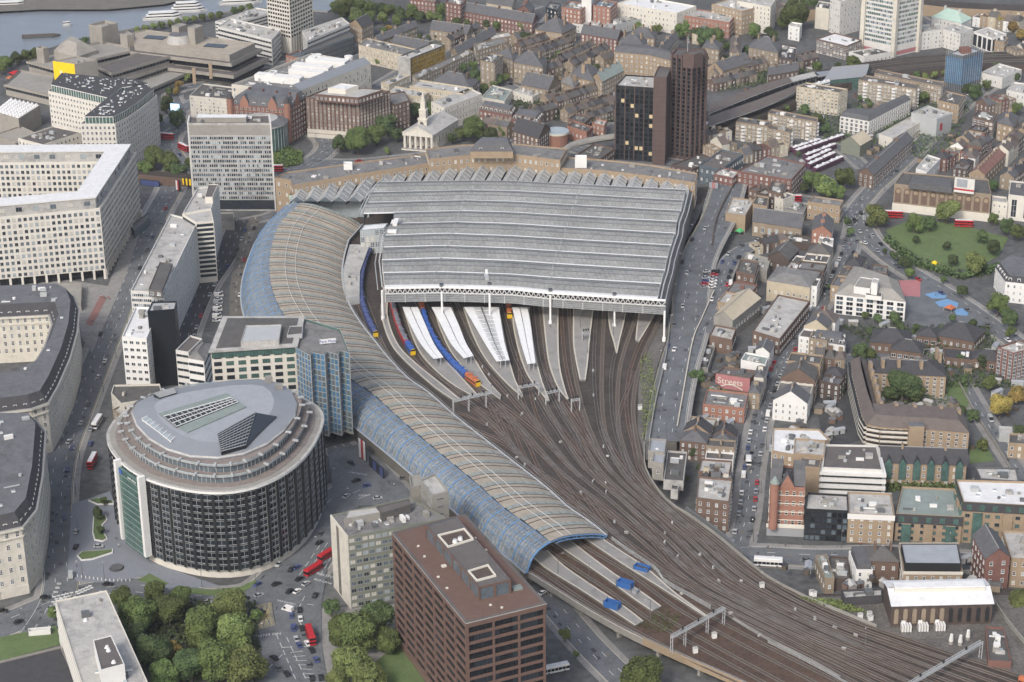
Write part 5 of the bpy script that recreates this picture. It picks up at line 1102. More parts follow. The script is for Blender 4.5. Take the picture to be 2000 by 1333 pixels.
# ---------------------------------------------------------------- centre and upper half
YB, TB_, SG = 'yellow_brick', 'tan_brick', 'frame_white'
def wn_(nf, sp=3.2, w=1.2, h=1.6, fr='frame_white', g='m', st='sash'): return (nf, sp, w, h, fr, g, st)
# white banded residential tower with podium
gt = [G(x, y, 0) for x, y in ((528,97),(570,107),(613,86),(575,77))]
t_, P, _ = bld('banded_tower', 'tall white and dark banded tower by the river bend', gt, 88, wall='office_white', roof='roof_light', px=False)
band_windows(P, 12,87,24, t_, 'glass_black', 'frame_black', .52,6, .12)
b = MB()
for k in range(4):
 a, c = P[k], P[(k + 1) % 4]; e = (c - a); n = Vector((e.y, -e.x)).normalized(); m = 9
 for q in range(m + 1): p = a + e * q / m; u = e.normalized() * .28; b.prism(ccw([p - u, p + u, p + u + n * .5, p - u + n * .5]),0,87, 'stone', 'stone')
b.build('facade_rib', t_)
for lb, pts, h in (('low white banded wing left of the tall banded tower', [(425,52),(530,78),(548,58),(450,36)],20),('long white banded wing right of the tall banded tower', [(600,80),(683,46),(668,34),(590,60)],18),('sloping metal roofed white hall near the river trees', [(420,42),(447,48),(540,22),(500,15)],15)):
 r, P, h_ = bld('studio_block', lb, pts, h, wall='office_white', roof='roof_light', units=22); band_windows(P, 1, h_ - 1,5, r, 'glass_dark', 'office_white', .4,3, .1)
bld('studio_block', 'glass fronted brown block in front of the tall banded tower', [(587,100),(594,105),(692,70),(680,62)],15, wall='glass_mid', roof='roof_dark', band=(4, 'glass_dark', 'frame_grey', .5,2))
bld('brick_hut', 'orange brick block with grey glass upper storey beside the tower base', [(558,108),(585,114),(610,103),(584,98)],11, wall='orange_brick', roof='glass_mid', win=wn_(3))
bld('market_hall', 'ochre gabled wharf building with black and white timbered end', [(683,46),(707,55),(729,44),(706,36)],13, wall=TB_, roof='slate_dark', kind='gable', rise=5, win=wn_(3,3,1.4,1.6))
# big block with white rooftop plant
cw, P, hc2 = bld('plant_roofed_block', 'large stone block whose flat roof is crowded with white plant and tanks', [(452,165),(586,178),(724,124),(608,104)],26, wall='stone', roof='roof_grey', units=70, win=wn_(6,4,1.6,2.2), par=1.6)
L = []; roof_clutter(L, inset(P, 3), hc2 - 1.6,50,77,('white_paint', 'white_paint', 'roof_white', 'steel')); [x.build('roof_unit', cw) for x in L]
for x, y, sx, sy in ((545,150,34,7),(610,130,28,8),(640,118,30,9),(600,140,26,6)): g = G(x, y, 28); b = MB(); b.box(g, sx, sy, hc2 - 1.6, hc2 + 3,-.35, 'white_paint'); b.build('plant_room', cw)
for x, y in ((534,145),(610,116),(620,112),(681,115),(530,148)): g = G(x, y, 28); b = MB(); b.cyl(g, 3, hc2 - 1.6, hc2 + 4, 'white_paint', n=14); b.build('tank', cw)
k = max(range(4), key=lambda k: (P[k] + P[(k + 1) % 4]).x - (P[k] + P[(k + 1) % 4]).y); a, c = P[k], P[(k + 1) % 4]; e = c - a; n = Vector((-e.y, e.x)).normalized(); b = MB(); b.face([(*a, hc2 + .1),(*c, hc2 + .1),(*(c + n * 6), hc2 + 3.5),(*(a + n * 6), hc2 + 3.5)], 'metal_roof'); b.build('metal_roof_strip', cw)
bld('white_stone_block', 'ornate white stone block with flat roof left of the red gabled block', [(370,187),(447,194),(470,172),(396,163)],(372,187,236), wall='stone', roof='roof_dark', units=14, win=wn_(7,3.0,1.2,1.7), storey_line=('portland', 7))
for x, y in ((380,158),(412,148)): g = G(x, y, 22); b = MB(); b.box(g, 2.2,2,20,31,0, 'tan_brick'); tag(b.build('chimney_tower'), 'pale brick chimney stack on the white stone block, %s' % ('left one' if x < 400 else 'right one'), 'chimney')
rb, P, hr = bld('red_gabled_block', 'ornate red brick and terracotta block with gables and turrets', [(450,203),(560,212),(600,190),(500,172)],25, wall='red_brick', roof='slate', kind='mansard', rise=5, mans=3, dormers=6, win=wn_(7,3.0,1.3,1.9, 'cream', 'd', 'box'), storey_line=('orange_brick', 7), chim=4)
for k in range(4):
 a, c = P[k], P[(k + 1) % 4]; e = c - a; l = e.length
 if not seen(a, c, hr): continue
 e /= l; n = Vector((e.y, -e.x)); m = max(1, int(l / 14))
 for q in range(m):
  p = a + e * l * (q + .5) / m; b = MB(); f = p + n * .3
  b.face([(*(f - e * 3), hr - 2),(*(f + e * 3), hr - 2),(*(f + e * 3), hr + 2),(*f, hr + 7),(*(f - e * 3), hr + 2)], 'orange_brick'); g0 = p - n * 4; b.face([(*(f - e * 3), hr + 2),(*f, hr + 7),(*g0, hr + 7),(*(g0 - e * 3), hr + 2)], 'slate'); b.face([(*(f + e * 3), hr + 2),(*f, hr + 7),(*g0, hr + 7),(*(g0 + e * 3), hr + 2)], 'slate'); b.build('gable', rb)
 b = MB(); b.cyl(a + n * .5,2.2,2, hr + 4, 'orange_brick', n=10); b.cyl(a + n * .5,2.5, hr + 4, hr + 9, 'slate_dark', n=10, r1=0.); b.build('turret', rb)
wb, P, hw = bld('purple_brick_block', 'massive plum brick mansion block with pale stone base and stepped attic', [(597,190),(702,198),(762,178),(650,168)],(598,190,268), wall='purple_brick', roof='roof_grey', units=26, win=wn_(9,2.8,1.2,1.7, 'stone', 'm', 'box'), plinth=('stone', 6), storey_line=('red_brick', 9))
rooftop('attic', wb, [(615,184),(700,191),(748,176),(655,168)], hw - 1, hw + 4, 'purple_brick', 'roof_light', wn_(1,3,1.3,1.8)); rooftop('lift_room', wb, [(640,172),(675,175),(700,167),(665,163)], hw + 3, hw + 7, 'cream', 'roof_white')
bld('purple_brick_block', 'stepped eastern wing of the plum brick mansion block', [(745,186),(770,205),(800,196),(790,178)], hw - 9, wall='purple_brick', roof='roof_grey', win=wn_(6,2.8,1.2,1.7, 'stone'))
for lb, pts, h in (('peach rendered front range of the courtyard college', [(755,178),(824,190),(838,180),(770,168)],16),('pale stone college range with a slate strip along its long side', [(842,199),(868,211),(941,183),(915,171)],17),('peach rear range of the courtyard college behind the church', [(800,168),(905,183),(925,172),(820,156)],17),('narrow link range of the peach college', [(760,166),(800,148),(786,144),(744,160)],16)):
 bld('college_range', lb, pts, h, wall='cream' if 'pale' in lb else 'pale_brick', roof='roof_light', win=wn_(4,3.0,1.2,1.8), units=6, storey_line=('cream', 4))
# ---- church with portico and steeple
hE = 11.5
P0, P1, P2, P3 = [Vector(G(x, y, hE)[:2]) for x, y in ((786,259),(845,264),(893,233),(840,226))]
ch = thing('church', 'pale stone church with six column portico and slender steeple', 'church', (*((P0 + P2) / 2),0)); ec = (P1 - P0).normalized(); nc = (P3 - P0).normalized(); W_ = (P1 - P0).length; LN = (P2 - P1).length
A = P0 + nc * 6; Bq = P0 + ec * W_ + nc * 6; Cq = Bq + nc * (LN - 6); Dq = A + nc * (LN - 6)
b = MB(); b.prism(ccw([A, Bq, Cq, Dq]),0, hE, 'stone'); b.face([(*Cq, hE),(*Dq, hE),(*((Cq + Dq) / 2), hE + 4.5)], 'stone'); b.build('nave_wall', ch)
m0, m1 = (P0 + P0 + ec * W_) / 2,(Cq + Dq) / 2; b = MB()
for s in (-1,1): q0 = m0 + ec * s * (W_ / 2 + .8) - nc * .6; q1 = m1 + ec * s * (W_ / 2 + .8); b.face([(*q0, hE),(*q1, hE),(*m1, hE + 5),(*(m0 - nc * .6), hE + 5)], 'roof_light')
b.build('roof', ch); b = MB(); F0_, F1_ = P0 - nc * .2, P0 + ec * W_ - nc * .2; b.prism(ccw([F0_, F1_, F1_ + nc * 6.5, F0_ + nc * 6.5]), hE - 2, hE, 'cream', 'cream', True); b.face([(*F0_, hE),(*F1_, hE),(*((F0_ + F1_) / 2), hE + 4.6)], 'cream'); b.bar((*(F0_ - nc * .2), hE),(*((F0_ + F1_) / 2 - nc * .2), hE + 4.8), .5, 'cream'); b.bar((*(F1_ - nc * .2), hE),(*((F0_ + F1_) / 2 - nc * .2), hE + 4.8), .5, 'cream'); b.build('pediment', ch)
b = MB(); b.prism(ccw([P0 - nc * 2, P0 + ec * W_ - nc * 2, Bq, A]),0,1, 'stone', 'paving'); b.build('steps', ch)
for k in range(6): p = P0 + ec * (W_ * (k + .3) / 5.6) + nc * .8; b = MB(); b.cyl(p, .95,1, hE - 2, 'cream', n=12, r1=.8); b.build('column', ch)
tc = P0 + ec * W_ / 2 + nc * 9; b = MB(); an = math.atan2(ec.y, ec.x); b.box(tc, 6,6, hE, hE + 8, an, 'stone'); b.box(tc, 4.6,4.6, hE + 8, hE + 14, an, 'stone'); b.box(tc, 6.6,6.6, hE + 7.6, hE + 8.3, an, 'cream'); b.box(tc, 5.2,5.2, hE + 13.8, hE + 14.4, an, 'cream'); b.box(tc, 3.2,3.2, hE + 14.4, hE + 19, an, 'stone'); b.cyl(tc, 1.5, hE + 19, hE + 28, 'stone', n=8, r1=.15); b.build('steeple', ch)
b = MB(); f = tc - nc * 3.06; b.cyl((0,0),1.4,0, .15, 'slate_dark', n=16); o = b.build('clock_face', ch); o.matrix_parent_inverse = Matrix.Translation(-ch.location); o.matrix_basis = Matrix.Translation((*f, hE + 5)) @ facing(-nc)
for k in range(6):
 p = Bq.lerp(Cq, (k + .6) / 6); e = (Cq - Bq).normalized(); nv = Vector((e.y, -e.x)); mm = Matrix(((-e.x, nv.x, 0, p.x - ch.location.x),(-e.y, nv.y, 0, p.y - ch.location.y),(0,0,1,4),(0,0,0,1))); link('window', wmesh(1.8,4.5, 'cream', 'glass_dark', 'box'), ch, mm)
# ---- black towers
def ribs(root, P, z0, z1, sp, mat, w=.5, d=.5):
 b = MB()
 for k in range(len(P)):
  a, c = P[k], P[(k + 1) % len(P)]; e = c - a; m = max(1, int(e.length / sp)); n = Vector((e.y, -e.x)).normalized(); u = e.normalized() * w / 2
  for q in range(m + 1): p = a + e * q / m; b.prism(ccw([p - u, p + u, p + u + n * d, p - u + n * d]), z0, z1, mat, mat)
 b.build('facade_rib', root)
k1, P, h = bld('black_tower', 'lower black glass tower with a few lit windows', [(1203,167),(1277,172),(1290,150),(1222,146)],(1205,167,312), wall='frame_black', roof='roof_light', units=9); out = []; edge_windows(P, 1, h - 2,(15,2.7,2.2,2.5, 'frame_black', 'l', 'thin'), out); place_windows(k1, out); ribs(k1, P, 0, h, 5.4, 'tower_brick', .6, .5)
k2, P, h = bld('stair_shaft', 'plain brown brick stair shaft joined to the lower black tower', [(1277,150),(1302,152),(1311,132),(1286,129)],(1290,150,322), wall='tower_brick', roof='roof_brown', units=2, storey_line=('dark_brick', 18))
k3, P, h = bld('tall_tower', 'tallest dark ribbed brown tower block', [(1313,106),(1352,112),(1380,106),(1374,96),(1322,95)],(1345,110,312), wall='tower_brick', roof='roof_dark', units=3); out = []; edge_windows(P, 2, h - 2,(24,3.2,1.9,2.0, 'frame_black', 'b', 'thin'), out); place_windows(k3, out); ribs(k3, P, 0, h + .5,3.2, 'tower_brick', .9, .9)
rooftop('plant_room', k3,[(1334,104),(1355,107),(1372,103),(1352,99)], h - 1, h + 8, 'tower_brick', 'roof_brown'); b = MB(); g = G(1343,97, h + 8); b.cyl(g, .2, h, h + 16, 'steel', n=6); b.build('mast', k3)
bld('tower_podium', 'brown podium block at the foot of the black towers', [(1310,322),(1352,330),(1400,312),(1370,300)],8, wall='tower_brick', roof='roof_dark', units=6, win=wn_(2))
# curved footbridge tube and red schools
C = cr([G(x, y, 9) for x, y in [(1098,300),(1120,285),(1160,275),(1205,268)]],4); b = MB(); A_, B_2 = offs(C, -3), offs(C, 3)
for k in range(len(C) - 1):
 pr = lambda i: [C[i] + (A_[i] - C[i]) * math.cos(t) + up * 2.6 * math.sin(t) for t in [math.pi * q / 6 for q in range(7)]]; u, v = pr(k), pr(k + 1)
 for q in range(6): b.face([u[q], u[q + 1], v[q + 1], v[q]], 'concrete')
 b.face([A_[k], A_[k + 1], A_[k + 1] - up * 3, A_[k] - up * 3], 'concrete_dark')
b.face([u[0]] + u[1:], 'concrete'); o = b.build('tube_footbridge'); recenter(o, C[len(C) // 2]); tag(o, 'long pale concrete tube footbridge left of the lower black tower', 'footbridge')
bld('yellow_striped_flats', 'modern flats with yellow panel stripes and a blank white end', [(779,110),(802,114),(869,88),(846,83)],17, wall='roof_dark', roof='roof_light', units=8, win=(5,2.2,1.1,2.6, 'poster_yellow', 'd', 'thin'))
b = MB(); p, q = Vector(G(778,110,17)[:2]), Vector(G(802,115,17)[:2]); n = Vector(((q - p).y, -(q - p).x)).normalized(); n = n if n.y < 0 else -n; b.prism(ccw([p, q, q + n * .6, p + n * .6]),0,17.6, 'roof_light', 'white_paint'); o = b.build('end_wall'); recenter(o, (*p, 0)); tag(o, 'blank white gable wall at the end of the yellow striped flats', 'wall')
bld('stone_flats', 'pale stone block with arched dormers behind the yellow striped flats', [(700,88),(790,108),(812,96),(716,74)],13, wall='pale_brick', roof='roof_grey', win=wn_(4), units=14)
# ---- generic streets: rows of small houses, each house its own thing
HC = [0]
BR = [YB, YB, YB, TB_, 'brown_brick', 'pale_brick', 'dark_brick', 'red_brick']
def row(p0, p1, n, dep, h, where, walls=BR, roofs=('slate', 'slate_dark', 'tile_brown', 'roof_dark'), kind='gable', nf=3, prep='by', grp=None, jit=.8, chim=1, side=1, z0=0.):
 a, c = Vector(G(p0[0], p0[1], h)[:2]), Vector(G(p1[0], p1[1], h)[:2]); e = (c - a); l = e.length / n; e.normalize(); nv = Vector((-e.y, e.x)) * side
 for k in range(n):
  hh = h + random.uniform(-jit, jit); d = dep + random.uniform(-1,1) * min(1, jit); q0, q1 = a + e * (l * k + .02), a + e * (l * (k + 1) - .02); kd = kind if kind != 'mix' else random.choice(['gable', 'flat', 'flat', 'hip']); w_ = random.choice(walls)
  r, P, _ = bld('terraced_house' if n > 5 else 'street_building', 'x', [q0, q1, q1 + nv * d, q0 + nv * d], hh, wall=w_, roof=random.choice(roofs) if kd != 'flat' else random.choice(['roof_grey', 'roof_light', 'roof_dark', 'roof_brown', 'felt']), kind=kd, win=(nf, 2.9,1.0,1.5, 'frame_white', 'm', 'sash'), px=False, chim=chim, units=random.choice([0,1,2,3]) if kd == 'flat' else 0, cat='house', ridge_dir=0, eave=.0 if kd == 'gable' else .2, z0=z0)
  r['group'] = grp or 'small buildings ' + where; CN = {'yellow_brick': 'yellow brick', 'tan_brick': 'tan brick', 'brown_brick': 'brown brick', 'pale_brick': 'pale brick', 'dark_brick': 'dark brick', 'red_brick': 'red brick', 'white_paint': 'white', 'orange_brick': 'orange brick', 'cream': 'cream', 'stone': 'stone'}
  REG.append((r, '%s %s house' % (CN.get(w_, 'brick'), {'gable': 'pitched', 'flat': 'flat roofed', 'hip': 'hipped'}[kd]), prep)); HC[0] += 1
# fine-grained terraces in the upper middle
RP = dict(walls=['brown_brick', 'dark_brick', YB, YB], nf=2, jit=.2)
for (a, c, n, s) in (((1018,92),(1118,62),20,1),((1040,108),(1120,80),18,1),((1098,120),(1180,82),17,1),((1120,128),(1196,92),15,1),((1090,200),(1200,165),20,1),((1110,222),(1205,195),16,1),((1150,232),(1205,214),9,1)): row(a, c, n, 8.5,7, 'in the old terraces', **RP)
# mid-rise blocks: name, label, pts, h, wall, roof, kind, window rows, extras
MID = [
 ('tenement', 'dark slate roofed L shaped range behind the timbered wharf building', [(728,76),(740,82),(815,52),(806,46)],9, YB, 'slate', 'gable', 2),
 ('tenement', 'long low yellow terrace beyond the square lawn', [(840,58),(912,68),(926,58),(850,48)],8, YB, 'slate', 'gable', 2),
 ('tenement', 'low slate roofed terrace in front of the square lawn', [(765,84),(830,98),(848,88),(780,76)],8, YB, 'slate', 'gable', 2),
 ('tenement', 'long slate roofed terrace right of the yellow striped flats', [(880,100),(895,108),(968,66),(956,58)],9, YB, 'slate', 'gable', 2),
 ('tenement', 'long terrace with rooftop row left of the school villas', [(805,146),(815,154),(925,102),(915,96)],10, YB, 'roof_grey', 'flat', 3),
 ('villa_block', 'brown brick block with white gabled dormers and slate hipped roof', [(845,160),(918,175),(934,158),(862,146)],12, 'brown_brick', 'slate', 'hip', 3),
 ('flats', 'pale blank ended flats left of the leafy garden', [(938,118),(966,124),(982,108),(955,104)],19, 'yellow_brick', 'roof_dark', 'flat', 6),
 ('flats', 'yellow brick flats with slate roof at the upper centre', [(968,108),(1002,118),(1014,106),(984,98)],14, YB, 'slate', 'hip', 4),
 ('flats', 'yellow brick corner flats above the white banded school', [(930,100),(990,82),(984,72),(925,86)],11, YB, 'roof_grey', 'flat', 3),
 ('flats', 'small flats with brown roof near the upper centre road', [(960,78),(1000,70),(994,62),(956,68)],9, YB, 'roof_light', 'flat', 3),
 ('dormered_terrace', 'red brick terrace with white dormers right of the church', [(936,214),(1000,226),(1008,214),(944,203)],12, 'red_brick', 'tile_brown', 'mansard', 3),
 ('dormered_terrace', 'second red brick terrace with white dormers behind the footbridge', [(1000,232),(1050,240),(1062,226),(1010,218)],12, 'red_brick', 'tile_brown', 'mansard', 3),
 ('dormered_terrace', 'third dormered brick terrace with tall party walls', [(1002,256),(1052,270),(1075,252),(1022,240)],12, 'brown_brick', 'slate_dark', 'gable', 4),
 ('school_hall', 'orange brick hall beside the round brick drum', [(1108,246),(1146,258),(1158,248),(1120,236)],9, 'orange_brick', 'roof_dark', 'flat', 1),
 ('low_block', 'small brown brick hall with white roof edge left of the black tower', [(1110,232),(1142,240),(1156,228),(1124,222)],9, 'brown_brick', 'roof_dark', 'flat', 2),
 ('low_block', 'low orange brick block behind the tube footbridge', [(1156,240),(1180,246),(1186,236),(1164,232)],8, 'orange_brick', 'roof_light', 'flat', 2),
 ('low_block', 'low dark block under the tube footbridge', [(1126,302),(1170,312),(1200,290),(1160,280)],9, 'brown_brick', 'roof_dark', 'flat', 2),
 ('flats', 'yellow brick flats with slate roof right of the leafy lane', [(1003,122),(1060,132),(1068,116),(1012,106)],15, YB, 'slate', 'hip', 4),
 ('chapel', 'slate roofed hall left of the old terraces', [(1018,166),(1070,176),(1094,160),(1042,152)],9, YB, 'slate', 'gable', 2),
 ('low_block', 'low white roofed workshops left of the chapel', [(1000,178),(1040,190),(1062,178),(1022,168)],6, 'cream', 'roof_light', 'flat', 1),
 ('low_block', 'green glass roofed block left of the slate hall', [(940,190),(985,198),(1000,176),(962,166)],7, 'stone', 'roof_green', 'flat', 2),
 ('school', 'yellow brick school with slate hips in the upper centre', [(1112,148),(1160,160),(1178,140),(1130,130)],12, TB_, 'slate', 'hip', 3),
 ('school', 'tall yellow brick school block behind the lower black tower', [(1158,150),(1176,160),(1218,138),(1198,128)],14, TB_, 'roof_green', 'gable', 4),
 ('school', 'brown school wing with grey roof near the leafy lane', [(1096,160),(1120,172),(1132,160),(1108,150)],9, TB_, 'roof_grey', 'hip', 2),
 ('mansion_block', 'long yellow brick mansion block with many chimneys behind the black towers', [(1200,102),(1268,108),(1325,122),(1320,108),(1270,94),(1204,90)],18, TB_, 'slate', 'rim', 5),
 ('mansion_block', 'yellow brick mansion block with hipped roof beyond the long one', [(1208,84),(1258,92),(1264,78),(1216,72)],15, TB_, 'slate', 'hip', 4),
 ('mansion_block', 'slate roofed terrace climbing behind the mansion blocks', [(1280,98),(1296,106),(1325,74),(1312,66)],13, YB, 'slate', 'gable', 4),
 ('mansion_block', 'squat yellow mansion block near the park trees', [(1228,68),(1278,76),(1284,64),(1236,58)],14, TB_, 'slate', 'hip', 4),
 ('red_flats', 'bright red brick flats with white framed windows and white chimneys', [(1135,66),(1205,78),(1218,66),(1146,56)],14, 'red_brick', 'slate', 'gable', 5),
 ('long_shed', 'pale long roofed school near the upper centre', [(1118,46),(1180,54),(1188,44),(1126,38)],7, 'office_white', 'roof_light', 'flat', 2),
 ('yellow_school', 'yellow brick school with slate mansard at the upper centre', [(1045,58),(1098,66),(1126,52),(1072,42)],12, TB_, 'slate', 'hip', 3),
 ('long_shed', 'open sided metal roofed depot below the white warehouse', [(1180,42),(1196,50),(1255,36),(1238,28)],8, 'steel', 'roof_light', 'flat', 1),
 ('arcaded_warehouse', 'long cream warehouse with arched ground floor and white roof', [(1206,6),(1322,26),(1360,12),(1250,-8)],17, 'cream', 'roof_white', 'flat', 4),
 ('pink_warehouse', 'pink rendered warehouse right of the arcaded cream one', [(1322,28),(1425,44),(1436,30),(1340,14)],13, 'orange_brick', 'roof_light', 'flat', 3),
 ('office_block', 'tall tan block with louvred flank at the top right of centre', [(1390,8),(1450,22),(1488,12),(1430,-4)],19, TB_, 'roof_light', 'flat', 5),
 ('office_block', 'pale office with dark window bands at the top edge beside the park', [(1440,2),(1505,14),(1516,-2),(1452,-12)],22, 'cream', 'roof_light', 'flat', 6),
 ('red_towers', 'orange brick apartment tower with grey top near the white shaft', [(1097,14),(1134,20),(1150,8),(1112,2)],18, 'orange_brick', 'roof_grey', 'flat', 5),
 ('white_shaft', 'blank white rendered shaft between the orange brick towers', [(1136,-8),(1155,-4),(1160,-12),(1142,-16)],26, 'white_paint', 'roof_light', 'flat', 0),
 ('red_towers', 'orange and glass apartment tower right of the white shaft', [(1158,10),(1192,16),(1206,4),(1172,-2)],20, 'orange_brick', 'glass_mid', 'flat', 6),
 ('glass_block', 'dark glass block left of the orange brick tower', [(1066,14),(1088,20),(1096,8),(1074,4)],15, 'glass_dark', 'roof_grey', 'flat', 4),
 ('red_terrace', 'red brick housing with slate roofs by the upper centre trees', [(902,22),(1040,46),(1050,36),(912,12)],11, 'red_brick', 'slate', 'gable', 3),
 ('red_terrace', 'red brick towers at the top edge left of the dormered terrace', [(870,4),(900,10),(910,0),(880,-6)],18, 'red_brick', 'roof_grey', 'flat', 5),
 ('red_terrace', 'cream fronted terrace along the top edge', [(950,6),(1000,14),(1008,4),(958,-4)],12, 'pale_brick', 'slate', 'gable', 3),
 ('red_terrace', 'red brick block at the top edge with a stepped roof', [(800,-2),(850,4),(860,-8),(810,-14)],14, 'red_brick', 'roof_grey', 'flat', 4),
 ('red_terrace', 'small red gabled chapel at the top edge', [(1008,20),(1038,26),(1044,14),(1016,10)],11, 'red_brick', 'slate', 'gable', 2),
 ('low_block', 'flat roofed yard buildings below the top edge', [(1000,34),(1030,40),(1040,30),(1010,24)],7, 'brown_brick', 'roof_dark', 'flat', 2),
]
for nm, lb, pts, h, wl_, rf_, kd, nf in MID:
 kw = dict(kind=kd, win=wn_(nf) if nf else None, units=random.randint(6,14) if kd == 'flat' else 0, chim=3 if kd in ('gable', 'hip') else 0)
 if kd == 'mansard': kw.update(rise=3.2, dormers=3.4, mans=2.)
 if kd == 'rim': kw.update(rise=3.5, mans=4.5)
 bld(nm, lb, pts, h, wall=wl_, roof=rf_, **kw)
g = G(1088,282,0); t = thing('brick_drum', 'round orange brick drum with open top beside the school hall', 'drum building', tuple(g)); b = MB(); b.cyl(g, 7.5,0,8, 'orange_brick', n=24); b.build('wall', t); b = MB(); b.cyl(g, 7.9,8,9.5, 'cream', 'glass_pale', 24); b.build('rim', t)
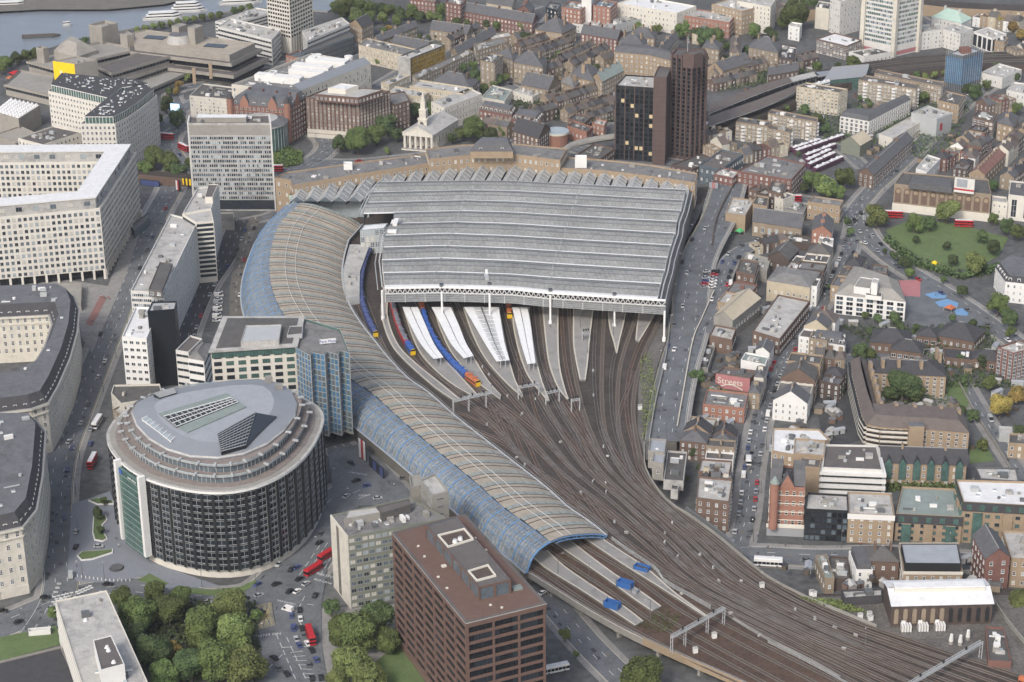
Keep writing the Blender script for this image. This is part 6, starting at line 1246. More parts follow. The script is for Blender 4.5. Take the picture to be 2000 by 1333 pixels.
# ---------------------------------------------------------------- right side
RT = [
 # name, label, pts, h, wall, roof, kind, window rows
 ('office_block', 'blue grey office with white floor bands beside the tall grey tower', [(1622,-4),(1642,4),(1682,-6),(1660,-14)],27, 'office_white', 'roof_light', 'flat', 6),
 ('stone_block', 'beige windowless block at the top beside the blue grey office', [(1593,14),(1620,18),(1624,6),(1600,2)],17, 'stone', 'roof_dark', 'flat', 0),
 ('small_house', 'tiny white rendered house below the big park tree', [(1540,50),(1562,54),(1567,46),(1546,43)],11, 'white_paint', 'roof_light', 'flat', 3),
 ('brick_office', 'brown brick office with white window bands and white cluttered roof', [(1595,76),(1654,90),(1683,78),(1630,64)],(1596,76,104), 'brown_brick', 'roof_white', 'flat', 4),
 ('station_hall', 'low white hall with a brown roof at the foot of the grey tower', [(1658,101),(1688,111),(1742,101),(1712,93)],8, 'office_white', 'roof_dark', 'flat', 1),
 ('glass_office', 'mint glass fronted office right of the tall grey tower', [(1788,65),(1841,58),(1836,46),(1788,50)],14, 'office_white', 'roof_light', 'flat', 4),
 ('glass_office', 'mint glass fronted office wing with white upper storey', [(1841,57),(1876,67),(1901,56),(1864,45)],14, 'office_white', 'roof_light', 'flat', 4),
 ('glass_office', 'white block with pale green vaulted roof at the top right', [(1820,33),(1878,46),(1898,36),(1842,22)],15, 'office_white', 'copper', 'hip', 3),
 ('framed_office', 'white office with tall black window bays at the top right', [(1901,62),(1938,75),(1966,66),(1930,53)],(1904,62,90), 'white_paint', 'roof_light', 'flat', 1),
 ('tan_block', 'tan stone building below the framed white office', [(1940,78),(1962,84),(1970,74),(1950,68)],9, 'tan_brick', 'roof_grey', 'flat', 2),
 ('tower_flats', 'cream slab of flats with coloured balconies beside the rail viaduct', [(1556,169),(1638,181),(1656,174),(1575,161)],(1556,170,216), 'pale_brick', 'roof_dark', 'flat', 7),
 ('balcony_flats', 'long brick flats with pale window bands in front of the scaffolded tower', [(1708,143),(1839,169),(1843,160),(1714,135)],(1838,169,206), 'yellow_brick', 'roof_brown', 'flat', 5),
 ('balcony_flats', 'brick flats with white curved balconies and white stair strips', [(1677,156),(1790,174),(1795,164),(1690,147)],(1790,174,214), 'yellow_brick', 'roof_brown', 'flat', 6),
 ('balcony_flats', 'brick flats with white balconies left of the leafy garden', [(1437,238),(1500,247),(1508,237),(1446,229)],(1438,238,274), 'yellow_brick', 'roof_brown', 'flat', 5),
 ('balcony_flats', 'longer brick flats with stacked white balconies below the cream slab', [(1500,221),(1595,238),(1598,230),(1506,213)],(1595,238,277), 'yellow_brick', 'roof_brown', 'flat', 6),
 ('balcony_flats', 'smallest brick flats with white balconies left of the purple trains', [(1500,251),(1543,259),(1548,250),(1506,243)],(1500,252,290), 'yellow_brick', 'roof_brown', 'flat', 5),
 ('arcaded_flats', 'white framed block with slate roof and rows of arches', [(1641,227),(1697,237),(1779,194),(1769,186),(1700,217),(1650,217)],(1641,227,258), 'office_white', 'slate', 'rim', 4),
 ('green_shed', 'pale green metal shed with twin shutters near the parked purple trains', [(1643,276),(1680,285),(1702,272),(1667,265)],8, 'green_panel', 'pale_brick', 'gable', 0),
 ('long_slate_hall', 'long narrow slate roofed warehouse beside the main shopping street', [(1677,335),(1706,343),(1783,272),(1757,265)],9, 'brown_brick', 'slate', 'gable', 3),
 ('mesh_theatre', 'pale grey mesh clad theatre box with red logo on its flank', [(1780,220),(1830,233),(1860,222),(1812,206)],13, 'steel', 'roof_light', 'flat', 0),
 ('low_block', 'low cream block running down from the mesh theatre', [(1717,262),(1744,271),(1808,232),(1786,224)],8, 'cream', 'roof_light', 'flat', 1),
 ('corner_block', 'tan corner building with parapet right of the mesh theatre', [(1832,196),(1873,206),(1885,186),(1848,178)],13, 'tan_brick', 'roof_dark', 'flat', 3),
 ('brick_office', 'brown brick office with white panels by the right upper street', [(1900,228),(1940,238),(1948,222),(1912,214)],12, 'brown_brick', 'roof_dark', 'flat', 4),
 ('corner_block', 'tan block with slate roof right of the brown brick office', [(1948,240),(1978,248),(1990,228),(1960,220)],12, 'tan_brick', 'slate', 'hip', 3),
 ('white_warehouse', 'low white warehouse near the right edge above the street', [(1915,142),(1958,153),(1996,136),(1952,124)],8, 'office_white', 'roof_light', 'flat', 1),
 ('white_warehouse', 'white industrial building with blue windows at the right edge', [(1966,176),(2030,190),(2040,168),(1980,160)],9, 'office_white', 'roof_light', 'flat', 2),
 ('white_showroom', 'white wedge shaped building with stepped roof above the brick theatre', [(1789,329),(1810,337),(1837,310),(1812,302)],9, 'white_paint', 'roof_light', 'flat', 1),
 ('modern_office', 'grey modern office with brown terrace roofs behind the station corner', [(1366,322),(1408,331),(1452,301),(1410,292)],12, 'glass_mid', 'roof_brown', 'flat', 2),
 ('brick_block', 'red brick and glass block with flat roof at the station road', [(1394,340),(1432,348),(1446,334),(1408,326)],12, 'red_brick', 'roof_light', 'flat', 3),
 ('brick_block', 'long red brick block with pale window rows behind the approach road', [(1440,334),(1546,351),(1574,320),(1500,303)],14, 'red_brick', 'roof_grey', 'flat', 4),
 ('tan_block', 'blank tan brick block beside the green garden umbrellas', [(1417,416),(1456,421),(1473,391),(1430,385)],(1417,417,452), 'tan_brick', 'roof_light', 'flat', 0),
 ('tan_block', 'tan brick house adjoining the blank tan block', [(1470,398),(1498,403),(1502,385),(1478,381)],12, 'tan_brick', 'roof_dark', 'flat', 2),
 ('arched_hall', 'slate roofed hall with a row of arched white windows', [(1470,433),(1565,447),(1568,426),(1476,415)],9, 'yellow_brick', 'slate', 'gable', 1),
 ('brown_block', 'brown brick block with parapet near the parked red bus', [(1500,372),(1528,380),(1536,358),(1508,352)],14, 'brown_brick', 'roof_dark', 'flat', 4),
 ('tan_block', 'tan brick pub with chamfered parapet by the street trees', [(1577,394),(1641,403),(1648,391),(1590,383)],11, 'tan_brick', 'roof_grey', 'flat', 2),
 ('low_block', 'low grey roofed building left of the tan pub', [(1530,408),(1570,416),(1578,398),(1540,392)],6, 'concrete', 'roof_grey', 'flat', 1),
 ('orange_gabled_house', 'orange brick house with stepped gable at the street junction', [(1586,450),(1624,456),(1628,430),(1592,424)],12, 'orange_brick', 'slate', 'gable', 3),
 ('bridge_house', 'low dark flat building on the railway bridge by the junction', [(1520,470),(1590,477),(1590,462),(1520,456)],5, 'dark_brick', 'roof_dark', 'flat', 0),
 ('white_kiosk', 'small white rendered block at the north end of the market street', [(1598,472),(1627,478),(1628,466),(1600,462)],9, 'white_paint', 'roof_light', 'flat', 0),
 ('theatre_yard_block', 'dark gabled workshop behind the market street', [(1500,500),(1540,510),(1560,488),(1520,480)],9, 'dark_brick', 'roof_dark', 'gable', 1),
 ('cream_gabled_block', 'cream rendered block with curved gable behind the market street', [(1498,548),(1582,562),(1602,532),(1520,520)],12, 'pale_brick', 'roof_grey', 'rim', 1),
 ('white_roofed_block', 'broad building with patchy white flat roof on the market street', [(1470,646),(1523,662),(1582,588),(1520,575)],10, 'brown_brick', 'roof_light', 'flat', 2),
 ('green_roofed_shed', 'long shed with pale green gabled roof beside the approach road', [(1394,619),(1431,626),(1485,583),(1438,573)],11, 'concrete', 'pale_brick', 'gable', 1),
 ('pale_block', 'pale flat roofed building in front of the green roofed shed', [(1386,655),(1430,664),(1438,642),(1396,634)],9, 'brown_brick', 'roof_light', 'flat', 1),
 ('pale_block', 'dark brick block with roof terrace right of the approach road', [(1438,530),(1474,538),(1482,512),(1446,505)],11, 'brown_brick', 'roof_dark', 'flat', 2),
 ('tank_block', 'building with long concrete roof lights above the curved ramp', [(1444,515),(1498,530),(1506,505),(1456,492)],7, 'concrete', 'concrete', 'flat', 0),
 ('white_school', 'white rendered school with stone grey hipped roofs and big paned windows', [(1631,575),(1769,590),(1753,549),(1668,521)],(1631,575,613), 'white_paint', 'concrete', 'rim', 4),
 ('brick_hut', 'small brick school annexe behind the white school', [(1700,530),(1732,535),(1735,520),(1705,515)],7, 'brown_brick', 'roof_grey', 'flat', 1),
 ('white_house_row', 'white rendered house group at the bend of the market street', [(1580,664),(1650,675),(1653,657),(1590,650)],(1580,664,692), 'white_paint', 'slate', 'mansard', 3),
 ('dark_roofed_school', 'low school block with dark felt roof and white windows, western one', [(1700,668),(1776,674),(1780,650),(1706,645)],6, 'brown_brick', 'slate_dark', 'hip', 1),
 ('dark_roofed_school', 'low school block with dark felt roof and white windows, eastern one', [(1828,655),(1902,668),(1925,645),(1850,632)],6, 'brown_brick', 'slate_dark', 'hip', 1),
 ('dark_roofed_school', 'long dark roofed low building behind the courtyard flats', [(1846,698),(1958,710),(1945,684),(1842,678)],5, 'brown_brick', 'slate_dark', 'flat', 1),
 ('brick_flats_tower', 'red and white striped brick tower of flats at the right edge', [(1948,678),(1980,690),(2032,676),(1992,664)],(1948,678,735), 'red_brick', 'roof_light', 'flat', 8),
 ('white_corner_block', 'white and brick building with dark mansard at the right edge', [(1944,522),(1964,550),(2050,560),(2040,520),(1968,504)],(1964,550,590), 'white_paint', 'slate_dark', 'mansard', 3),
 ('narrow_flat', 'narrow dark flat roofed garage row beside the parapet', [(1362,716),(1383,719),(1397,676),(1378,673)],4, 'concrete', 'roof_dark', 'flat', 0),
 ('white_flat_block', 'white building with pale green flat roof near the mural', [(1447,703),(1495,713),(1501,696),(1456,688)],10, 'white_paint', 'roof_green', 'flat', 0),
 ('white_gabled_house', 'white gabled house above the green roofed white block', [(1476,684),(1503,690),(1512,672),(1484,668)],10, 'white_paint', 'slate', 'gable', 1),
 ('yellow_house', 'yellow brick house with two tiers of sash windows below the mural', [(1373,789),(1454,798),(1462,768),(1382,760)],(1373,789,818), 'orange_brick', 'roof_grey', 'flat', 2),
 ('signal_box', 'grey signal building with curved blue roof beside the tracks', [(1266,880),(1298,884),(1302,858),(1270,856)],15, 'concrete', 'roof_blue', 'flat', 1),
 ('signal_annexe', 'pale annexe with a dark door below the curved blue roof', [(1274,902),(1296,905),(1299,886),(1276,884)],15, 'concrete', 'roof_blue', 'flat', 1),
 ('brown_shed', 'plain shed with brown flat roof and white wall beside the tracks', [(1296,937),(1335,940),(1342,883),(1304,880)],11, 'roof_light', 'roof_dark', 'flat', 0),
 ('small_hut', 'small white hut in front of the brown roofed shed', [(1310,955),(1324,957),(1327,946),(1312,944)],11, 'roof_light', 'roof_dark', 'flat', 0),
 ('brown_brick_block', 'brown brick building with white roof terrace at the market street corner', [(1360,972),(1424,980),(1431,936),(1364,930)],(1364,975,1035), 'brown_brick', 'roof_light', 'flat', 4),
 ('brick_wing', 'brown brick house rear with blue roof patch above the corner building', [(1364,920),(1424,927),(1430,900),(1370,896)],13, 'brown_brick', 'roof_light', 'flat', 2),
 ('white_tiered_office', 'office with white floor slabs and brown roof terrace', [(1606,913),(1724,918),(1712,870),(1612,868)],(1607,913,968), 'office_white', 'roof_brown', 'flat', 0),
 ('tan_stepped_block', 'tan brick block with plain wall left of the white tiered office', [(1550,885),(1610,890),(1612,860),(1552,856)],(1550,885,945), 'tan_brick', 'roof_light', 'flat', 1),
 ('plant_roof_block', 'building with white glazed rooflights behind the tan stepped block', [(1508,880),(1550,888),(1620,858),(1600,838),(1510,836)],15, 'tan_brick', 'roof_white', 'flat', 4),
 ('tan_stair_tower', 'tall blank tan brick stair tower in front of the stepped block', [(1562,910),(1601,914),(1604,895),(1566,892)],(1562,910,968), 'tan_brick', 'roof_brown', 'flat', 0),
 ('black_glass_office', 'black glass fronted office with cluttered roof on the main road', [(1573,994),(1657,998),(1655,966),(1578,962)],(1573,995,1056), 'frame_black', 'roof_light', 'flat', 5),
 ('yellow_office', 'yellow brick office with white cornice and stained pale roof', [(1657,1003),(1747,1007),(1740,964),(1656,960)],(1657,1003,1060), 'tan_brick', 'roof_light', 'flat', 4),
 ('planted_roof_block', 'tan and navy block with a planted roof terrace', [(1750,1003),(1880,1010),(1872,955),(1762,950)],(1750,1005,1058), 'tan_brick', 'roof_green', 'flat', 4),
 ('white_roofed_block_east', 'tan and navy apartment block with wide white roof at the right edge', [(1882,980),(2060,990),(2060,942),(1868,937)],(1882,982,1062), 'tan_brick', 'roof_white', 'flat', 5),
 ('white_roofed_hall', 'pale flat roof with skylights behind the wide white roof', [(1915,935),(1990,940),(1985,914),(1905,912)],13, 'slate', 'roof_light', 'flat', 0),
 ('green_trimmed_terrace', 'long tan terrace with pointed green framed dormers and slate roof', [(1722,904),(1888,910),(1886,882),(1716,876)],(1722,904,946), 'tan_brick', 'slate_dark', 'gable', 3),
 ('white_town_house', 'narrow white house with dark mansard in front of the main road', [(1658,1076),(1672,1113),(1705,1113),(1690,1074)],(1704,1113,1150), 'white_paint', 'slate', 'flat', 3),
 ('brown_rear_block', 'brown slate roofed building right of the narrow white house', [(1696,1096),(1756,1098),(1752,1070),(1690,1068)],11, 'brown_brick', 'roof_dark', 'hip', 2),
 ('brown_rear_block', 'low dark brick yard building left of the narrow white house', [(1622,1128),(1660,1132),(1655,1088),(1620,1086)],6, 'dark_brick', 'roof_brown', 'flat', 0),
 ('billboard_house', 'narrow brick building with billboards on its slanted end wall', [(1592,1086),(1612,1130),(1630,1128),(1614,1082)],8, 'yellow_brick', 'roof_green', 'flat', 1),
 ('yellow_loft', 'yellow brick loft building with pale blue metal roof', [(1765,1117),(1880,1118),(1870,1062),(1757,1062)],14, 'tan_brick', 'roof_light', 'flat', 3),
 ('tan_block', 'tan building at the right edge behind the red gabled house', [(1975,1090),(2060,1094),(2050,1040),(1958,1036)],14, 'tan_brick', 'roof_light', 'flat', 3),
 ('navy_shed', 'low grey roofed shed with a dark wall beside the tracks', [(1650,1168),(1723,1163),(1722,1149),(1643,1152)], DZ + 4, 'slate_dark', 'roof_light', 'flat', 0),
 ('long_brick_shed', 'long brown flat roofed shed at the bottom right', [(1930,1290),(1976,1293),(1960,1226),(1925,1223)], DZ + 3.2, 'red_brick', 'roof_dark', 'flat', 0),
 ('portable_cabins', 'row of grey portable cabins right of the narrow lane', [(1952,845),(2040,852),(2036,838),(1950,832)],5, 'steel', 'roof_light', 'flat', 0),
 ('tan_villa', 'tan brick villa with flat roof at the right edge by the lane', [(1970,865),(2060,872),(2050,850),(1972,846)],8, 'tan_brick', 'roof_dark', 'flat', 2),
 ('depot_roof', 'long metal warehouse roof in the background behind the viaduct canopies', [(1610,158),(1690,150),(1702,138),(1640,142)],9, 'glass_green', 'metal_roof', 'gable', 0),
 ('viaduct_block', 'brown brick terrace along the lane below the viaduct', [(1500,148),(1560,138),(1556,128),(1500,138)],8, 'brown_brick', 'slate', 'gable', 2),
 ('old_school', 'old brick school with white window gables right of the tall dark tower', [(1382,132),(1412,140),(1470,122),(1440,112)],9, 'tan_brick', 'slate', 'gable', 2),
 ('mansion_block', 'yellow brick mansion block near the park trees, western one', [(1425,100),(1446,106),(1450,76),(1430,72)],13, 'yellow_brick', 'tile_brown', 'hip', 4),
 ('mansion_block', 'yellow brick mansion blocks left of the beige windowless block', [(1462,92),(1520,104),(1530,88),(1474,78)],13, 'yellow_brick', 'slate', 'hip', 4),
 ('mansion_block', 'dark brick mansion block left of the brown brick office', [(1520,112),(1552,118),(1556,90),(1528,86)],14, 'dark_brick', 'slate_dark', 'flat', 4),
 ('mansion_block', 'small yellow block at the end of the old school', [(1372,92),(1404,98),(1412,86),(1380,80)],12, 'yellow_brick', 'slate', 'hip', 3),
]
BO = {}
for nm, lb, pts, h, wl_, rf_, kd, nf in RT:
 z0 = DZ if ('beside the tracks' in lb or 'below the curved blue' in lb or nm in ('long_brick_shed', 'small_hut')) else 0.
 kw = dict(kind=kd, win=wn_(nf) if nf else None, units=random.randint(6,16) if kd == 'flat' else 0, chim=2 if kd in ('gable', 'hip') and nf > 1 else 0, z0=z0)
 if nm in ('tower_flats', 'balcony_flats'): kw['win'] = wn_(nf, 2.6,1.5,1.5, 'frame_white', 'm', 'pair'); kw['storey_line'] = ('pale_brick', nf)
 if nm == 'framed_office': kw['win'] = (1,5,4,9, 'frame_white', 'b', 'thin')
 if nm == 'white_school': kw['win'] = (4,5.2,3.6,2.0, 'frame_white', 'd', 'wide'); kw.update(rise=4, mans=6)
 if nm == 'brick_office': kw['win'] = wn_(nf, 3,2.2,1.6, 'frame_white', 'm', 'pair')
 if nm == 'black_glass_office': kw['win'] = wn_(nf, 2.2,1.9,2.2, 'frame_black', 'd', 'thin')
 if nm == 'arched_hall': kw['win'] = wn_(1,4,2,3.2, 'frame_white', 'm', 'pair')
 if nm == 'arcaded_flats': kw['win'] = wn_(4,3,2.0,2.0, 'white_paint', 'd', 'box'); kw.update(mans=2.6, rise=2.5); kw['storey_line'] = ('white_paint', 4)
 if nm == 'brick_flats_tower': kw['win'] = wn_(8,2.6,1.8,1.8, 'white_paint', 'd', 'pair')
 if nm == 'planted_roof_block' or nm == 'white_roofed_block_east': kw['win'] = wn_(nf, 4,2.0,1.5, 'steel_dark', 'g', 'pair')
 if kd == 'rim' and nm == 'cream_gabled_block': kw.update(mans=7, rise=3)
 if kd == 'mansard': kw.update(rise=3, dormers=4, mans=2.2)
 BO[lb] = bld(nm, lb, pts, h, wall=wl_, roof=rf_, **kw)
def B_(s): return next(v for k, v in BO.items() if s in k)
# extra features -----------------------------------------------------
def balconies(root, P, z0, z1, nf, sp, mat='white_paint'):
 fh = (z1 - z0) / nf
 for k in range(len(P)):
  a, c = P[k], P[(k + 1) % len(P)]; e = c - a; l = e.length
  if l < 8 or not seen(a, c, z1): continue
  e /= l; n = Vector((e.y, -e.x)); m = max(1, int(l / sp))
  for q in range(m):
   for f in range(nf):
    p = a + e * l * (q + .5) / m; b = MB(); z = z0 + f * fh + .2; b.prism(ccw([p - e * 1.5, p + e * 1.5, p + e * 1.2 + n * 1.3, p - e * 1.2 + n * 1.3]), z, z + 1.1, mat, mat, True); b.build('balcony', root)
for s in ('white curved balconies', 'left of the leafy garden', 'stacked white balconies', 'smallest brick flats'): r, P, h = B_(s); balconies(r, P, 0, h - 1,6 if 'curved' in s else 5,9)
r, P, h = B_('white floor slabs')
for f in range(4):
 z = h * (f + 1) / 4.4 - 1.2; b = MB(); b.prism(inset(P, -1.6), z - .6, z + .9, 'white_paint', 'white_paint', True); b.build('balcony_slab', r); b = MB(); b.prism(inset(P, -.05), z - 3, z - .6, 'glass_dark'); b.build('window_band', r)
r, P, h = B_('pointed green framed')
for k in range(4):
 a, c = P[k], P[(k + 1) % 4]; e = c - a; l = e.length
 if l < 20 or not seen(a, c, h): continue
 e /= l; n = Vector((e.y, -e.x))
 for q in range(6):
  p = a + e * l * (q + .5) / 6 + n * .5; b = MB(); b.face([(*(p - e * 1.6), h - 8),(*(p + e * 1.6), h - 8),(*(p + e * 1.6), h),(*p, h + 2.6),(*(p - e * 1.6), h)], 'glass_green'); g0 = p - n * 4
  for s in (-1,1): b.face([(*(p + e * 2 * s), h - .3),(*p, h + 3),(*g0, h + 3),(*(g0 + e * 2 * s), h - .3)], 'slate_dark'); b.bar((*(p + e * 1.6 * s), h - 8),(*(p + e * 1.6 * s), h), .25, 'steel_dark')
  b.build('dormer', r)
r, P, h = B_('white cornice and stained'); b = MB(); b.prism(inset(P, -.3), h - 2.6, h, 'white_paint', None, True); b.build('cornice', r)
for s in ('planted roof terrace', 'wide white roof at'):
 r, P, h = B_(s); b = MB(); b.prism(inset(P, -.25), h - 4.5, h - .05, 'slate_dark', None, True); b.build('attic_cladding', r); out = []; edge_windows(inset(P, -.27), h - 4.3, h - .6,(1,5,2.2,2.4, 'glass_green', 'g', 'grid'), out); place_windows(r, out, 40)
 for k in range(4):
  a, c = P[k], P[(k + 1) % 4]; e = c - a; l = e.length
  if l < 15 or not seen(a, c, h): continue
  e /= l; n = Vector((e.y, -e.x))
  for q in range(3): p = a + e * l * (q + .5) / 3; b = MB(); b.prism(ccw([p - e * 2, p + e * 2, p + e * 2 + n * 1, p - e * 2 + n * 1]),0, h - 4.6, 'tan_brick' if q % 2 else 'glass_green', 'tan_brick'); b.build('bay', r)
r, P, h = B_('pale blue metal roof'); rooftop('loft', r, [(1768,1100),(1877,1101),(1870,1062),(1760,1062)], h - 1, h + 3.2, 'frame_black', 'roof_blue'); b = MB(); b.prism(inset(P, -.2), h - 1.2, h + .3, 'cream', None, True); b.build('parapet', r)
r, P, h = B_('narrow white house'); b = MB(); b.prism(inset(P, .8), h - .5, h + 2.4, 'slate', 'slate'); b.build('mansard', r)
r, P, h = B_('mesh clad'); f = [(P[k], P[(k + 1) % 4]) for k in range(4)]; a, c = max(f, key=lambda t: (t[0] + t[1]).x - (t[0] + t[1]).y); 
n = Vector(((c - a).y, -(c - a).x)).normalized(); b = MB(); p = a.lerp(c, .3) + n * .2; e = (c - a).normalized(); b.prism(ccw([p - e * 1.2, p + e * 1.2, p + e * 1.2 + n * .1, p - e * 1.2 + n * .1]),4,9, 'train_red', 'train_red', True); b.build('red_logo', r)
r, P, h = B_('big paned windows'); rooftop('plant_room', r, [(1668,560),(1700,564),(1706,545),(1680,541)], h, h + 5, 'white_paint', 'concrete'); rooftop('lift_tower', r, [(1702,552),(1714,554),(1717,545),(1706,543)], h, h + 9, 'white_paint', 'roof_light'); rooftop('roof_terrace', r, [(1690,576),(1722,580),(1724,566),(1694,562)], h, h + 2.5, 'white_paint', 'roof_brown')
for pts, k in (([(1740,682),(1800,690),(1806,672),(1748,665)], 'middle one'),([(1790,655),(1830,660),(1836,645),(1798,640)], 'smallest one'),([(1900,700),(1960,708),(1956,690),(1904,684)], 'rightmost one')): bld('dark_roofed_school', 'low school block with a dark slate roof among trees, ' + k, pts, 6, wall='brown_brick', roof='slate_dark', kind='hip', win=wn_(1,3,2.2,1.8, 'frame_white', 'd', 'wide'))
# tall grey banded tower at the top
gt = [G(x, y, 0) for x, y in ((1683,99),(1744,112),(1791,101),(1730,88))]
t_, P, _ = bld('grey_tower', 'tall grey tower with white floor bands and tan corner piers at the top right', gt, 70, wall='office_white', roof='roof_light', px=False); band_windows(P, 8,69,18, t_, ['glass_mid', 'glass_pale', 'glass_green'], 'frame_white', .55,1.5, .1)
b = MB()
for p in P: b.box(p, 3.4,3.4,0,71, math.atan2((P[1] - P[0]).y, (P[1] - P[0]).x), 'stone')
b.build('corner_pier', t_); b = MB(); b.prism(inset(P, -.2),1,4, 'pink', None, True); b.build('pink_fascia', t_)
st_, P, h = bld('scaffolded_tower', 'tower wrapped in blue scaffold netting beside the right rail bridge', [(1853,104),(1880,110),(1916,99),(1890,91)],(1853,106,172), wall='glass_mid', roof='steel')
b = MB(); Q = inset(P, -1.2)
for z in range(2, int(h) + 1,2):
 for k in range(4): b.bar((*Q[k], z),(*Q[(k + 1) % 4], z), .22, 'steel_dark')
for k in range(4):
 for q in range(9): p = Q[k].lerp(Q[(k + 1) % 4], q / 9); b.bar((*p, 0),(*p, h + 2), .18, 'steel')
b.build('scaffold', st_); b = MB(); Q = inset(P, -1.0); b.prism(Q, 4, h - 2, 'glass_blue'); b.build('netting', st_); g = cen(P); b = MB(); b.box(g, 7,6, h - 1, h + 3, .2, 'red_brick'); b.build('lift_room', st_)
# long brick theatre with arches
th, P, h = bld('brick_theatre', 'long brown brick theatre with blind arches over a white ground floor', [(1747,359),(1936,380),(1930,350),(1764,336)],(1749,359,412), wall='yellow_brick', roof='roof_dark')
b = MB(); b.prism(inset(P, -.4),0,5, 'cream', 'cream', True); b.build('ground_floor', th)
for k in range(4):
 a, c = P[k], P[(k + 1) % 4]; e = c - a; l = e.length
 if l < 30 or not seen(a, c, h): continue
 e /= l; n = Vector((e.y, -e.x))
 for q in range(11):
  p = a + e * l * (q + .5) / 11 + n * .12; b = MB(); z = h - 4.5; b.face([(*(p + e * 1.3 * math.cos(t)), z + 1.3 * math.sin(t)) for t in [math.pi * 2 * i / 14 for i in range(14)]], 'tan_brick'); p2 = p - n * .05; b.face([(*(p2 - e * 1.9),6),(*(p2 + e * 1.9),6)] + [(*(p2 + e * 1.9 * math.cos(t)), h - 4.2 + 1.9 * math.sin(t)) for t in [math.pi * i / 8 for i in range(9)]], 'brown_brick'); b.build('arch', th)
rooftop('gabled_roof_block', th, [(1775,356),(1860,366),(1856,350),(1780,342)], h - 1, h + 3, 'slate', 'slate')
g0, g1 = G(1863,372, h + 1), G(1902,377, h + 1); b = MB(); n = Vector(((g1 - g0).y, -(g1 - g0).x, 0)).normalized(); b.prism(ccw([g0[:2], g1[:2],(g1 + n * -1)[:2],(g0 + n * -1)[:2]]), h, h + 9, 'office_white', 'office_white'); p = g0.lerp(g1, .12) + n * .05; q = g0.lerp(g1, .65) + n * .05; b.face([(p.x, p.y, h + 3.5),(q.x, q.y, h + 3.5),(q.x, q.y, h + 8.5),(p.x, p.y, h + 8.5)], 'roof_blue'); p, q = g0 + n * .05, g1 + n * .05; b.face([(p.x, p.y, h + 1.5),(q.x, q.y, h + 1.5),(q.x, q.y, h + 2.6),(p.x, p.y, h + 2.6)], 'train_red'); b.build('rooftop_hoarding', th)
bld('cream_shop', 'small cream shopfront house right of the brick theatre', [(1938,393),(1968,397),(1966,385),(1938,382)],(1938,393,428), wall='cream', roof='roof_light', win=wn_(3,2.6,1,1.4))
sb, P, h = bld('stone_bank', 'grand white stone building with a tall dark window at the right edge', [(1970,380),(2070,393),(2070,362),(1974,353)],(1970,381,430), wall='portland', roof='slate', win=(1,6,3.2,11, 'frame_white', 'b', 'grid'), units=3)
# courtyard flats with access balconies
cf, P, h = bld('courtyard_flats', 'curved tan brick flats with brown hipped roof round a tree courtyard', [(1662,704),(1664,730),(1676,780),(1684,812),(1694,829),(1720,834),(1800,838),(1893,846),(1880,805),(1800,799),(1716,796),(1706,770),(1694,712),(1690,702)],(1893,846,893), wall='tan_brick', roof='tile_brown', kind='rim', rise=4, mans=4.2, win=(5,3.4,1.4,1.4, 'frame_white', 'd', 'pair'))
for f in range(1,5):
 z = h * f / 5 + .2
 for k in range(len(P)):
  a, c = P[k], P[(k + 1) % len(P)]
  if seen(a, c, h) and PX((*((a + c) / 2), h))[0] < 1840 and PX((*((a + c) / 2), h))[1] > 700 and inside((a + c) / 2 + Vector((0,0)), P) is not None:
   x, y = PX((*((a + c) / 2), h))
   if (y > 820 or x < 1690):
    n = Vector(((c - a).y, -(c - a).x)).normalized(); b = MB(); b.prism(ccw([a, c, c + n * 1.5, a + n * 1.5]), z - .1, z + 1.1, 'cream', 'frame_black', True); b.build('access_balcony', cf)
b = MB(); g = Vector(G(1788,838, h)[:2]) + Vector((0,-1.2)); b.box(g, 7,4.5,0, h + 3,-.05, 'tan_brick', 'felt'); b.build('stair_tower', cf)
for x, y in ((1700,715),(1703,730),(1708,745),(1712,760),(1715,775),(1720,790),(1750,795),(1786,797),(1837,800),(1872,806)): g = G(x, y, h + 3); b = MB(); b.box(g, 1.6,3, h - 1, h + 5.2, .1, 'tan_brick', 'terracotta'); b.build('chimney', cf)
cf2, P, h = bld('courtyard_flats', 'rear tan brick range of the courtyard flats behind the tree', [(1706,728),(1848,736),(1840,705),(1696,702)],(1848,736,778), wall='tan_brick', roof='slate_dark', kind='hip', rise=4, win=(5,3.4,1.4,1.4, 'frame_white', 'd', 'pair'))
for x, y in ((1724,712),(1755,712),(1799,715),(1835,700),(1830,690)): g = G(x, y, h + 3); b = MB(); b.box(g, 1.4,2.6, h, h + 6, .1, 'tan_brick', 'terracotta'); b.build('chimney', cf2)
# ornate corner building
oc, P, h = bld('ornate_corner_pub', 'ornate red brick and cream corner building with twin gables and round turret', [(1504,950),(1572,953),(1570,912),(1510,908)],(1505,952,1048), wall='orange_brick', roof='slate_dark', win=(5,2.6,1.4,2.0, 'cream', 'd', 'box'), storey_line=('cream', 6), units=6)
for k in range(4):
 a, c = P[k], P[(k + 1) % 4]; e = c - a; l = e.length
 if not seen(a, c, h): continue
 e /= l; n = Vector((e.y, -e.x)); m = 1 if l < 18 else 2
 for q in range(m): p = a + e * l * (q + .6) / (m + .2) + n * .3; b = MB(); b.face([(*(p - e * 3.4), h - .5),(*(p + e * 3.4), h - .5),(*p, h + 6)], 'orange_brick'); g0 = p - n * 5; b.face([(*(p - e * 3.4), h - .5),(*p, h + 6),(*g0, h + 6),(*(g0 - e * 3.4), h - .5)], 'slate'); b.face([(*(p + e * 3.4), h - .5),(*p, h + 6),(*g0, h + 6),(*(g0 + e * 3.4), h - .5)], 'slate'); b.build('gable', oc)
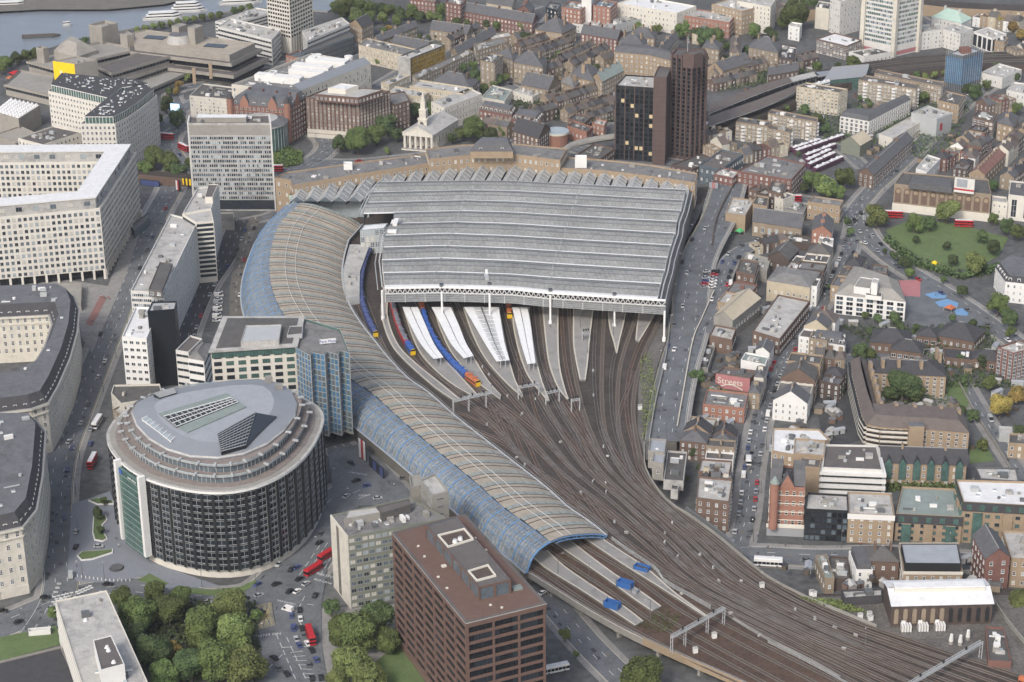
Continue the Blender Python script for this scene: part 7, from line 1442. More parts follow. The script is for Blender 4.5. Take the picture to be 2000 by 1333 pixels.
p = Vector(G(1513,955, h)[:2]); b = MB(); b.cyl(p, 1.9,5, h + 3, 'orange_brick', n=12); b.cyl(p, 2.2, h + 3, h + 6, 'roof_green', n=12, r1=.3); b.build('turret', oc); b = MB(); b.prism(inset(P, -.6), .2,4.4, 'frame_grey', 'frame_grey'); b.prism(inset(P, -.8),4.4,6.4, 'cream', None, True); b.build('shop_front', oc)
# red gabled house
rg, P, h = bld('red_gabled_house', 'tall red brick house with white edged gable at the right', [(1925,1092),(1973,1088),(1945,1040),(1900,1046)],(1925,1092,1162), wall='red_brick', roof='slate', kind='gable', rise=4.5, win=(4,3.6,1.4,1.7, 'frame_white', 'm', 'sash'))
# substation
sbn, P, h = bld('substation', 'brown brick substation with two tier white metal roof', [(1743,1184),(1939,1179),(1921,1132),(1727,1136)], DZ + HB(1745,1184,1224, DZ) - DZ, wall='dark_brick', roof='roof_white', z0=DZ, kind='gable', rise=2.6, eave=.6)
a, c = P[0], P[1]; F = [(P[k], P[(k + 1) % 4]) for k in range(4)]; a, c = min(F, key=lambda t: (t[0] + t[1]).y); e = (c - a).normalized(); n = Vector((e.y, -e.x)); l = (c - a).length
for q in range(11):
 p = a + e * l * (q + .5) / 11; ww = 1.7; b = MB(); m = 'frame_black' if q > 5 else 'yellow_brick'; z0 = DZ + 1.2; b.face([(*(p - e * ww / 2 + n * .08), z0),(*(p + e * ww / 2 + n * .08), z0),(*(p + e * ww / 2 + n * .08), h - 2),(*(p + n * .08), h - 1.4),(*(p - e * ww / 2 + n * .08), h - 2)], m); b.build('arched_window', sbn)
 p = a + e * l * q / 11; b = MB(); b.prism(ccw([p - e * .3, p + e * .3, p + e * .3 + n * .35, p - e * .3 + n * .35]), DZ, h - .8, 'dark_brick', 'dark_brick'); b.build('pilaster', sbn)
A2, B2 = (P[0] + P[3]) / 2,(P[1] + P[2]) / 2
if (P[0] - P[1]).length < (P[1] - P[2]).length: A2, B2 = (P[0] + P[1]) / 2,(P[2] + P[3]) / 2
d = (B2 - A2).normalized(); b = MB(); b.bar((*(A2 + d * 2), h + 2.6),(*(B2 - d * 2), h + 2.6),5.5, 'cream', 1.6); b.bar((*(A2 + d * 2), h + 3.6),(*(B2 - d * 2), h + 3.6),4.2, 'roof_white', .6); b.build('ridge_monitor', sbn)
for k, (x, y) in enumerate(((1769,1232),(1802,1231),(1835,1230))):
 g = G(x, y, DZ); t = thing('transformer', 'ribbed white transformer tank before the substation, %s' % ('leftmost', 'middle', 'rightmost')[k], 'transformer', (g.x, g.y, DZ), 'transformers by the substation'); b = MB(); b.box(g, 4.2,2.2, DZ, DZ + 2.8, .05, 'roof_light'); b.build('tank', t); b = MB()
 for q in range(4): b.box(g + Vector((-1.6 + q * 1.05,-.3,0)), .55,3., DZ + .3, DZ + 3.1, .05, 'white_paint')
 b.build('cooling_fins', t); b = MB(); b.box(g + Vector((-1, .8,0)),1.6, .8, DZ + 3, DZ + 3.9,0, 'white_paint'); b.build('header', t)
for k, (x, y) in enumerate(((1857,1258),(1875,1260),(1890,1250))):
 g = G(x, y, DZ); t = thing('insulator_post', 'white insulator post in the substation yard, %s of three' % ('leftmost', 'middle', 'rightmost')[k], 'insulator', (g.x, g.y, DZ), 'insulators in the substation yard'); b = MB(); b.cyl(g, .9, DZ, DZ + 1.4, 'concrete', n=8); b.build('base', t); b = MB()
 for q in range(4): b.cyl(g, .9 - .1 * q, DZ + 1.4 + q * .8, DZ + 2 + q * .8, 'white_paint', n=10)
 b.build('insulator', t)
# mural building, billboards
mb, P, h = bld('mural_house', 'brick building whose end wall carries a faded red painted mural', [(1398,729),(1465,739),(1480,724),(1413,716)],(1398,729,760), wall='brown_brick', roof='roof_brown', units=3)
F = [(P[k], P[(k + 1) % 4]) for k in range(4)]; a, c = min(F, key=lambda t: (t[0] + t[1]).y - (-.0)); e = (c - a).normalized(); n = Vector((e.y, -e.x)); b = MB(); b.prism(ccw([a + n * .05, c + n * .05, c + n * .15, a + n * .15]),1, h - .3, 'pink', 'pink', True); b.build('mural', mb);
mid = (a + c) / 2 + n * .25; text3('Streets', (*(mid - e * 1.2), h - 3.6), facing(n),4.6, 'cream', 'painted_lettering', mb); b = MB(); F_ = [(-6,-2.6),(-3,-1.2),(0,-1.),(3,-1.9),(5.4,-3.2)]
for p, q in zip(F_, F_[1:]): b.bar((*(mid + n * .05 + e * p[0]), h - 4 + p[1]),(*(mid + n * .05 + e * q[0]), h - 4 + q[1]), .1, 'cream', .5)
b.build('painted_swoosh', mb)
# rows of small street buildings ------------------------------------------------------
MX = [YB, YB, TB_, 'brown_brick', 'dark_brick', 'white_paint', 'stone', 'pale_brick', 'red_brick']
rw = dict(walls=MX, kind='mix', nf=3, jit=1.6)
row((1432,895),(1442,838),4,13,8, 'west of the market street', **rw); row((1484,765),(1498,722),2,5,10, 'west of the market street', **rw); row((1596,560),(1628,488),5,14,12, 'west of the market street', **rw)
row((1660,500),(1622,560),3,10,9, 'east of the market street', **rw); row((1590,610),(1560,655),3,13,10, 'east of the market street', **rw); row((1545,690),(1510,780),5,16,11, 'east of the market street', **rw); row((1600,640),(1580,665),2,10,9, 'east of the market street', **rw)
row((1560,545),(1595,500),3,12,11, 'behind the market street', **rw); row((1380,870),(1400,820),3,12,9, 'behind the market street', **rw); row((1620,720),(1600,745),2,10,9, 'east of the market street', **rw); row((1590,700),(1650,705),3,9,8, 'east of the market street', **rw)
row((1450,600),(1480,560),2,14,10, 'behind the market street', **rw); row((1430,930),(1372,925),3,10,10, 'behind the market street', **rw); row((1475,480),(1540,470),4,8,6, 'by the railway arches', **rw)
row((1893,338),(1972,262),15,10,8, 'in the red tiled terrace', walls=[TB_], roofs=['tile_red'], nf=2, jit=.1, side=-1, grp='red tiled terrace houses')
row((1980,440 - 90),(2040,300),6,9,8, 'at the right edge', walls=[YB, 'brown_brick'], nf=2); row((1822,305),(1878,268),5,10,9, 'by the red tiled terrace', side=-1, **rw); row((1880,262),(1905,245),2,10,9, 'by the red tiled terrace', side=-1, **rw); row((1860,330),(1885,300),3,9,8, 'by the red tiled terrace', side=-1, **rw)
row((1462,372),(1530,392),4,12,11, 'by the approach road', **rw); row((1700,215),(1730,222),2,10,8, 'near the arcaded flats', **rw); row((1395,290),(1440,280),3,12,10, 'near the modern office', **rw); row((1455,300),(1540,285),5,10,7, 'near the modern office', **rw); row((1380,262),(1430,255),4,9,7, 'near the modern office', **rw)
row((1930,205),(1985,190),4,12,9, 'at the right edge', **rw); row((1905,300),(1940,268),3,10,9, 'at the right edge', **rw); row((1760,60),(1800,40),2,12,9, 'behind the grey tower', **rw)
row((1400,145),(1500,122),12,9,7, 'above the rail viaduct', **RP); row((1395,165),(1480,145),10,8,6, 'above the rail viaduct', **RP); row((1560,122),(1600,112),4,9,7, 'above the rail viaduct', **RP)
row((1970,300),(2030,240),6,10,9, 'at the right edge', **rw); row((1985,100),(2050,90),4,12,10, 'at the right edge', **rw); row((1900,30),(1990,44),6,12,9, 'at the top right', **rw); row((880,80),(940,52),7,8,8, 'in the long slate terrace', **RP) 
row((1010,76),(1040,68),4,9,8, 'in the old terraces', **RP); row((1072,196),(1092,190),3,9,8, 'in the old terraces', **RP); row((960,140),(1000,128),5,9,8, 'near the leafy garden', **RP); row((1040,225),(1090,210),6,9,8, 'near the leafy garden', **RP)
row((940,240),(990,250),4,9,9, 'near the leafy garden', **RP); row((1060,140),(1100,128),5,9,8, 'near the leafy garden', **RP); row((1180,118),(1204,110),3,9,8, 'near the leafy garden', **RP)
row((1520,20),(1580,-4),5,12,10, 'at the top edge', **rw); row((1230,28),(1300,44),6,10,8, 'at the top edge', **rw); row((1340,62),(1400,70),5,10,9, 'near the park trees', **rw)
# railway station canopies on the right viaduct
for k, (L, Rr, m, lb) in enumerate((([(1385,205),(1470,172),(1540,150)],[(1385,222),(1478,185),(1548,160)], 'tile_brown', 'upper long brown canopy roof of the viaduct station'),([(1383,228),(1480,195),(1562,164)],[(1385,246),(1490,210),(1570,172)], 'tile_brown', 'middle long brown canopy roof of the viaduct station'),
  ([(1540,152),(1590,140)],[(1548,160),(1600,147)], 'roof_light', 'short pale canopy roof at the far end of the brown ones'),([(1590,142),(1662,132)],[(1598,150),(1664,138)], 'metal_roof', 'pale blue metal canopy beside the clipped round tree'))):
 L3, R3 = resample(cr(GL(L, DZ + 5),8),20), resample(cr(GL(Rr, DZ + 5),8),20); t = thing('station_canopy', lb, 'canopy', tuple(L3[10])); b = MB(); P = ccw([p[:2] for p in L3] + [p[:2] for p in R3[::-1]]); b.prism(P, DZ + 4.4, DZ + 5, 'roof_light', m, True); b.build('roof', t)
 b = MB()
 for q in range(0,21,3): p = (L3[q] + R3[q]) / 2; b.bar((p.x, p.y, DZ),(p.x, p.y, DZ + 4.5), .4, 'steel')
 b.build('posts', t)
train([(1378,250),(1480,214),(1560,182),(1620,165)], 'white roofed train standing at the viaduct station', [('roof_white', 'roof_white', None)], w=3)
for k, (a, c) in enumerate((((1553,303),(1648,271)),((1572,312),(1645,284)),((1574,322),(1622,300)),((1578,330),(1630,306)),((1590,338),(1645,314)),((1546,298),(1602,280)))):
 train([a, ((a[0] + c[0]) / 2,(a[1] + c[1]) / 2), c], 'purple and white train parked in the sunken depot, %s from the top' % ORD[[1,2,3,4,5,0][k]],[('plum', 'roof_white', None)], z=0, cl=16, w=3.4)
# ---------------------------------------------------------------- trees
def crown_mesh(leaf, nq, qs, seed):
 r = random.Random(seed); L = []
 for k in range(13):
  a = r.uniform(0,6.283); d = r.uniform(.25, .62); z = r.uniform(-.42, .5); L.append((Vector((math.cos(a) * d, math.sin(a) * d, z)), r.uniform(.3, .46)))
 L.append((Vector((0,0, .2)), .62)); b = MB(); n = 0
 while n < nq:
  c, R_ = r.choice(L); u = Vector((r.gauss(0,1), r.gauss(0,1), r.gauss(.25,1))).normalized(); p = c + u * R_ * r.uniform(.82,1.1)
  if any((p - c2).length < R2_ * .8 for c2, R2_ in L): continue
  nn = (u + Vector((r.uniform(-.8, .8), r.uniform(-.8, .8), r.uniform(-.3, .9)))).normalized(); t = nn.orthogonal().normalized(); t = (Matrix.Rotation(r.uniform(0,6.28),3, nn) @ t); v = nn.cross(t); s = qs * r.uniform(.6,1.35)
  b.face([p - t * s, p - v * s * .7, p + t * s, p + v * s * .7], leaf); n += 1
 for c, R_ in L: 
  bm = bmesh.new(); bmesh.ops.create_icosphere(bm, subdivisions=1, radius=R_ * .8); bm.transform(Matrix.Translation(c)); o = len(b.v); b.v += [tuple(v.co) for v in bm.verts]; i = b.mi('leaf_c')
  for f in bm.faces: b.f.append(tuple(o + v.index for v in f.verts)); b.i.append(i)
  bm.free()
 return b.mesh('crown')
def trunk_mesh():
 b = MB(); b.cyl((0,0), .07,-1.9,-.5, 'bark', n=7, r1=.045)
 for k in range(5): a = k * 1.3; b.bar((0,0,-.75),(math.cos(a) * .45, math.sin(a) * .45, .15), .04, 'bark')
 return b.mesh('trunk')
CM = {}; TM = trunk_mesh(); LEAFN = {'a': 'leaf_a', 'b': 'leaf_b', 'c': 'leaf_c', 'y': 'leaf_autumn'}
TN = {'a': 'leafy green tree', 'b': 'pale green tree', 'c': 'dark green tree', 'y': 'yellowing autumn tree'}
rt = random.Random(3)
def tree(px, py, rp, kd='a', zb=0.):
 big = 0 if rp > 24 else 1 if rp > 11 else 2; v = rt.randrange(2); key = (kd, big, v)
 if key not in CM: CM[key] = crown_mesh(LEAFN[kd],(5200,2300,800)[big],(.05, .075, .12)[big], hash(key[0]) * 0 + ord(kd) + big * 7 + v * 31)
 R_ = rp * (G(px, py, 6).length + 200) / FPX / 1.08 * .98; zc = zb + R_ * .95 + 1.2; g = G(px, py, zc); R_ = rp * (g - Vector((0,0, CAMH))).length / FPX
 t = thing('tree', 'x', 'tree', (g.x, g.y, zb), 'street and park trees'); s = R_ * 1.02; ang = rt.uniform(0,6.28)
 link('crown', CM[key], t, Matrix.Translation((0,0, zc - zb)) @ Matrix.Rotation(ang, 4, 'Z') @ Matrix.Diagonal((s, s, s * rt.uniform(.85,1.05),1)))
 link('trunk', TM, t, Matrix.Translation((0,0, zc - zb)) @ Matrix.Diagonal((s, s, (zc - zb) / 1.9,1))); REG.append((t, TN[kd], 'near'))
TREES = """270 1200 42 a,330 1188 38 a,392 1226 45 a,442 1182 38 b,300 1272 38 c,236 1170 24 a,462 1232 44 b,420 1292 44 a,336 1268 20 y,480 1302 44 b,300 1155 24 a,352 1166 26 a,372 1300 40 c,320 1320 36 a,262 1245 30 c,500 1200 14 a
700 1232 50 a,742 1212 44 c,664 1232 34 a,692 1296 42 b,725 1322 36 b,646 1186 18 c,755 1250 30 a,660 1322 26 b,1255 1322 48 a,1103 1240 12 b,1125 1278 7 a,104 1196 14 a,300 305 26 a,330 318 24 a,350 334 18 c,284 330 18 a,325 204 17 c,345 232 18 c,308 232 12 a,372 318 12 a,330 178 9 c
12 122 14 a,32 114 13 c,50 110 12 a,68 105 12 a,84 101 9 c,166 79 8 c,0 132 14 a,268 58 7 b,284 55 8 b,300 51 8 b,316 49 8 a,332 46 8 b,348 42 8 b,364 38 8 b,380 36 8 b,396 34 8 a,412 31 8 b,428 29 8 a,456 19 7 a,472 17 8 a,488 14 8 a
368 120 7 y,386 124 9 b,410 127 10 y,432 132 10 a,350 166 9 y,400 142 8 y,462 140 9 y,482 120 12 a,500 130 9 y,446 152 8 b,365 152 9 b,344 178 8 y
664 12 13 b,682 8 15 a,702 12 14 a,722 15 15 a,742 18 15 c,762 21 14 a,782 26 13 c,802 28 12 a,820 32 12 c,840 30 11 b,856 36 11 a,880 28 13 c,898 24 9 a,702 26 9 c,760 56 8 y,748 60 7 a,800 66 5 c,820 70 6 c,836 72 5 c,852 71 5 c,868 72 5 c,912 46 9 a,930 50 8 a,950 46 9 c,970 50 10 a,990 48 10 a,1008 46 10 b
670 24 17 a,694 30 16 b,720 34 15 a,748 36 13 b,776 40 12 a,655 14 12 a,806 18 13 a,830 14 14 c,858 20 14 a,890 44 12 a,1022 52 13 b,905 160 12 a,924 146 13 c,946 172 11 a,916 182 9 c,1040 130 9 a,962 120 10 a,975 156 11 c,740 118 8 b,758 113 8 b,905 132 10 c,925 128 10 a,942 152 11 c,980 134 11 a,965 166 8 a,988 150 8 b,698 272 30 a,664 280 17 c,735 262 22 a,755 243 23 c,775 262 14 c,812 216 18 c,840 212 16 c,925 250 28 a,960 264 19 c,984 256 13 a,882 270 11 c,756 294 7 b,900 262 14 a
1030 76 15 c,1008 92 9 c,1245 54 12 b,1232 46 9 a,1284 56 11 b,1330 60 17 a,1356 66 15 c,1378 72 19 c,1402 72 17 a,1418 90 10 c,1340 46 13 a,1475 60 15 a,1458 98 10 c,1190 156 11 a,1115 116 8 a,1160 240 8 a,1430 136 9 c,1446 140 9 a,1408 138 7 c,1595 130 12 a,1665 122 16 a,1636 128 8 c
1552 28 34 a,1580 8 20 c,1528 44 14 a,1512 70 10 c,1542 6 20 a,1500 60 9 c,1805 190 13 a,1572 214 11 c,1598 234 13 a,1612 250 11 c,1536 212 9 a,1520 216 8 b,1620 206 10 c,1694 197 7 c,1680 192 6 c,1905 180 15 c,1888 174 11 c,1928 166 10 a,1825 146 8 b,1808 150 8 b,1842 142 6 b,1700 205 5 a
1588 354 22 a,1615 364 23 b,1650 348 22 a,1636 376 17 a,1572 366 12 c,1714 420 24 b,1850 414 23 b,1786 436 19 a,1816 436 15 c,1655 432 9 c,1662 452 9 c,1862 508 12 c,1905 515 22 b,1942 482 17 c,1966 442 16 c,1988 452 17 a,1940 428 12 a,1920 462 14 c,1752 500 10 c,1768 514 14 c,1776 532 12 a,1728 490 6 c,1742 496 7 c
1844 545 8 c,1880 568 13 c,1950 594 24 a,1972 622 18 c,1900 632 10 c,1748 622 14 c,1714 622 10 c,1690 616 8 a,1680 686 17 c,1702 690 12 a,1758 680 10 c,1776 672 8 a,1764 756 36 c,1738 768 18 c,1792 770 18 a,1875 700 10 c,1920 706 14 c,1935 748 16 a,1882 742 10 c,1955 792 25 y,1988 770 20 y,1920 866 13 b,1900 812 13 c,1880 802 10 c,1992 842 14 c
1832 664 8 c,1360 737 17 c,1354 880 14 c,1412 770 11 b,1392 764 7 b,1368 912 8 c,1900 292 8 a,1958 304 9 c,1940 362 12 c,1986 212 12 a,1975 648 12 a,1990 1172 27 b,1948 1176 9 a,1722 952 8 b,1702 942 6 a,1560 746 6 c,1624 744 9 c,1640 764 8 c,1340 935 7 a,1346 1020 8 c,1620 560 6 c,1790 640 9 c,1760 638 9 c,1860 620 8 c,1990 520 16 c,1700 648 8 c
1240 160 7 c,1010 150 8 a,1052 118 8 c,1090 105 6 a,1130 105 7 a,1080 185 7 b,1100 182 6 c,1130 195 6 a,1060 205 7 c,1146 210 6 b,1000 212 8 c,1180 205 7 a,1480 235 8 c,1360 255 7 a,1850 480 9 c,1790 468 8 c,870 150 7 a,1420 300 6 c,1560 300 6 c,1740 250 6 c,1760 245 7 c,1850 300 7 b,1878 325 7 c,1975 410 9 c,1600 612 5 c,1640 690 7 c,1480 740 5 c,1830 700 9 c,1800 650 7 c
190 1002 13 c,196 1035 9 c,203 978 8 a,214 348 6 y,330 352 7 y,318 345 6 c,460 22 8 c,1165 130 6 a,1025 240 6 c,1380 115 7 c,1760 140 7 a,1790 146 8 c,1870 148 7 c,1945 130 9 c,1960 140 8 c,1985 150 9 c,1920 115 8 c,1940 112 8 c,1900 40 8 a,1955 42 12 y,1980 50 13 y,1995 66 12 y"""
for l in TREES.replace('\n', ',').split(','):
 x, y, r_, k_ = l.split(); tree(float(x), float(y), float(r_), k_)
def shrubs(pts, z, n, label, mat='leaf_a', s=1.2, name='shrub_bed'):
 P = [Vector(G(x, y, z)[:2]) for x, y in pts]; r = random.Random(len(label)); b = MB(); xs = [p.x for p in P]; ys = [p.y for p in P]; k = 0
 while k < n:
  p = Vector((r.uniform(min(xs), max(xs)), r.uniform(min(ys), max(ys))))
  if not inside(p, P): continue
  q = Vector((p.x, p.y, z + r.uniform(.1,1.6) * s)); nn = Vector((r.uniform(-1,1), r.uniform(-1,1), r.uniform(.2,1))).normalized(); t = nn.orthogonal().normalized() * s * r.uniform(.3, .6); v = nn.cross(t); b.face([q - t, q - v, q + t, q + v], mat); k += 1
 o = b.build(name); o['kind'] = 'stuff'; o['label'] = label
shrubs([(534,302),(560,288),(590,300),(592,320),(562,328),(534,326)], .4,2600, 'dense low planting on the roundabout', 'leaf_a'); shrubs([(228,1170),(500,1180),(515,1333),(300,1333)], .1,6000, 'undergrowth beneath the big park trees', 'leaf_c', 1.4)
shrubs([(1250,700),(1272,690),(1285,800),(1255,860)], DZ, 900, 'trackside weeds by the approach road wall', 'leaf_b', .8); shrubs([(1560,1170),(1640,1175),(1700,1200),(1640,1195)], DZ, 1000, 'weeds on the bank beside the lower tracks', 'leaf_b', .8)
shrubs([(1240,1225),(1300,1190),(1330,1205),(1310,1240)], DZ, 500, 'thin weeds between the viaduct tracks', 'leaf_a', .6); shrubs([(1650,950),(1890,948),(1892,960),(1730,962)],0,900, 'garden shrubs before the green trimmed terrace', 'leaf_a', 1.5)
shrubs([(1680,690),(1840,740),(1870,800),(1720,790)], .1,1500, 'shrubs in the courtyard of the curved flats', 'leaf_c', 1.2); shrubs([(1732,462),(1790,508),(1880,538),(1960,518),(1965,530),(1880,548),(1780,520),(1725,470)], .3,1800, 'dark hedge planting round the park lawn', 'leaf_c', 1.8)
shrubs([(1000,200),(1195,175),(1200,240),(1010,235)],0,3500, 'back garden greenery between the old terraces', 'leaf_c', 1.6); shrubs([(1010,85),(1200,110),(1190,160),(1000,150)],0,3000, 'garden greenery among the upper terraces', 'leaf_c', 1.6); shrubs([(1400,110),(1560,120),(1600,160),(1480,170),(1400,180)],0,2500, 'garden greenery above the rail viaduct', 'leaf_c', 1.6)
shrubs([(1550,200),(1900,200),(1850,320),(1560,270)],0,3500, 'garden greenery around the upper right flats', 'leaf_c', 1.5); shrubs([(1640,640),(1930,640),(1990,760),(1860,760)],0,3500, 'garden greenery around the low school', 'leaf_c', 1.4)
# ---------------------------------------------------------------- vehicles
CARC = {'silver': 'steel', 'black': 'frame_black', 'white': 'white_paint', 'dark blue': 'train_navy', 'grey': 'steel_dark', 'red': 'train_red', 'pale blue': 'roof_blue'}
def body_mesh(mat, L=4.3, Wd=1.8, H1=.85, H2=1.45, van=False):
 b = MB(); hx = L / 2; pr = [(-hx, .3),(-hx, H1 * .95),(-hx * .92, H1),(hx * .9, H1 * .92),(hx, H1 * .7),(hx, .3)]; w = Wd / 2
 for k in range(5): (x0, z0),(x1, z1) = pr[k], pr[k + 1]; b.face([(x0,-w, z0),(x1,-w, z1),(x1, w, z1),(x0, w, z0)], mat)
 for s in (-1,1): b.face([(x, s * w, z) for x, z in pr], mat)
 c = ([(-hx * .98, H1),(-hx * .98, H2),(hx * .45, H2),(hx * .8, H1)] if van else [(-hx * .8, H1),(-hx * .5, H2),(hx * .15, H2),(hx * .48, H1)]); w2 = w * (.95 if van else .82)
 b.face([(c[1][0],-w2, H2),(c[2][0],-w2, H2),(c[2][0], w2, H2),(c[1][0], w2, H2)], mat)
 if van: b.face([(c[0][0],-w2, H1),(c[0][0], w2, H1),(c[1][0], w2, H2),(c[1][0],-w2, H2)], mat); [b.face([(x, s * w2, z) for x, z in c], mat) for s in (-1,1)]
 g = MB(); e = .01; g.face([(c[3][0] + e, -w2 * .98, H1),(c[3][0] + e, w2 * .98, H1),(c[2][0] + e, w2 * .95, H2 - .05),(c[2][0] + e, -w2 * .95, H2 - .05)], 'glass_black')
 if not van: g.face([(c[0][0],-w2 * .98, H1),(c[0][0], w2 * .98, H1),(c[1][0], w2 * .95, H2 - .02),(c[1][0],-w2 * .95, H2 - .02)], 'glass_black')
 for s in (-1,1): q = c if not van else [(hx * .1, H1 + .05),(hx * .1, H2 - .1),(hx * .43, H2 - .1),(hx * .7, H1 + .05)]; g.face([(x, s * (w2 + (.01 if van else w * .02)), z) for x, z in q], 'glass_black')
 return b.mesh('body'), g.mesh('windows')
WB = MB(); WB.cyl((0,0), .33,-.11, .11, 'tyre', 'steel_dark', 10); WHEEL = WB.mesh('wheel'); VM = {}
def car(loc, ang, colour='silver', kind='car', base=None, reg_=True):
 loc = Vector(loc)
 if any(inside(Vector(loc[:2]), P) for P in BL) and loc.z < 3: return None
 key = (colour, kind)
 if key not in VM: VM[key] = body_mesh(CARC[colour], *((5.2,2.0,1.1,2.3, True) if kind == 'van' else ()))
 near = PX(loc)[1] > 560; t = thing('van' if kind == 'van' else 'car', 'x', kind, loc, 'road traffic and parked cars'); t.rotation_euler = (0,0, ang); bm_, gm = VM[key]; link('body', bm_, t, Matrix()); link('windows', gm, t, Matrix())
 if near:
  for sx in (-1.35,1.35):
   for sy in (-.8, .8): link('wheel', WHEEL, t, Matrix.Translation((sx, sy, .33)) @ Matrix.Rotation(math.pi / 2,4, 'X'))
 if base: t['label'] = base
 else: REG.append((t, '%s %s' % (colour, kind), 'near'))
 return t
rc = random.Random(5); COLS = ['silver', 'black', 'white', 'dark blue', 'grey', 'black', 'silver', 'red', 'pale blue', 'grey']
def lane(nm, off, f0, f1, n, z=.15, jitter=.2, park=False, skip=.15):
 C = R[nm]; o_ = offs(C, off); m = len(C) - 1
 for k in range(n):
  if rc.random() < skip: continue
  t = (f0 + (f1 - f0) * (k + rc.uniform(-jitter, jitter)) / n) * m; i = max(0, min(m - 1, int(t))); p = o_[i].lerp(o_[i + 1], t - i); e = o_[i + 1] - o_[i]; a = math.atan2(e.y, e.x) + (math.pi if off < 0 and not park else 0)
  cl_ = rc.choice(COLS); car((p.x, p.y, p.z + ZR[0] + .02 if z is None else p.z + z), a, cl_ if cl_ != 'x' else 'white', 'van' if rc.random() < .12 and cl_ in ('white', 'silver') else 'car')
lane('marsh', -3.2, .02, .96,44, .2, park=True, skip=.15); lane('marsh', 3.2, .05, .9,40, .2, park=True, skip=.15); lane('baylis', 3, .05, .95,9, .35, skip=.3); lane('baylis', -3, .0, .35,9, .35); lane('cut', -4.5, .1, .9,14, .3, park=True, skip=.4); lane('cut', 2.5, .2, .9,6, .3)
lane('york', 4, .05, .9,20, .3, skip=.3); lane('york', -4, .1, .9,9, .3, skip=.3); lane('cab', -5.5, .1, .95,12, .3, park=True); lane('cab', 5.2, .35, .95,14, .3, park=True, skip=.1); lane('appr', 4, .1, .9,5, .35, skip=.3); lane('appr', 7.8, .3, .95,6, .35, park=True, skip=.3)
lane('kenn', -7, .3, .9,9, .3); lane('kenn', -3.5, .35, .9,7, .3); lane('wbr', 3, .05, .95,14, .3, skip=.35); lane('wbr', -4, .3, .95,9, .3, skip=.4); lane('ramp', 3.6, .2, .85,9, .35, park=True); lane('ramp', -3.4, .3, .8,8, .35, park=True); lane('waterloo', 3, .1, .95,9, .3); lane('wbr2', 3.5, .1, .4,4, .3); lane('stamf', 2.5, .1, .9,7, .3); lane('upper', -3, .1, .9,8, .3, park=True); lane('cornwall', -2.6, .2, .9,10, .3, park=True); lane('imax', 3, .05, .9,8, .45, skip=.3)
lane('blackf', 3, .1, .8,5, .3); lane('webber', -2.5, .1, .9,6, .3, park=True); lane('roupell', 2, .1, .9,7, .3, park=True); lane('side_a', -2.2, .1, .6,4, .3, park=True); lane('leake', 3.5, .1, .9,4, .3); lane('cab2', -2, .1, .9,5, .3, park=True)
def at(px, py, a, z=.45): g = G(px, py, z); return g, rad(a)
for px, py, a, c_, k_, lb in ((585,1133,50, 'black', 'car', 'black people carrier queueing beside the red articulated bus'),(598,1142,55, 'silver', 'car', 'silver car beside the front of the articulated bus'),(566,1157,60, 'black', 'car', 'black car with white roof edge queueing at the no entry lettering'),(581,1157,58, 'white', 'car', 'white car queueing right of the black one at the junction'),(616,1165,75, 'black', 'car', 'dark car alone in the lane beside the green office'),
  (540,1143,35, 'black', 'car', 'black taxi turning by the small blue arrow sign'),(509,1197,-10, 'black', 'car', 'black car crossing the yellow box junction'),(575,1226,110, 'dark blue', 'car', 'dark hatchback on the island side of the double decker'),(562,1193,150, 'white', 'van', 'large white van turning at the yellow box junction'),(535,1287,130, 'black', 'car', 'black car heading down past the second arrow sign'),
  (543,1307,120, 'grey', 'car', 'grey car behind the black one at the bottom edge'),(560,1318,115, 'black', 'car', 'dark car at the bottom edge of the main road'),(600,1045,55, 'silver', 'car', 'yellow tinted taxi place by the hotel side road'),(624,1062,60, 'black', 'car', 'dark car in the upper queue by the green office'),(580,1110,50, 'dark blue', 'car', 'blue car in the middle of the junction queue'),
  (210,1143,0, 'black', 'car', 'black car passing the row of white bollards'),(88,1169,5, 'black', 'car', 'black car waiting before the zebra crossing'),(5,1195,0, 'black', 'car', 'dark car at the left edge of the road'),(477,1170,-5, 'black', 'car', 'black car below the rounded hotel frontage'),(193,1069,0, 'silver', 'car', 'silver estate car on the forecourt beside the teardrop planter'),
  (149,1040,88, 'silver', 'car', 'silver car parked at the forecourt road edge'),(148,1070,85, 'black', 'car', 'black car parked at the forecourt left edge'),(245,1049,80, 'white', 'car', 'white car parked beside the glass entrance'),(738,975,10, 'silver', 'car', 'silver car by the lane lettering under the vault'),(135,864,80, 'silver', 'car', 'bright green taxi place beside the archway'),
  (178,840,85, 'pale blue', 'car', 'pale blue car following the white coach'),(177,868,85, 'dark blue', 'car', 'dark blue car between coach and red bus'),(1298,720,82, 'white', 'van', 'white van alone on the lower approach road'),(1427,555,82, 'white', 'van', 'white van parked at the ramp foot, upper one'),(1426,571,82, 'white', 'van', 'white van parked at the ramp foot, lower one'),
  (1285,1300,60, 'silver', 'car', 'silver car parked under the brick edged viaduct'),(1060,1160,50, 'white', 'car', 'white car parked under the viaduct beside the office'),(1688,476,130, 'white', 'car', 'white police style car on the curved road by the junction')):
 g, r_ = at(px, py, a, DZ + .3 if (1290 < px < 1440 and py < 760) else .5)
 if 'place' in lb: lb = lb.replace('yellow tinted taxi place', 'silver car parked').replace('bright green taxi place', 'pale car waiting')
 car(g, r_, c_, k_, lb)
for k in range(9): g = G(428 - k * .6,572 + k * 7, .3); car(g, rad(5), 'white' if k % 3 else 'silver', 'van' if k % 2 else 'car')
for k in range(12): g = G(1396 - (k % 2) * 15 - k * .5,532 + (k // 2) * 6, DZ + .3); car(g, rad(10), rc.choice(COLS), 'car')
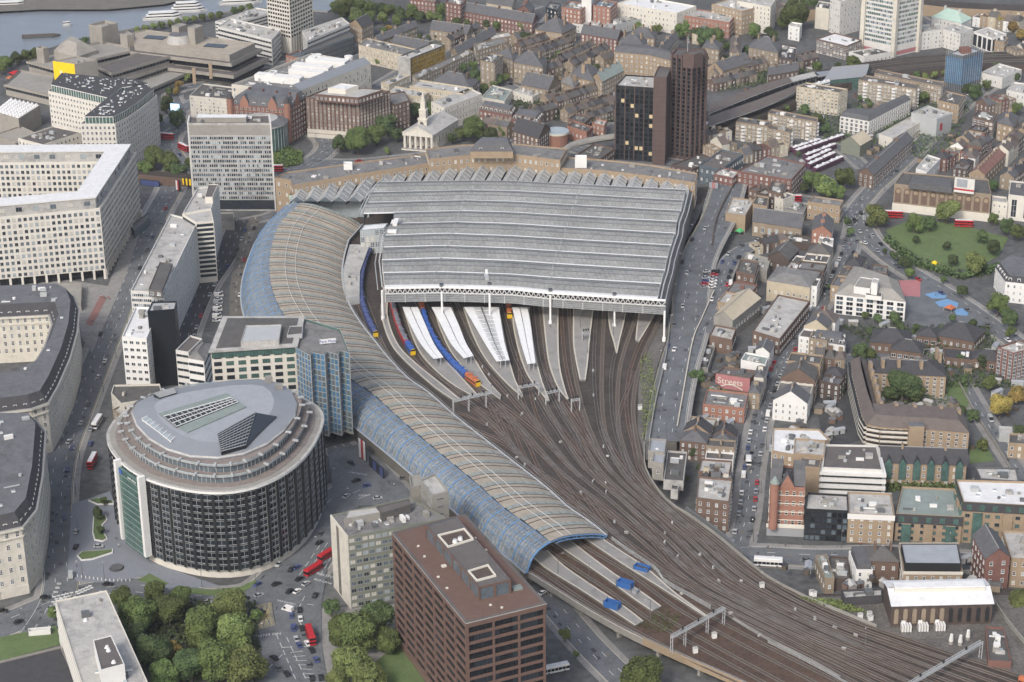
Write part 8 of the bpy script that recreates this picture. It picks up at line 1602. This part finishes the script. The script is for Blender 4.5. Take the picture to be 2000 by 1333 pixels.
def bus(px, py, a, label, roof='roof_white', L=10.8, h=4.3, col='bus_red', z=.45, dbl=True, name='bus'):
 g = G(px, py, z); t = thing(name, label, 'bus', g); t.rotation_euler = (0,0, rad(a)); b = MB(); w = 1.27; P = [(-L / 2,-w),(L / 2,-w),(L / 2, w),(-L / 2, w)]
 b.prism(inset([Vector(p) for p in P], .0), .35, h - .25, col); b.loft(P, h - .25, inset([Vector(p) for p in P], .22), h, col); b.face([(*p, h) for p in inset([Vector(p) for p in P], .22)], roof); me = b.mesh('body'); link('body', me, t, Matrix())
 for z0, z1 in (((1.2,2.0),(2.75,3.6)) if dbl else ((1.2,2.4),)):
  g_ = MB(); Q = inset([Vector(p) for p in P],-.02); g_.prism(inset(Q, -.0), z0, z1, 'glass_black'); link('window_band', g_.mesh('window_band'), t, Matrix())
  for s in (-1,1):
   m_ = MB()
   for q in range(1,7): x = -L / 2 + L * q / 7; m_.bar((x, s * (w + .03), z0),(x, s * (w + .03), z1), .12, col)
   link('window_pillars', m_.mesh('window_pillars'), t, Matrix())
 for sx in (-L * .3, L * .32):
  for sy in (-1.12,1.12): link('wheel', WHEEL, t, Matrix.Translation((sx, sy, .45)) @ Matrix.Rotation(math.pi / 2,4, 'X') @ Matrix.Scale(1.4,4))
bus(607,1249,105, 'red double decker with a half white roof heading down the main road', 'bus_red'); bus(612,1118,53, 'front half of the red articulated bus beside the green office', 'bus_red', 9.5,3.2, dbl=False); bus(637,1090,53, 'rear half of the red articulated bus beside the green office', 'bus_red', 8.5,3.2, dbl=False)
bus(181,908,86, 'red double decker with white roof beside the hotel left flank', z=.4); bus(190,830,84, 'white coach with dark front on the stone buildings road', col='white_paint', h=3.6, dbl=False, name='coach'); bus(325,272,-15, 'red double decker on the roundabout, upper one'); bus(359,294,-50, 'red double decker on the roundabout, lower one'); bus(537,335,0, 'red bus peeping out behind the banded tower')
bus(1548,394,-5, 'red double decker parked below the long red brick block'); bus(1882,443,-8, 'red double decker with white roof in front of the brick theatre'); bus(1745,425,-8, 'red double decker half hidden by park edge trees'); bus(1671,515,75, 'white lorry at the north end of the market street', col='white_paint', L=8, h=3.2, dbl=False, name='lorry'); bus(1462,905,84, 'white box lorry parked in the market street', col='white_paint', L=6, h=3, dbl=False, name='lorry'); bus(1085,1312,20, 'white coach parked below the brown office', col='white_paint', h=3.3, dbl=False, name='coach'); bus(1500,1105,-8, 'long white lorry entering the rail underbridge', col='white_paint', L=12, h=4, dbl=False, name='lorry')
g = G(603,1258,4.9); 
# ---------------------------------------------------------------- boats
def boat(px, py, a, L, label, hull='white_paint', decks=2, name='river_boat'):
 g = G(px, py, -4.9); t = thing(name, label, 'boat', g); t.rotation_euler = (0,0, rad(a)); w = L * .11; P = [(-L / 2,-w),(L * .32,-w),(L / 2,0),(L * .32, w),(-L / 2, w)]; b = MB(); b.loft([(x * .96, y * .8) for x, y in P],0, P, 1.8, hull); b.face([(*p, 1.8) for p in P], 'roof_light' if decks else 'soil'); link('hull', b.mesh('hull'), t, Matrix()); z = 1.8
 for d in range(decks):
  b = MB(); Q = [(x * (.82 - .12 * d), y * .85) for x, y in P]; b.prism(Q, z, z + 2.3, 'white_paint', 'roof_white'); b.prism([(x * 1.005, y * 1.01) for x, y in Q], z + .8, z + 1.7, 'glass_black'); link('deck', b.mesh('deck'), t, Matrix()); z += 2.3
boat(81,73,8,30, 'dark flat barge moored in mid river', 'steel_dark', 0, 'barge'); boat(131,52,15,7, 'tiny motor boat trailing a wake', 'steel', 1); boat(320,38,8,34, 'white two deck pleasure boat moored by the trees, nearer one'); boat(367,24,8,32, 'white three deck pleasure boat moored beyond the other', decks=3); boat(470,8,8,36, 'white boat at the top edge by the river trees', decks=2); boat(18,12,5,30, 'pale boat moored at the far left bank', decks=1); boat(95,-2,3,40, 'long white boat at the top edge of the river', decks=2)
# ---------------------------------------------------------------- lamps, signs, people, small things
def lamp(p, a=0., h=9., near=True):
 t = thing('street_lamp', 'x', 'street lamp', p, 'street lamps along the roads'); t.rotation_euler = (0,0, a)
 if 'lp' not in VM:
  b = MB(); b.cyl((0,0), .16,0, h, 'steel_dark', n=6, r1=.09); b.bar((0,0, h),(1.6,0, h + .4), .12, 'steel_dark'); VM['lp'] = b.mesh('pole'); b = MB(); b.box((1.9,0), .9, .35, h + .25, h + .5,0, 'roof_light'); VM['lh'] = b.mesh('lamp_head')
 link('pole', VM['lp'], t, Matrix()); link('lamp_head', VM['lh'], t, Matrix()); REG.append((t, 'grey street lamp', 'near'))
for nm, off, st in (('york', 9,6),('wbr', -9.5,6),('wbr', 9.5,7),('kenn', 11.5,5),('marsh', 5.5,7),('baylis', 7.5,6),('cut', 7,7),('appr', 10.2,7),('waterloo', -8.5,8),('wbr2', -8.5,7),('imax', 7.5,8)):
 o_ = offs(R[nm], off)
 for k in range(2, len(o_) - 2, st):
  p = o_[k]; e = o_[k + 1] - o_[k]
  if not any(inside(Vector(p[:2]), P) for P in BL) and 0 < PX(p)[0] < 2000 and 0 < PX(p)[1] < 1333: lamp((p.x, p.y, p.z), math.atan2(e.y, e.x) + math.pi / 2 * (1 if off > 0 else -1))
for x, y in ((1135,612),(1148,690),(1133,640),(1198,655),(1302,860),(1480,1160),(1690,1262),(1060,1085),(1150,1140),(1090,1120),(1270,1210)): lamp(G(x, y, DZ + .9), rad(x),9)
def sboard(pts, z0, z1, mats, label, name='billboard'):
 a, c = [Vector(G(x, y, z0)[:2]) for x, y in pts]; e = (c - a).normalized(); n = Vector((e.y, -e.x)); n = n if n.dot(-a) > 0 else -n; t = thing(name, label, 'billboard', (*((a + c) / 2), z0)); b = MB(); b.prism(ccw([a, c, c - n * .4, a - n * .4]), z0, z1, 'frame_black', 'frame_black', True); b.build('frame', t); b = MB(); m = n * .04; k = len(mats)
 for q in range(k): u, v = a.lerp(c, .03 + .94 * q / k) + m, a.lerp(c, .03 + .94 * (q + 1) / k) + m; b.face([(*u, z0 + .3),(*v, z0 + .3),(*v, z1 - .3),(*u, z1 - .3)], mats[q])
 b.build('poster', t); return t
sboard([(701,893),(715,903)], .3,11,['roof_white', 'train_red', 'roof_white'], 'tall white poster panel with a red figure beside the vault'); sboard([(721,910),(749,935)],1,6,['frame_black', 'train_navy', 'frame_black', 'train_navy'], 'long black billboard under the vault edge'); sboard([(333,218),(352,219)],4,10,['screen'], 'bright digital screen among the roundabout trees')
sboard([(356,362),(374,364)],4,9,['poster_yellow', 'frame_black', 'poster_yellow', 'frame_black', 'poster_yellow'], 'yellow and black chequered board beside the banded tower'); sboard([(1384,368),(1403,370)], DZ, DZ + 4.5,['roof_blue', 'pink', 'roof_blue'], 'pale blue and pink hoarding above the approach road'); sboard([(344,372),(353,374)],1,8,['frame_white', 'train_red', 'frame_black'], 'white framed advert by the banded tower')
sboard([(274,362),(312,366)],0,4,['train_navy'], 'dark blue hoarding under the railway bridge by the roundabout', 'hoarding'); sboard([(1594,1112),(1604,1128)],1,6,['train_navy', 'pink', 'train_navy'], 'dark billboard on the slanted brick house')
def tent(px, py, s, mat, label, z=0.): g = G(px, py, z); t = thing('canopy_tent', label, 'tent', g); b = MB(); b.cyl(g, s, z + 2.2, z + 4, mat, n=4, r1=.1); b.build('canopy', t); b = MB(); [b.bar((g.x + s * math.cos(a), g.y + s * math.sin(a), z),(g.x + s * math.cos(a), g.y + s * math.sin(a), z + 2.2), .15, 'steel') for a in (0,1.57,3.14,4.71)]; b.build('posts', t)
tent(1400,460,3, 'cloth_green', 'leftmost green garden umbrella in the pub yard'); tent(1418,453,3, 'cloth_green', 'rear middle green garden umbrella in the pub yard'); tent(1420,464,3.2, 'cloth_green', 'front middle green garden umbrella in the pub yard'); tent(1444,458,3, 'cloth_green', 'rightmost green garden umbrella in the pub yard'); tent(32,148,6, 'bus_red', 'red peaked tent on the river terrace'); tent(22,158,4, 'train_orange', 'orange tent beside the red peaked one'); tent(38,156,4, 'white_paint', 'white tent right of the red peaked one'); tent(1825,522,3, 'poster_yellow', 'lime yellow stall canopy at the park edge'); tent(1855,608,3.5, 'train_orange', 'orange play tent between the blue play surfaces'); tent(1610,722,3, 'tarp_blue', 'blue tarpaulin canopy in a rear yard')
# people: one skinned walking figure, copied
def person_mesh():
 me = bpy.data.meshes.new('person_base'); V = [(0,0, .95),(0,0,1.2),(0,0,1.42),(0,0,1.55),(0, .01,1.68),(.2,0,1.4),(.27, .05,1.12),(.25, .18, .9),(-.2,0,1.4),(-.27,-.05,1.12),(-.25,-.12, .9),(.1, .02, .9),(.11, .16, .5),(.11, .14, .06),(.11, .28, .04),(-.1,-.02, .9),(-.11,-.08, .5),(-.11,-.26, .08),(-.11,-.12, .04)]
 E = [(0,1),(1,2),(2,3),(3,4),(2,5),(5,6),(6,7),(2,8),(8,9),(9,10),(0,11),(11,12),(12,13),(13,14),(0,15),(15,16),(16,17),(17,18)]; RD = [.15, .16, .15, .06, .11, .07, .05, .04, .07, .05, .04, .09, .065, .05, .04, .09, .065, .05, .04]
 me.from_pydata(V, E, []); o = bpy.data.objects.new('tmp', me); COL.objects.link(o); m = o.modifiers.new('s', 'SKIN'); o.modifiers.new('d', 'SUBSURF').levels = 1
 for k, v in enumerate(me.skin_vertices[0].data): v.radius = (RD[k], RD[k]); v.use_root = k == 0
 dg = bpy.context.evaluated_depsgraph_get(); out = bpy.data.meshes.new_from_object(o.evaluated_get(dg)); bpy.data.objects.remove(o); out.materials.clear(); return out
PMB = person_mesh(); PMS = {}
def person(px, py, z=.45, c_='black'):
 if c_ not in PMS:
  m = PMB.copy(); [m.materials.append(MT[q]) for q in (CARC[c_], 'slate_dark', 'skin')]; 
  for p in m.polygons: p.material_index = 2 if p.center.z > 1.5 else 0 if p.center.z > .92 else 1
  PMS[c_] = m
 g = G(px, py, z); o = bpy.data.objects.new('person', PMS[c_]); COL.objects.link(o); o.location = g; o.rotation_euler = (0,0, rc.uniform(0,6.3)); tag(o, 'x', 'person', 'pedestrians'); REG.append((o, 'walking person in a %s top' % c_, 'near'))
for x, y in ((198,582),(204,584),(208,585),(212,583),(214,586),(180,630),(240,582),(218,633),(226,1054),(230,1056),(232,1069),(249,1059),(150,1108),(132,800),(136,802),(139,801),(312,390),(318,392),(330,397),(300,395),(110,1012),(100,1048),(8,1160),(14,1158),(4,1168),(10,1166),(1480,1050),(1500,1072),(1534,1068),(1680,1066),(1470,1020),(1650,468),(1660,480),(1648,470),(1730,408),(800,310),(630,300),(640,308),(648,304),(700,316),(760,945),(770,950),(122,845),(145,880),(285,430),(282,445),(540,1190),(620,1240)):
 person(x, y, .45, rc.choice(['black', 'grey', 'dark blue', 'white', 'red', 'black']))
for x, y in ((1136,618),(1140,660),(757,700),(1075,640),(960,755),(1064,690)): person(x, y, DZ + .95, 'dark blue')
def bollard(g):
 if 'bo' not in VM: b = MB(); b.cyl((0,0), .18,0,1.1, 'frame_white', n=8); b.cyl((0,0), .24,1.1,1.3, 'roof_light', n=8, r1=.1); VM['bo'] = b.mesh('bollard')
 o = bpy.data.objects.new('bollard', VM['bo']); COL.objects.link(o); o.location = g; tag(o, 'x', 'bollard', 'white bollards round the forecourt'); REG.append((o, 'white bollard', 'near'))
for k in range(16): t = k / 15; bollard(G(136 + 118 * t, 1124 + 12 * math.sin(t * 1.8), .2))
for k in range(46):   # grey cabinets and pale bags beside the tracks
 i = rc.randrange(8); C = KP[i]; q = rc.randint(int(len(C) * .25), int(len(C) * .85)); p = offs(C, 2.4)[q]; x, y = PX(p)
 if not (0 < x < 2000 and y < 1333): continue
 key = 'cab%d' % (k % 3)
 if key not in VM: b = MB(); b.box((0,0),(.8,1.3,1.8)[k % 3],(.6, .7, .5)[k % 3],0,(1.3, .7,1.1)[k % 3],0,('steel', 'roof_light', 'concrete')[k % 3]); b.box((0,0),(.9,1.2,1.9)[k % 3],(.7, .5, .6)[k % 3],(1.3, .7,1.1)[k % 3],(1.4, .9,1.2)[k % 3],0, 'roof_light'); VM[key] = b.mesh('cabinet')
 o = bpy.data.objects.new('trackside_cabinet', VM[key]); COL.objects.link(o); o.location = (p.x, p.y, DZ + .05); o.rotation_euler = (0,0, rc.uniform(0,3)); tag(o, 'x', 'cabinet', 'trackside cabinets'); REG.append((o, ('grey trackside cabinet', 'pale ballast bag', 'low concrete trackside box')[k % 3], 'near'))
for x, y in ((1488,1148),(1585,1163),(1590,1165),(1680,1208),(1698,1205),(1700,1212),(1250,800),(1395,1246),(1358,1275)):
 g = G(x, y, DZ); b = MB(); b.box(g, 1.8,1.3, DZ, DZ + 2.2, .3, 'white_paint'); b.box(g, 2,1.5, DZ + 2.2, DZ + 2.4, .3, 'roof_light'); o = b.build('equipment_box'); recenter(o, g); tag(o, 'x', 'cabinet', 'white equipment boxes'); REG.append((o, 'tall white equipment box', 'near'))
# small sheds and containers in the yards between the houses
def clear(p, m=3.): return not any(inside(p + Vector(d), P) for P in BL for d in ((0,0),(m, 0),(-m, 0),(0, m),(0,-m))) and not any((Vector(q[:2]) - p).length < 9 for C in R.values() for q in C)
for zone, n in (([(1380,600),(1640,560),(1640,900),(1360,980)],60),([(1660,600),(1990,640),(1990,950),(1700,960)],40),([(1400,120),(1950,150),(1900,330),(1480,330)],70),([(940,70),(1200,90),(1200,250),(940,230)],50),([(1480,1120),(1640,1180),(1960,1190),(1960,1120)],12)):
 Z = [Vector(G(x, y, 0)[:2]) for x, y in zone]; k = 0; xs = [p.x for p in Z]; ys = [p.y for p in Z]
 for _ in range(n * 12):
  if k >= n: break
  p = Vector((rc.uniform(min(xs), max(xs)), rc.uniform(min(ys), max(ys))))
  if not inside(p, Z) or not clear(p): continue
  v = rc.randrange(5); key = 'sh%d' % v; k += 1
  if key not in VM:
   b = MB(); sx, sy, h = ((3,2.4,2.3),(5,3,2.6),(2.2,2,2),(6,2.5,2.6),(4,4,3))[v]; m1, m2 = (('brown_brick', 'felt'),('concrete', 'roof_light'),('soil', 'slate_dark'),('steel', 'roof_blue'),('yellow_brick', 'roof_dark'))[v]
   b.box((0,0), sx, sy, 0, h, 0, m1); b.face([(-sx / 2 - .2,-sy / 2 - .2, h),(sx / 2 + .2,-sy / 2 - .2, h),(sx / 2 + .2,0, h + .7),(-sx / 2 - .2,0, h + .7)], m2); b.face([(-sx / 2 - .2, sy / 2 + .2, h),(sx / 2 + .2, sy / 2 + .2, h),(sx / 2 + .2,0, h + .7),(-sx / 2 - .2,0, h + .7)], m2); b.face([(-.5,-sy / 2 - .02,0),(.4,-sy / 2 - .02,0),(.4,-sy / 2 - .02,1.9),(-.5,-sy / 2 - .02,1.9)], 'frame_black'); VM[key] = b.mesh('shed')
  o = bpy.data.objects.new('yard_shed', VM[key]); COL.objects.link(o); o.location = (p.x, p.y, .1 if zone[0][1] < 1000 else DZ); o.rotation_euler = (0,0, rc.uniform(0,3.1)); tag(o, 'x', 'shed', 'small sheds in the back yards'); REG.append((o, ('brown brick yard shed', 'pale concrete outhouse', 'small dark garden shed', 'grey metal container', 'yellow brick outbuilding')[v], 'near'))
# road paint
def paint(pts, z, mat='mark_white', h=.012):
 P = ccw([G(x, y, z)[:2] for x, y in pts]); b = MB(); b.face([(*p, z) for p in P], mat); struct(b.build('road_markings'))
b = MB()
for (x0, y0, x1, y1, n) in ((106,1166,148,1156,5),(108,1156,118,1132,3),(150,1156,182,1142,5),(104,1176,150,1160,6)):
 for k in range(n):
  for j in (0,1): g = G(x0 + (x1 - x0) * (k + .5 * j) / n, y0 + (y1 - y0) * (k + .5 * j) / n + j * 5, .47); b.box(g, 1.5,1.1, .46, .475, .2, 'mark_white')
struct(b.build('zebra_crossing')); b = MB()
A_ = [G(x, y, .47) for x, y in ((500,1183),(531,1177),(538,1220),(505,1230))]
for k in range(9):
 t = k / 8; b.bar(A_[0].lerp(A_[1], t), A_[3].lerp(A_[2],1 - t) if k % 2 else A_[3].lerp(A_[2], t), .2, 'mark_yellow', .02); b.bar(A_[0].lerp(A_[3], t), A_[1].lerp(A_[2], min(1, max(0,1 - t))), .2, 'mark_yellow', .02)
for k in range(4): b.bar(A_[k], A_[(k + 1) % 4], .2, 'mark_yellow', .02)
struct(b.build('yellow_box_junction'))
def flat_text(s, px, py, a, size, mat='mark_white', z=.48): g = G(px, py, z); o = text3(s, g, Matrix.Rotation(rad(a),4, 'Z'), size, mat, 'road_lettering', None, .005); struct(o)
flat_text('NO ENTRY', 559,1177,-25,1.7); flat_text('NO ENTRY', 521,1240,190,2.3); flat_text('BUS STOP', 637,1125,-28,2.2); flat_text('BUS LANE', 631,1136,-28,2.0); flat_text('ONLY', 712,968,5,2); flat_text('NO ENTRY', 700,925,160,1.8)
b = MB()
for (x0, y0, x1, y1) in ((600,1180,622,1184),(595,1165,580,1195),(640,1060,600,1120),(625,1065,580,1130),(560,1060,530,1110),(655,1075,622,1130),(520,1310,560,1270),(585,1215,600,1240),(550,1265,620,1262),(540,1240,580,1333),(560,1245,600,1333),(690,963,712,953),(700,975,735,960)):
 A, C = G(x0, y0, .47), G(x1, y1, .47); n = max(1, int((C - A).length / 6))
 for k in range(n): b.bar(A.lerp(C, k / n), A.lerp(C, (k + .6) / n), .22, 'mark_white', .02)
for k in range(7):
 A, C = G(567 + k * 5,1275 + k * 8, .47), G(592 + k * 4,1272 + k * 9, .47); b.bar(A, C, .2, 'mark_white', .02)
struct(b.build('road_markings'))
def foot(pts, z, w, label, mat='concrete'):
 C = cr(GL(pts, z),4); A, B2 = offs(C, -w / 2), offs(C, w / 2); P = ccw([p[:2] for p in A] + [p[:2] for p in B2[::-1]]); t = thing('footbridge', label, 'footbridge', tuple(C[0])); b = MB(); b.prism(P, z - .6, z, mat, mat, True); b.build('deck', t)
 for S_ in (A, B2):
  b = MB()
  for p, q in zip(S_, S_[1:]): b.bar(p + up * 1.1, q + up * 1.1, .25, 'steel', 1.0)
  b.build('railing', t)
 for k in range(1, len(C) - 1,4): b = MB(); b.box(C[k],1,1,0, z - .6,0, mat); b.build('pier', t)
wall([(262,352),(320,358),(372,362)],0,6, 'brick railway viaduct wall crossing below the roundabout trees', 'brown_brick', 9, cap='ballast')
crate(78,1238, 'white shelter frame on the lawn by the hospital block', 'white_paint', 9,2.5,2.2, .15, .3, 'shelter', 'bike_shelter')
# ---------------------------------------------------------------- the air between the camera and the far city
hb = MB(); hb.prism([(-8600,-3600),(8600,-3600),(8600,8600),(-8600,8600)],-7.2,475, 'slate', 'slate', True); hz = hb.build('haze'); hz['kind'] = 'stuff'; hz['label'] = 'thin pale haze over the city'
hm = bpy.data.materials.new('haze'); hm.use_nodes = True; nt = hm.node_tree; nt.nodes.remove(nt.nodes["Principled BSDF"]); pv = nt.nodes.new("ShaderNodeVolumePrincipled"); pv.inputs['Color'].default_value = (.86, .9, .96,1); pv.inputs['Density'].default_value = .000045; pv.inputs['Anisotropy'].default_value = .2; nt.links.new(pv.outputs[0], nt.nodes["Material Output"].inputs['Volume']); hz.data.materials.clear(); hz.data.materials.append(hm)
for l in [(800,830, 'the curved vault'),(1040,470, 'the train shed roof'),(440,930, 'the rounded black hotel'),(815,250, 'the columned church'),(1290,220, 'the black towers'),(1850,370, 'the long brick theatre'),(600,300, 'the round cinema'),(980,290, 'the clock pavilion'),(760,350, 'the western offices'),(1250,350, 'the eastern offices'),
   (930,130, 'the yellow striped flats'),(1070,85, 'the old terraces'),(1160,210, 'the lower school streets'),(1240,100, 'the chimneyed mansion block'),(1330,40, 'the arcaded warehouse'),(1450,130, 'the old brick school'),(1600,95, 'the banded brick office'),(1740,60, 'the tall grey tower'),(1880,130, 'the scaffolded tower'),(1800,230, 'the mesh theatre'),
   (1600,200, 'the cream slab flats'),(1600,290, 'the parked purple trains'),(1510,330, 'the long red brick block'),(1440,410, 'the blank tan block'),(1600,420, 'the tan pub'),(1850,470, 'the park lawn'),(1930,300, 'the red tiled terrace'),(1700,560, 'the white school'),(1830,600, 'the blue playground'),(1540,560, 'the cream gabled block'),
   (1440,600, 'the green roofed shed'),(1430,740, 'the red mural'),(1410,800, 'the yellow brick house'),(1780,770, 'the courtyard flats'),(1660,920, 'the white tiered office'),(1540,990, 'the ornate corner pub'),(1400,990, 'the corner brick building'),(1480,860, 'the market street'),(1700,1030, 'the yellow brick office'),(1850,1000, 'the planted roof block'),
   (1840,1180, 'the substation'),(1690,1110, 'the narrow white house'),(1950,780, 'the narrow lane'),(1350,520, 'the approach road'),(1300,760, 'the lower approach road'),(1290,900, 'the signal building'),(910,1120, 'the brown office'),(740,1080, 'the green panelled office'),(200,1250, 'the pale hospital block'),(40,1000, 'the southern stone building'),(90,700, 'the stone crescent'),
   (100,470, 'the cream office block'),(320,500, 'the white office slab'),(450,330, 'the banded tower'),(230,200, 'the penthouse apartments'),(200,80, 'the concrete fly towers'),(380,90, 'the terraced riverside office'),(570,50, 'the tall banded tower'),(400,200, 'the white stone block'),(520,230, 'the red gabled block'),(680,220, 'the plum brick block'),(850,190, 'the stone college'),
   (30,120, 'the river terrace'),(820,60, 'the square lawn'),(560,1200, 'the main junction'),(700,930, 'the rail bridge corner'),(150,900, 'the stone buildings road'),(420,520, 'the slab rear lane'),(1250,1150, 'the viaduct platforms'),(1050,800, 'the platform tips'),(1250,780, 'the station throat'),(1550,1230, 'the lower main tracks'),(1130,1230, 'the viaduct underside')]: landmark(*l)
flush_labels()
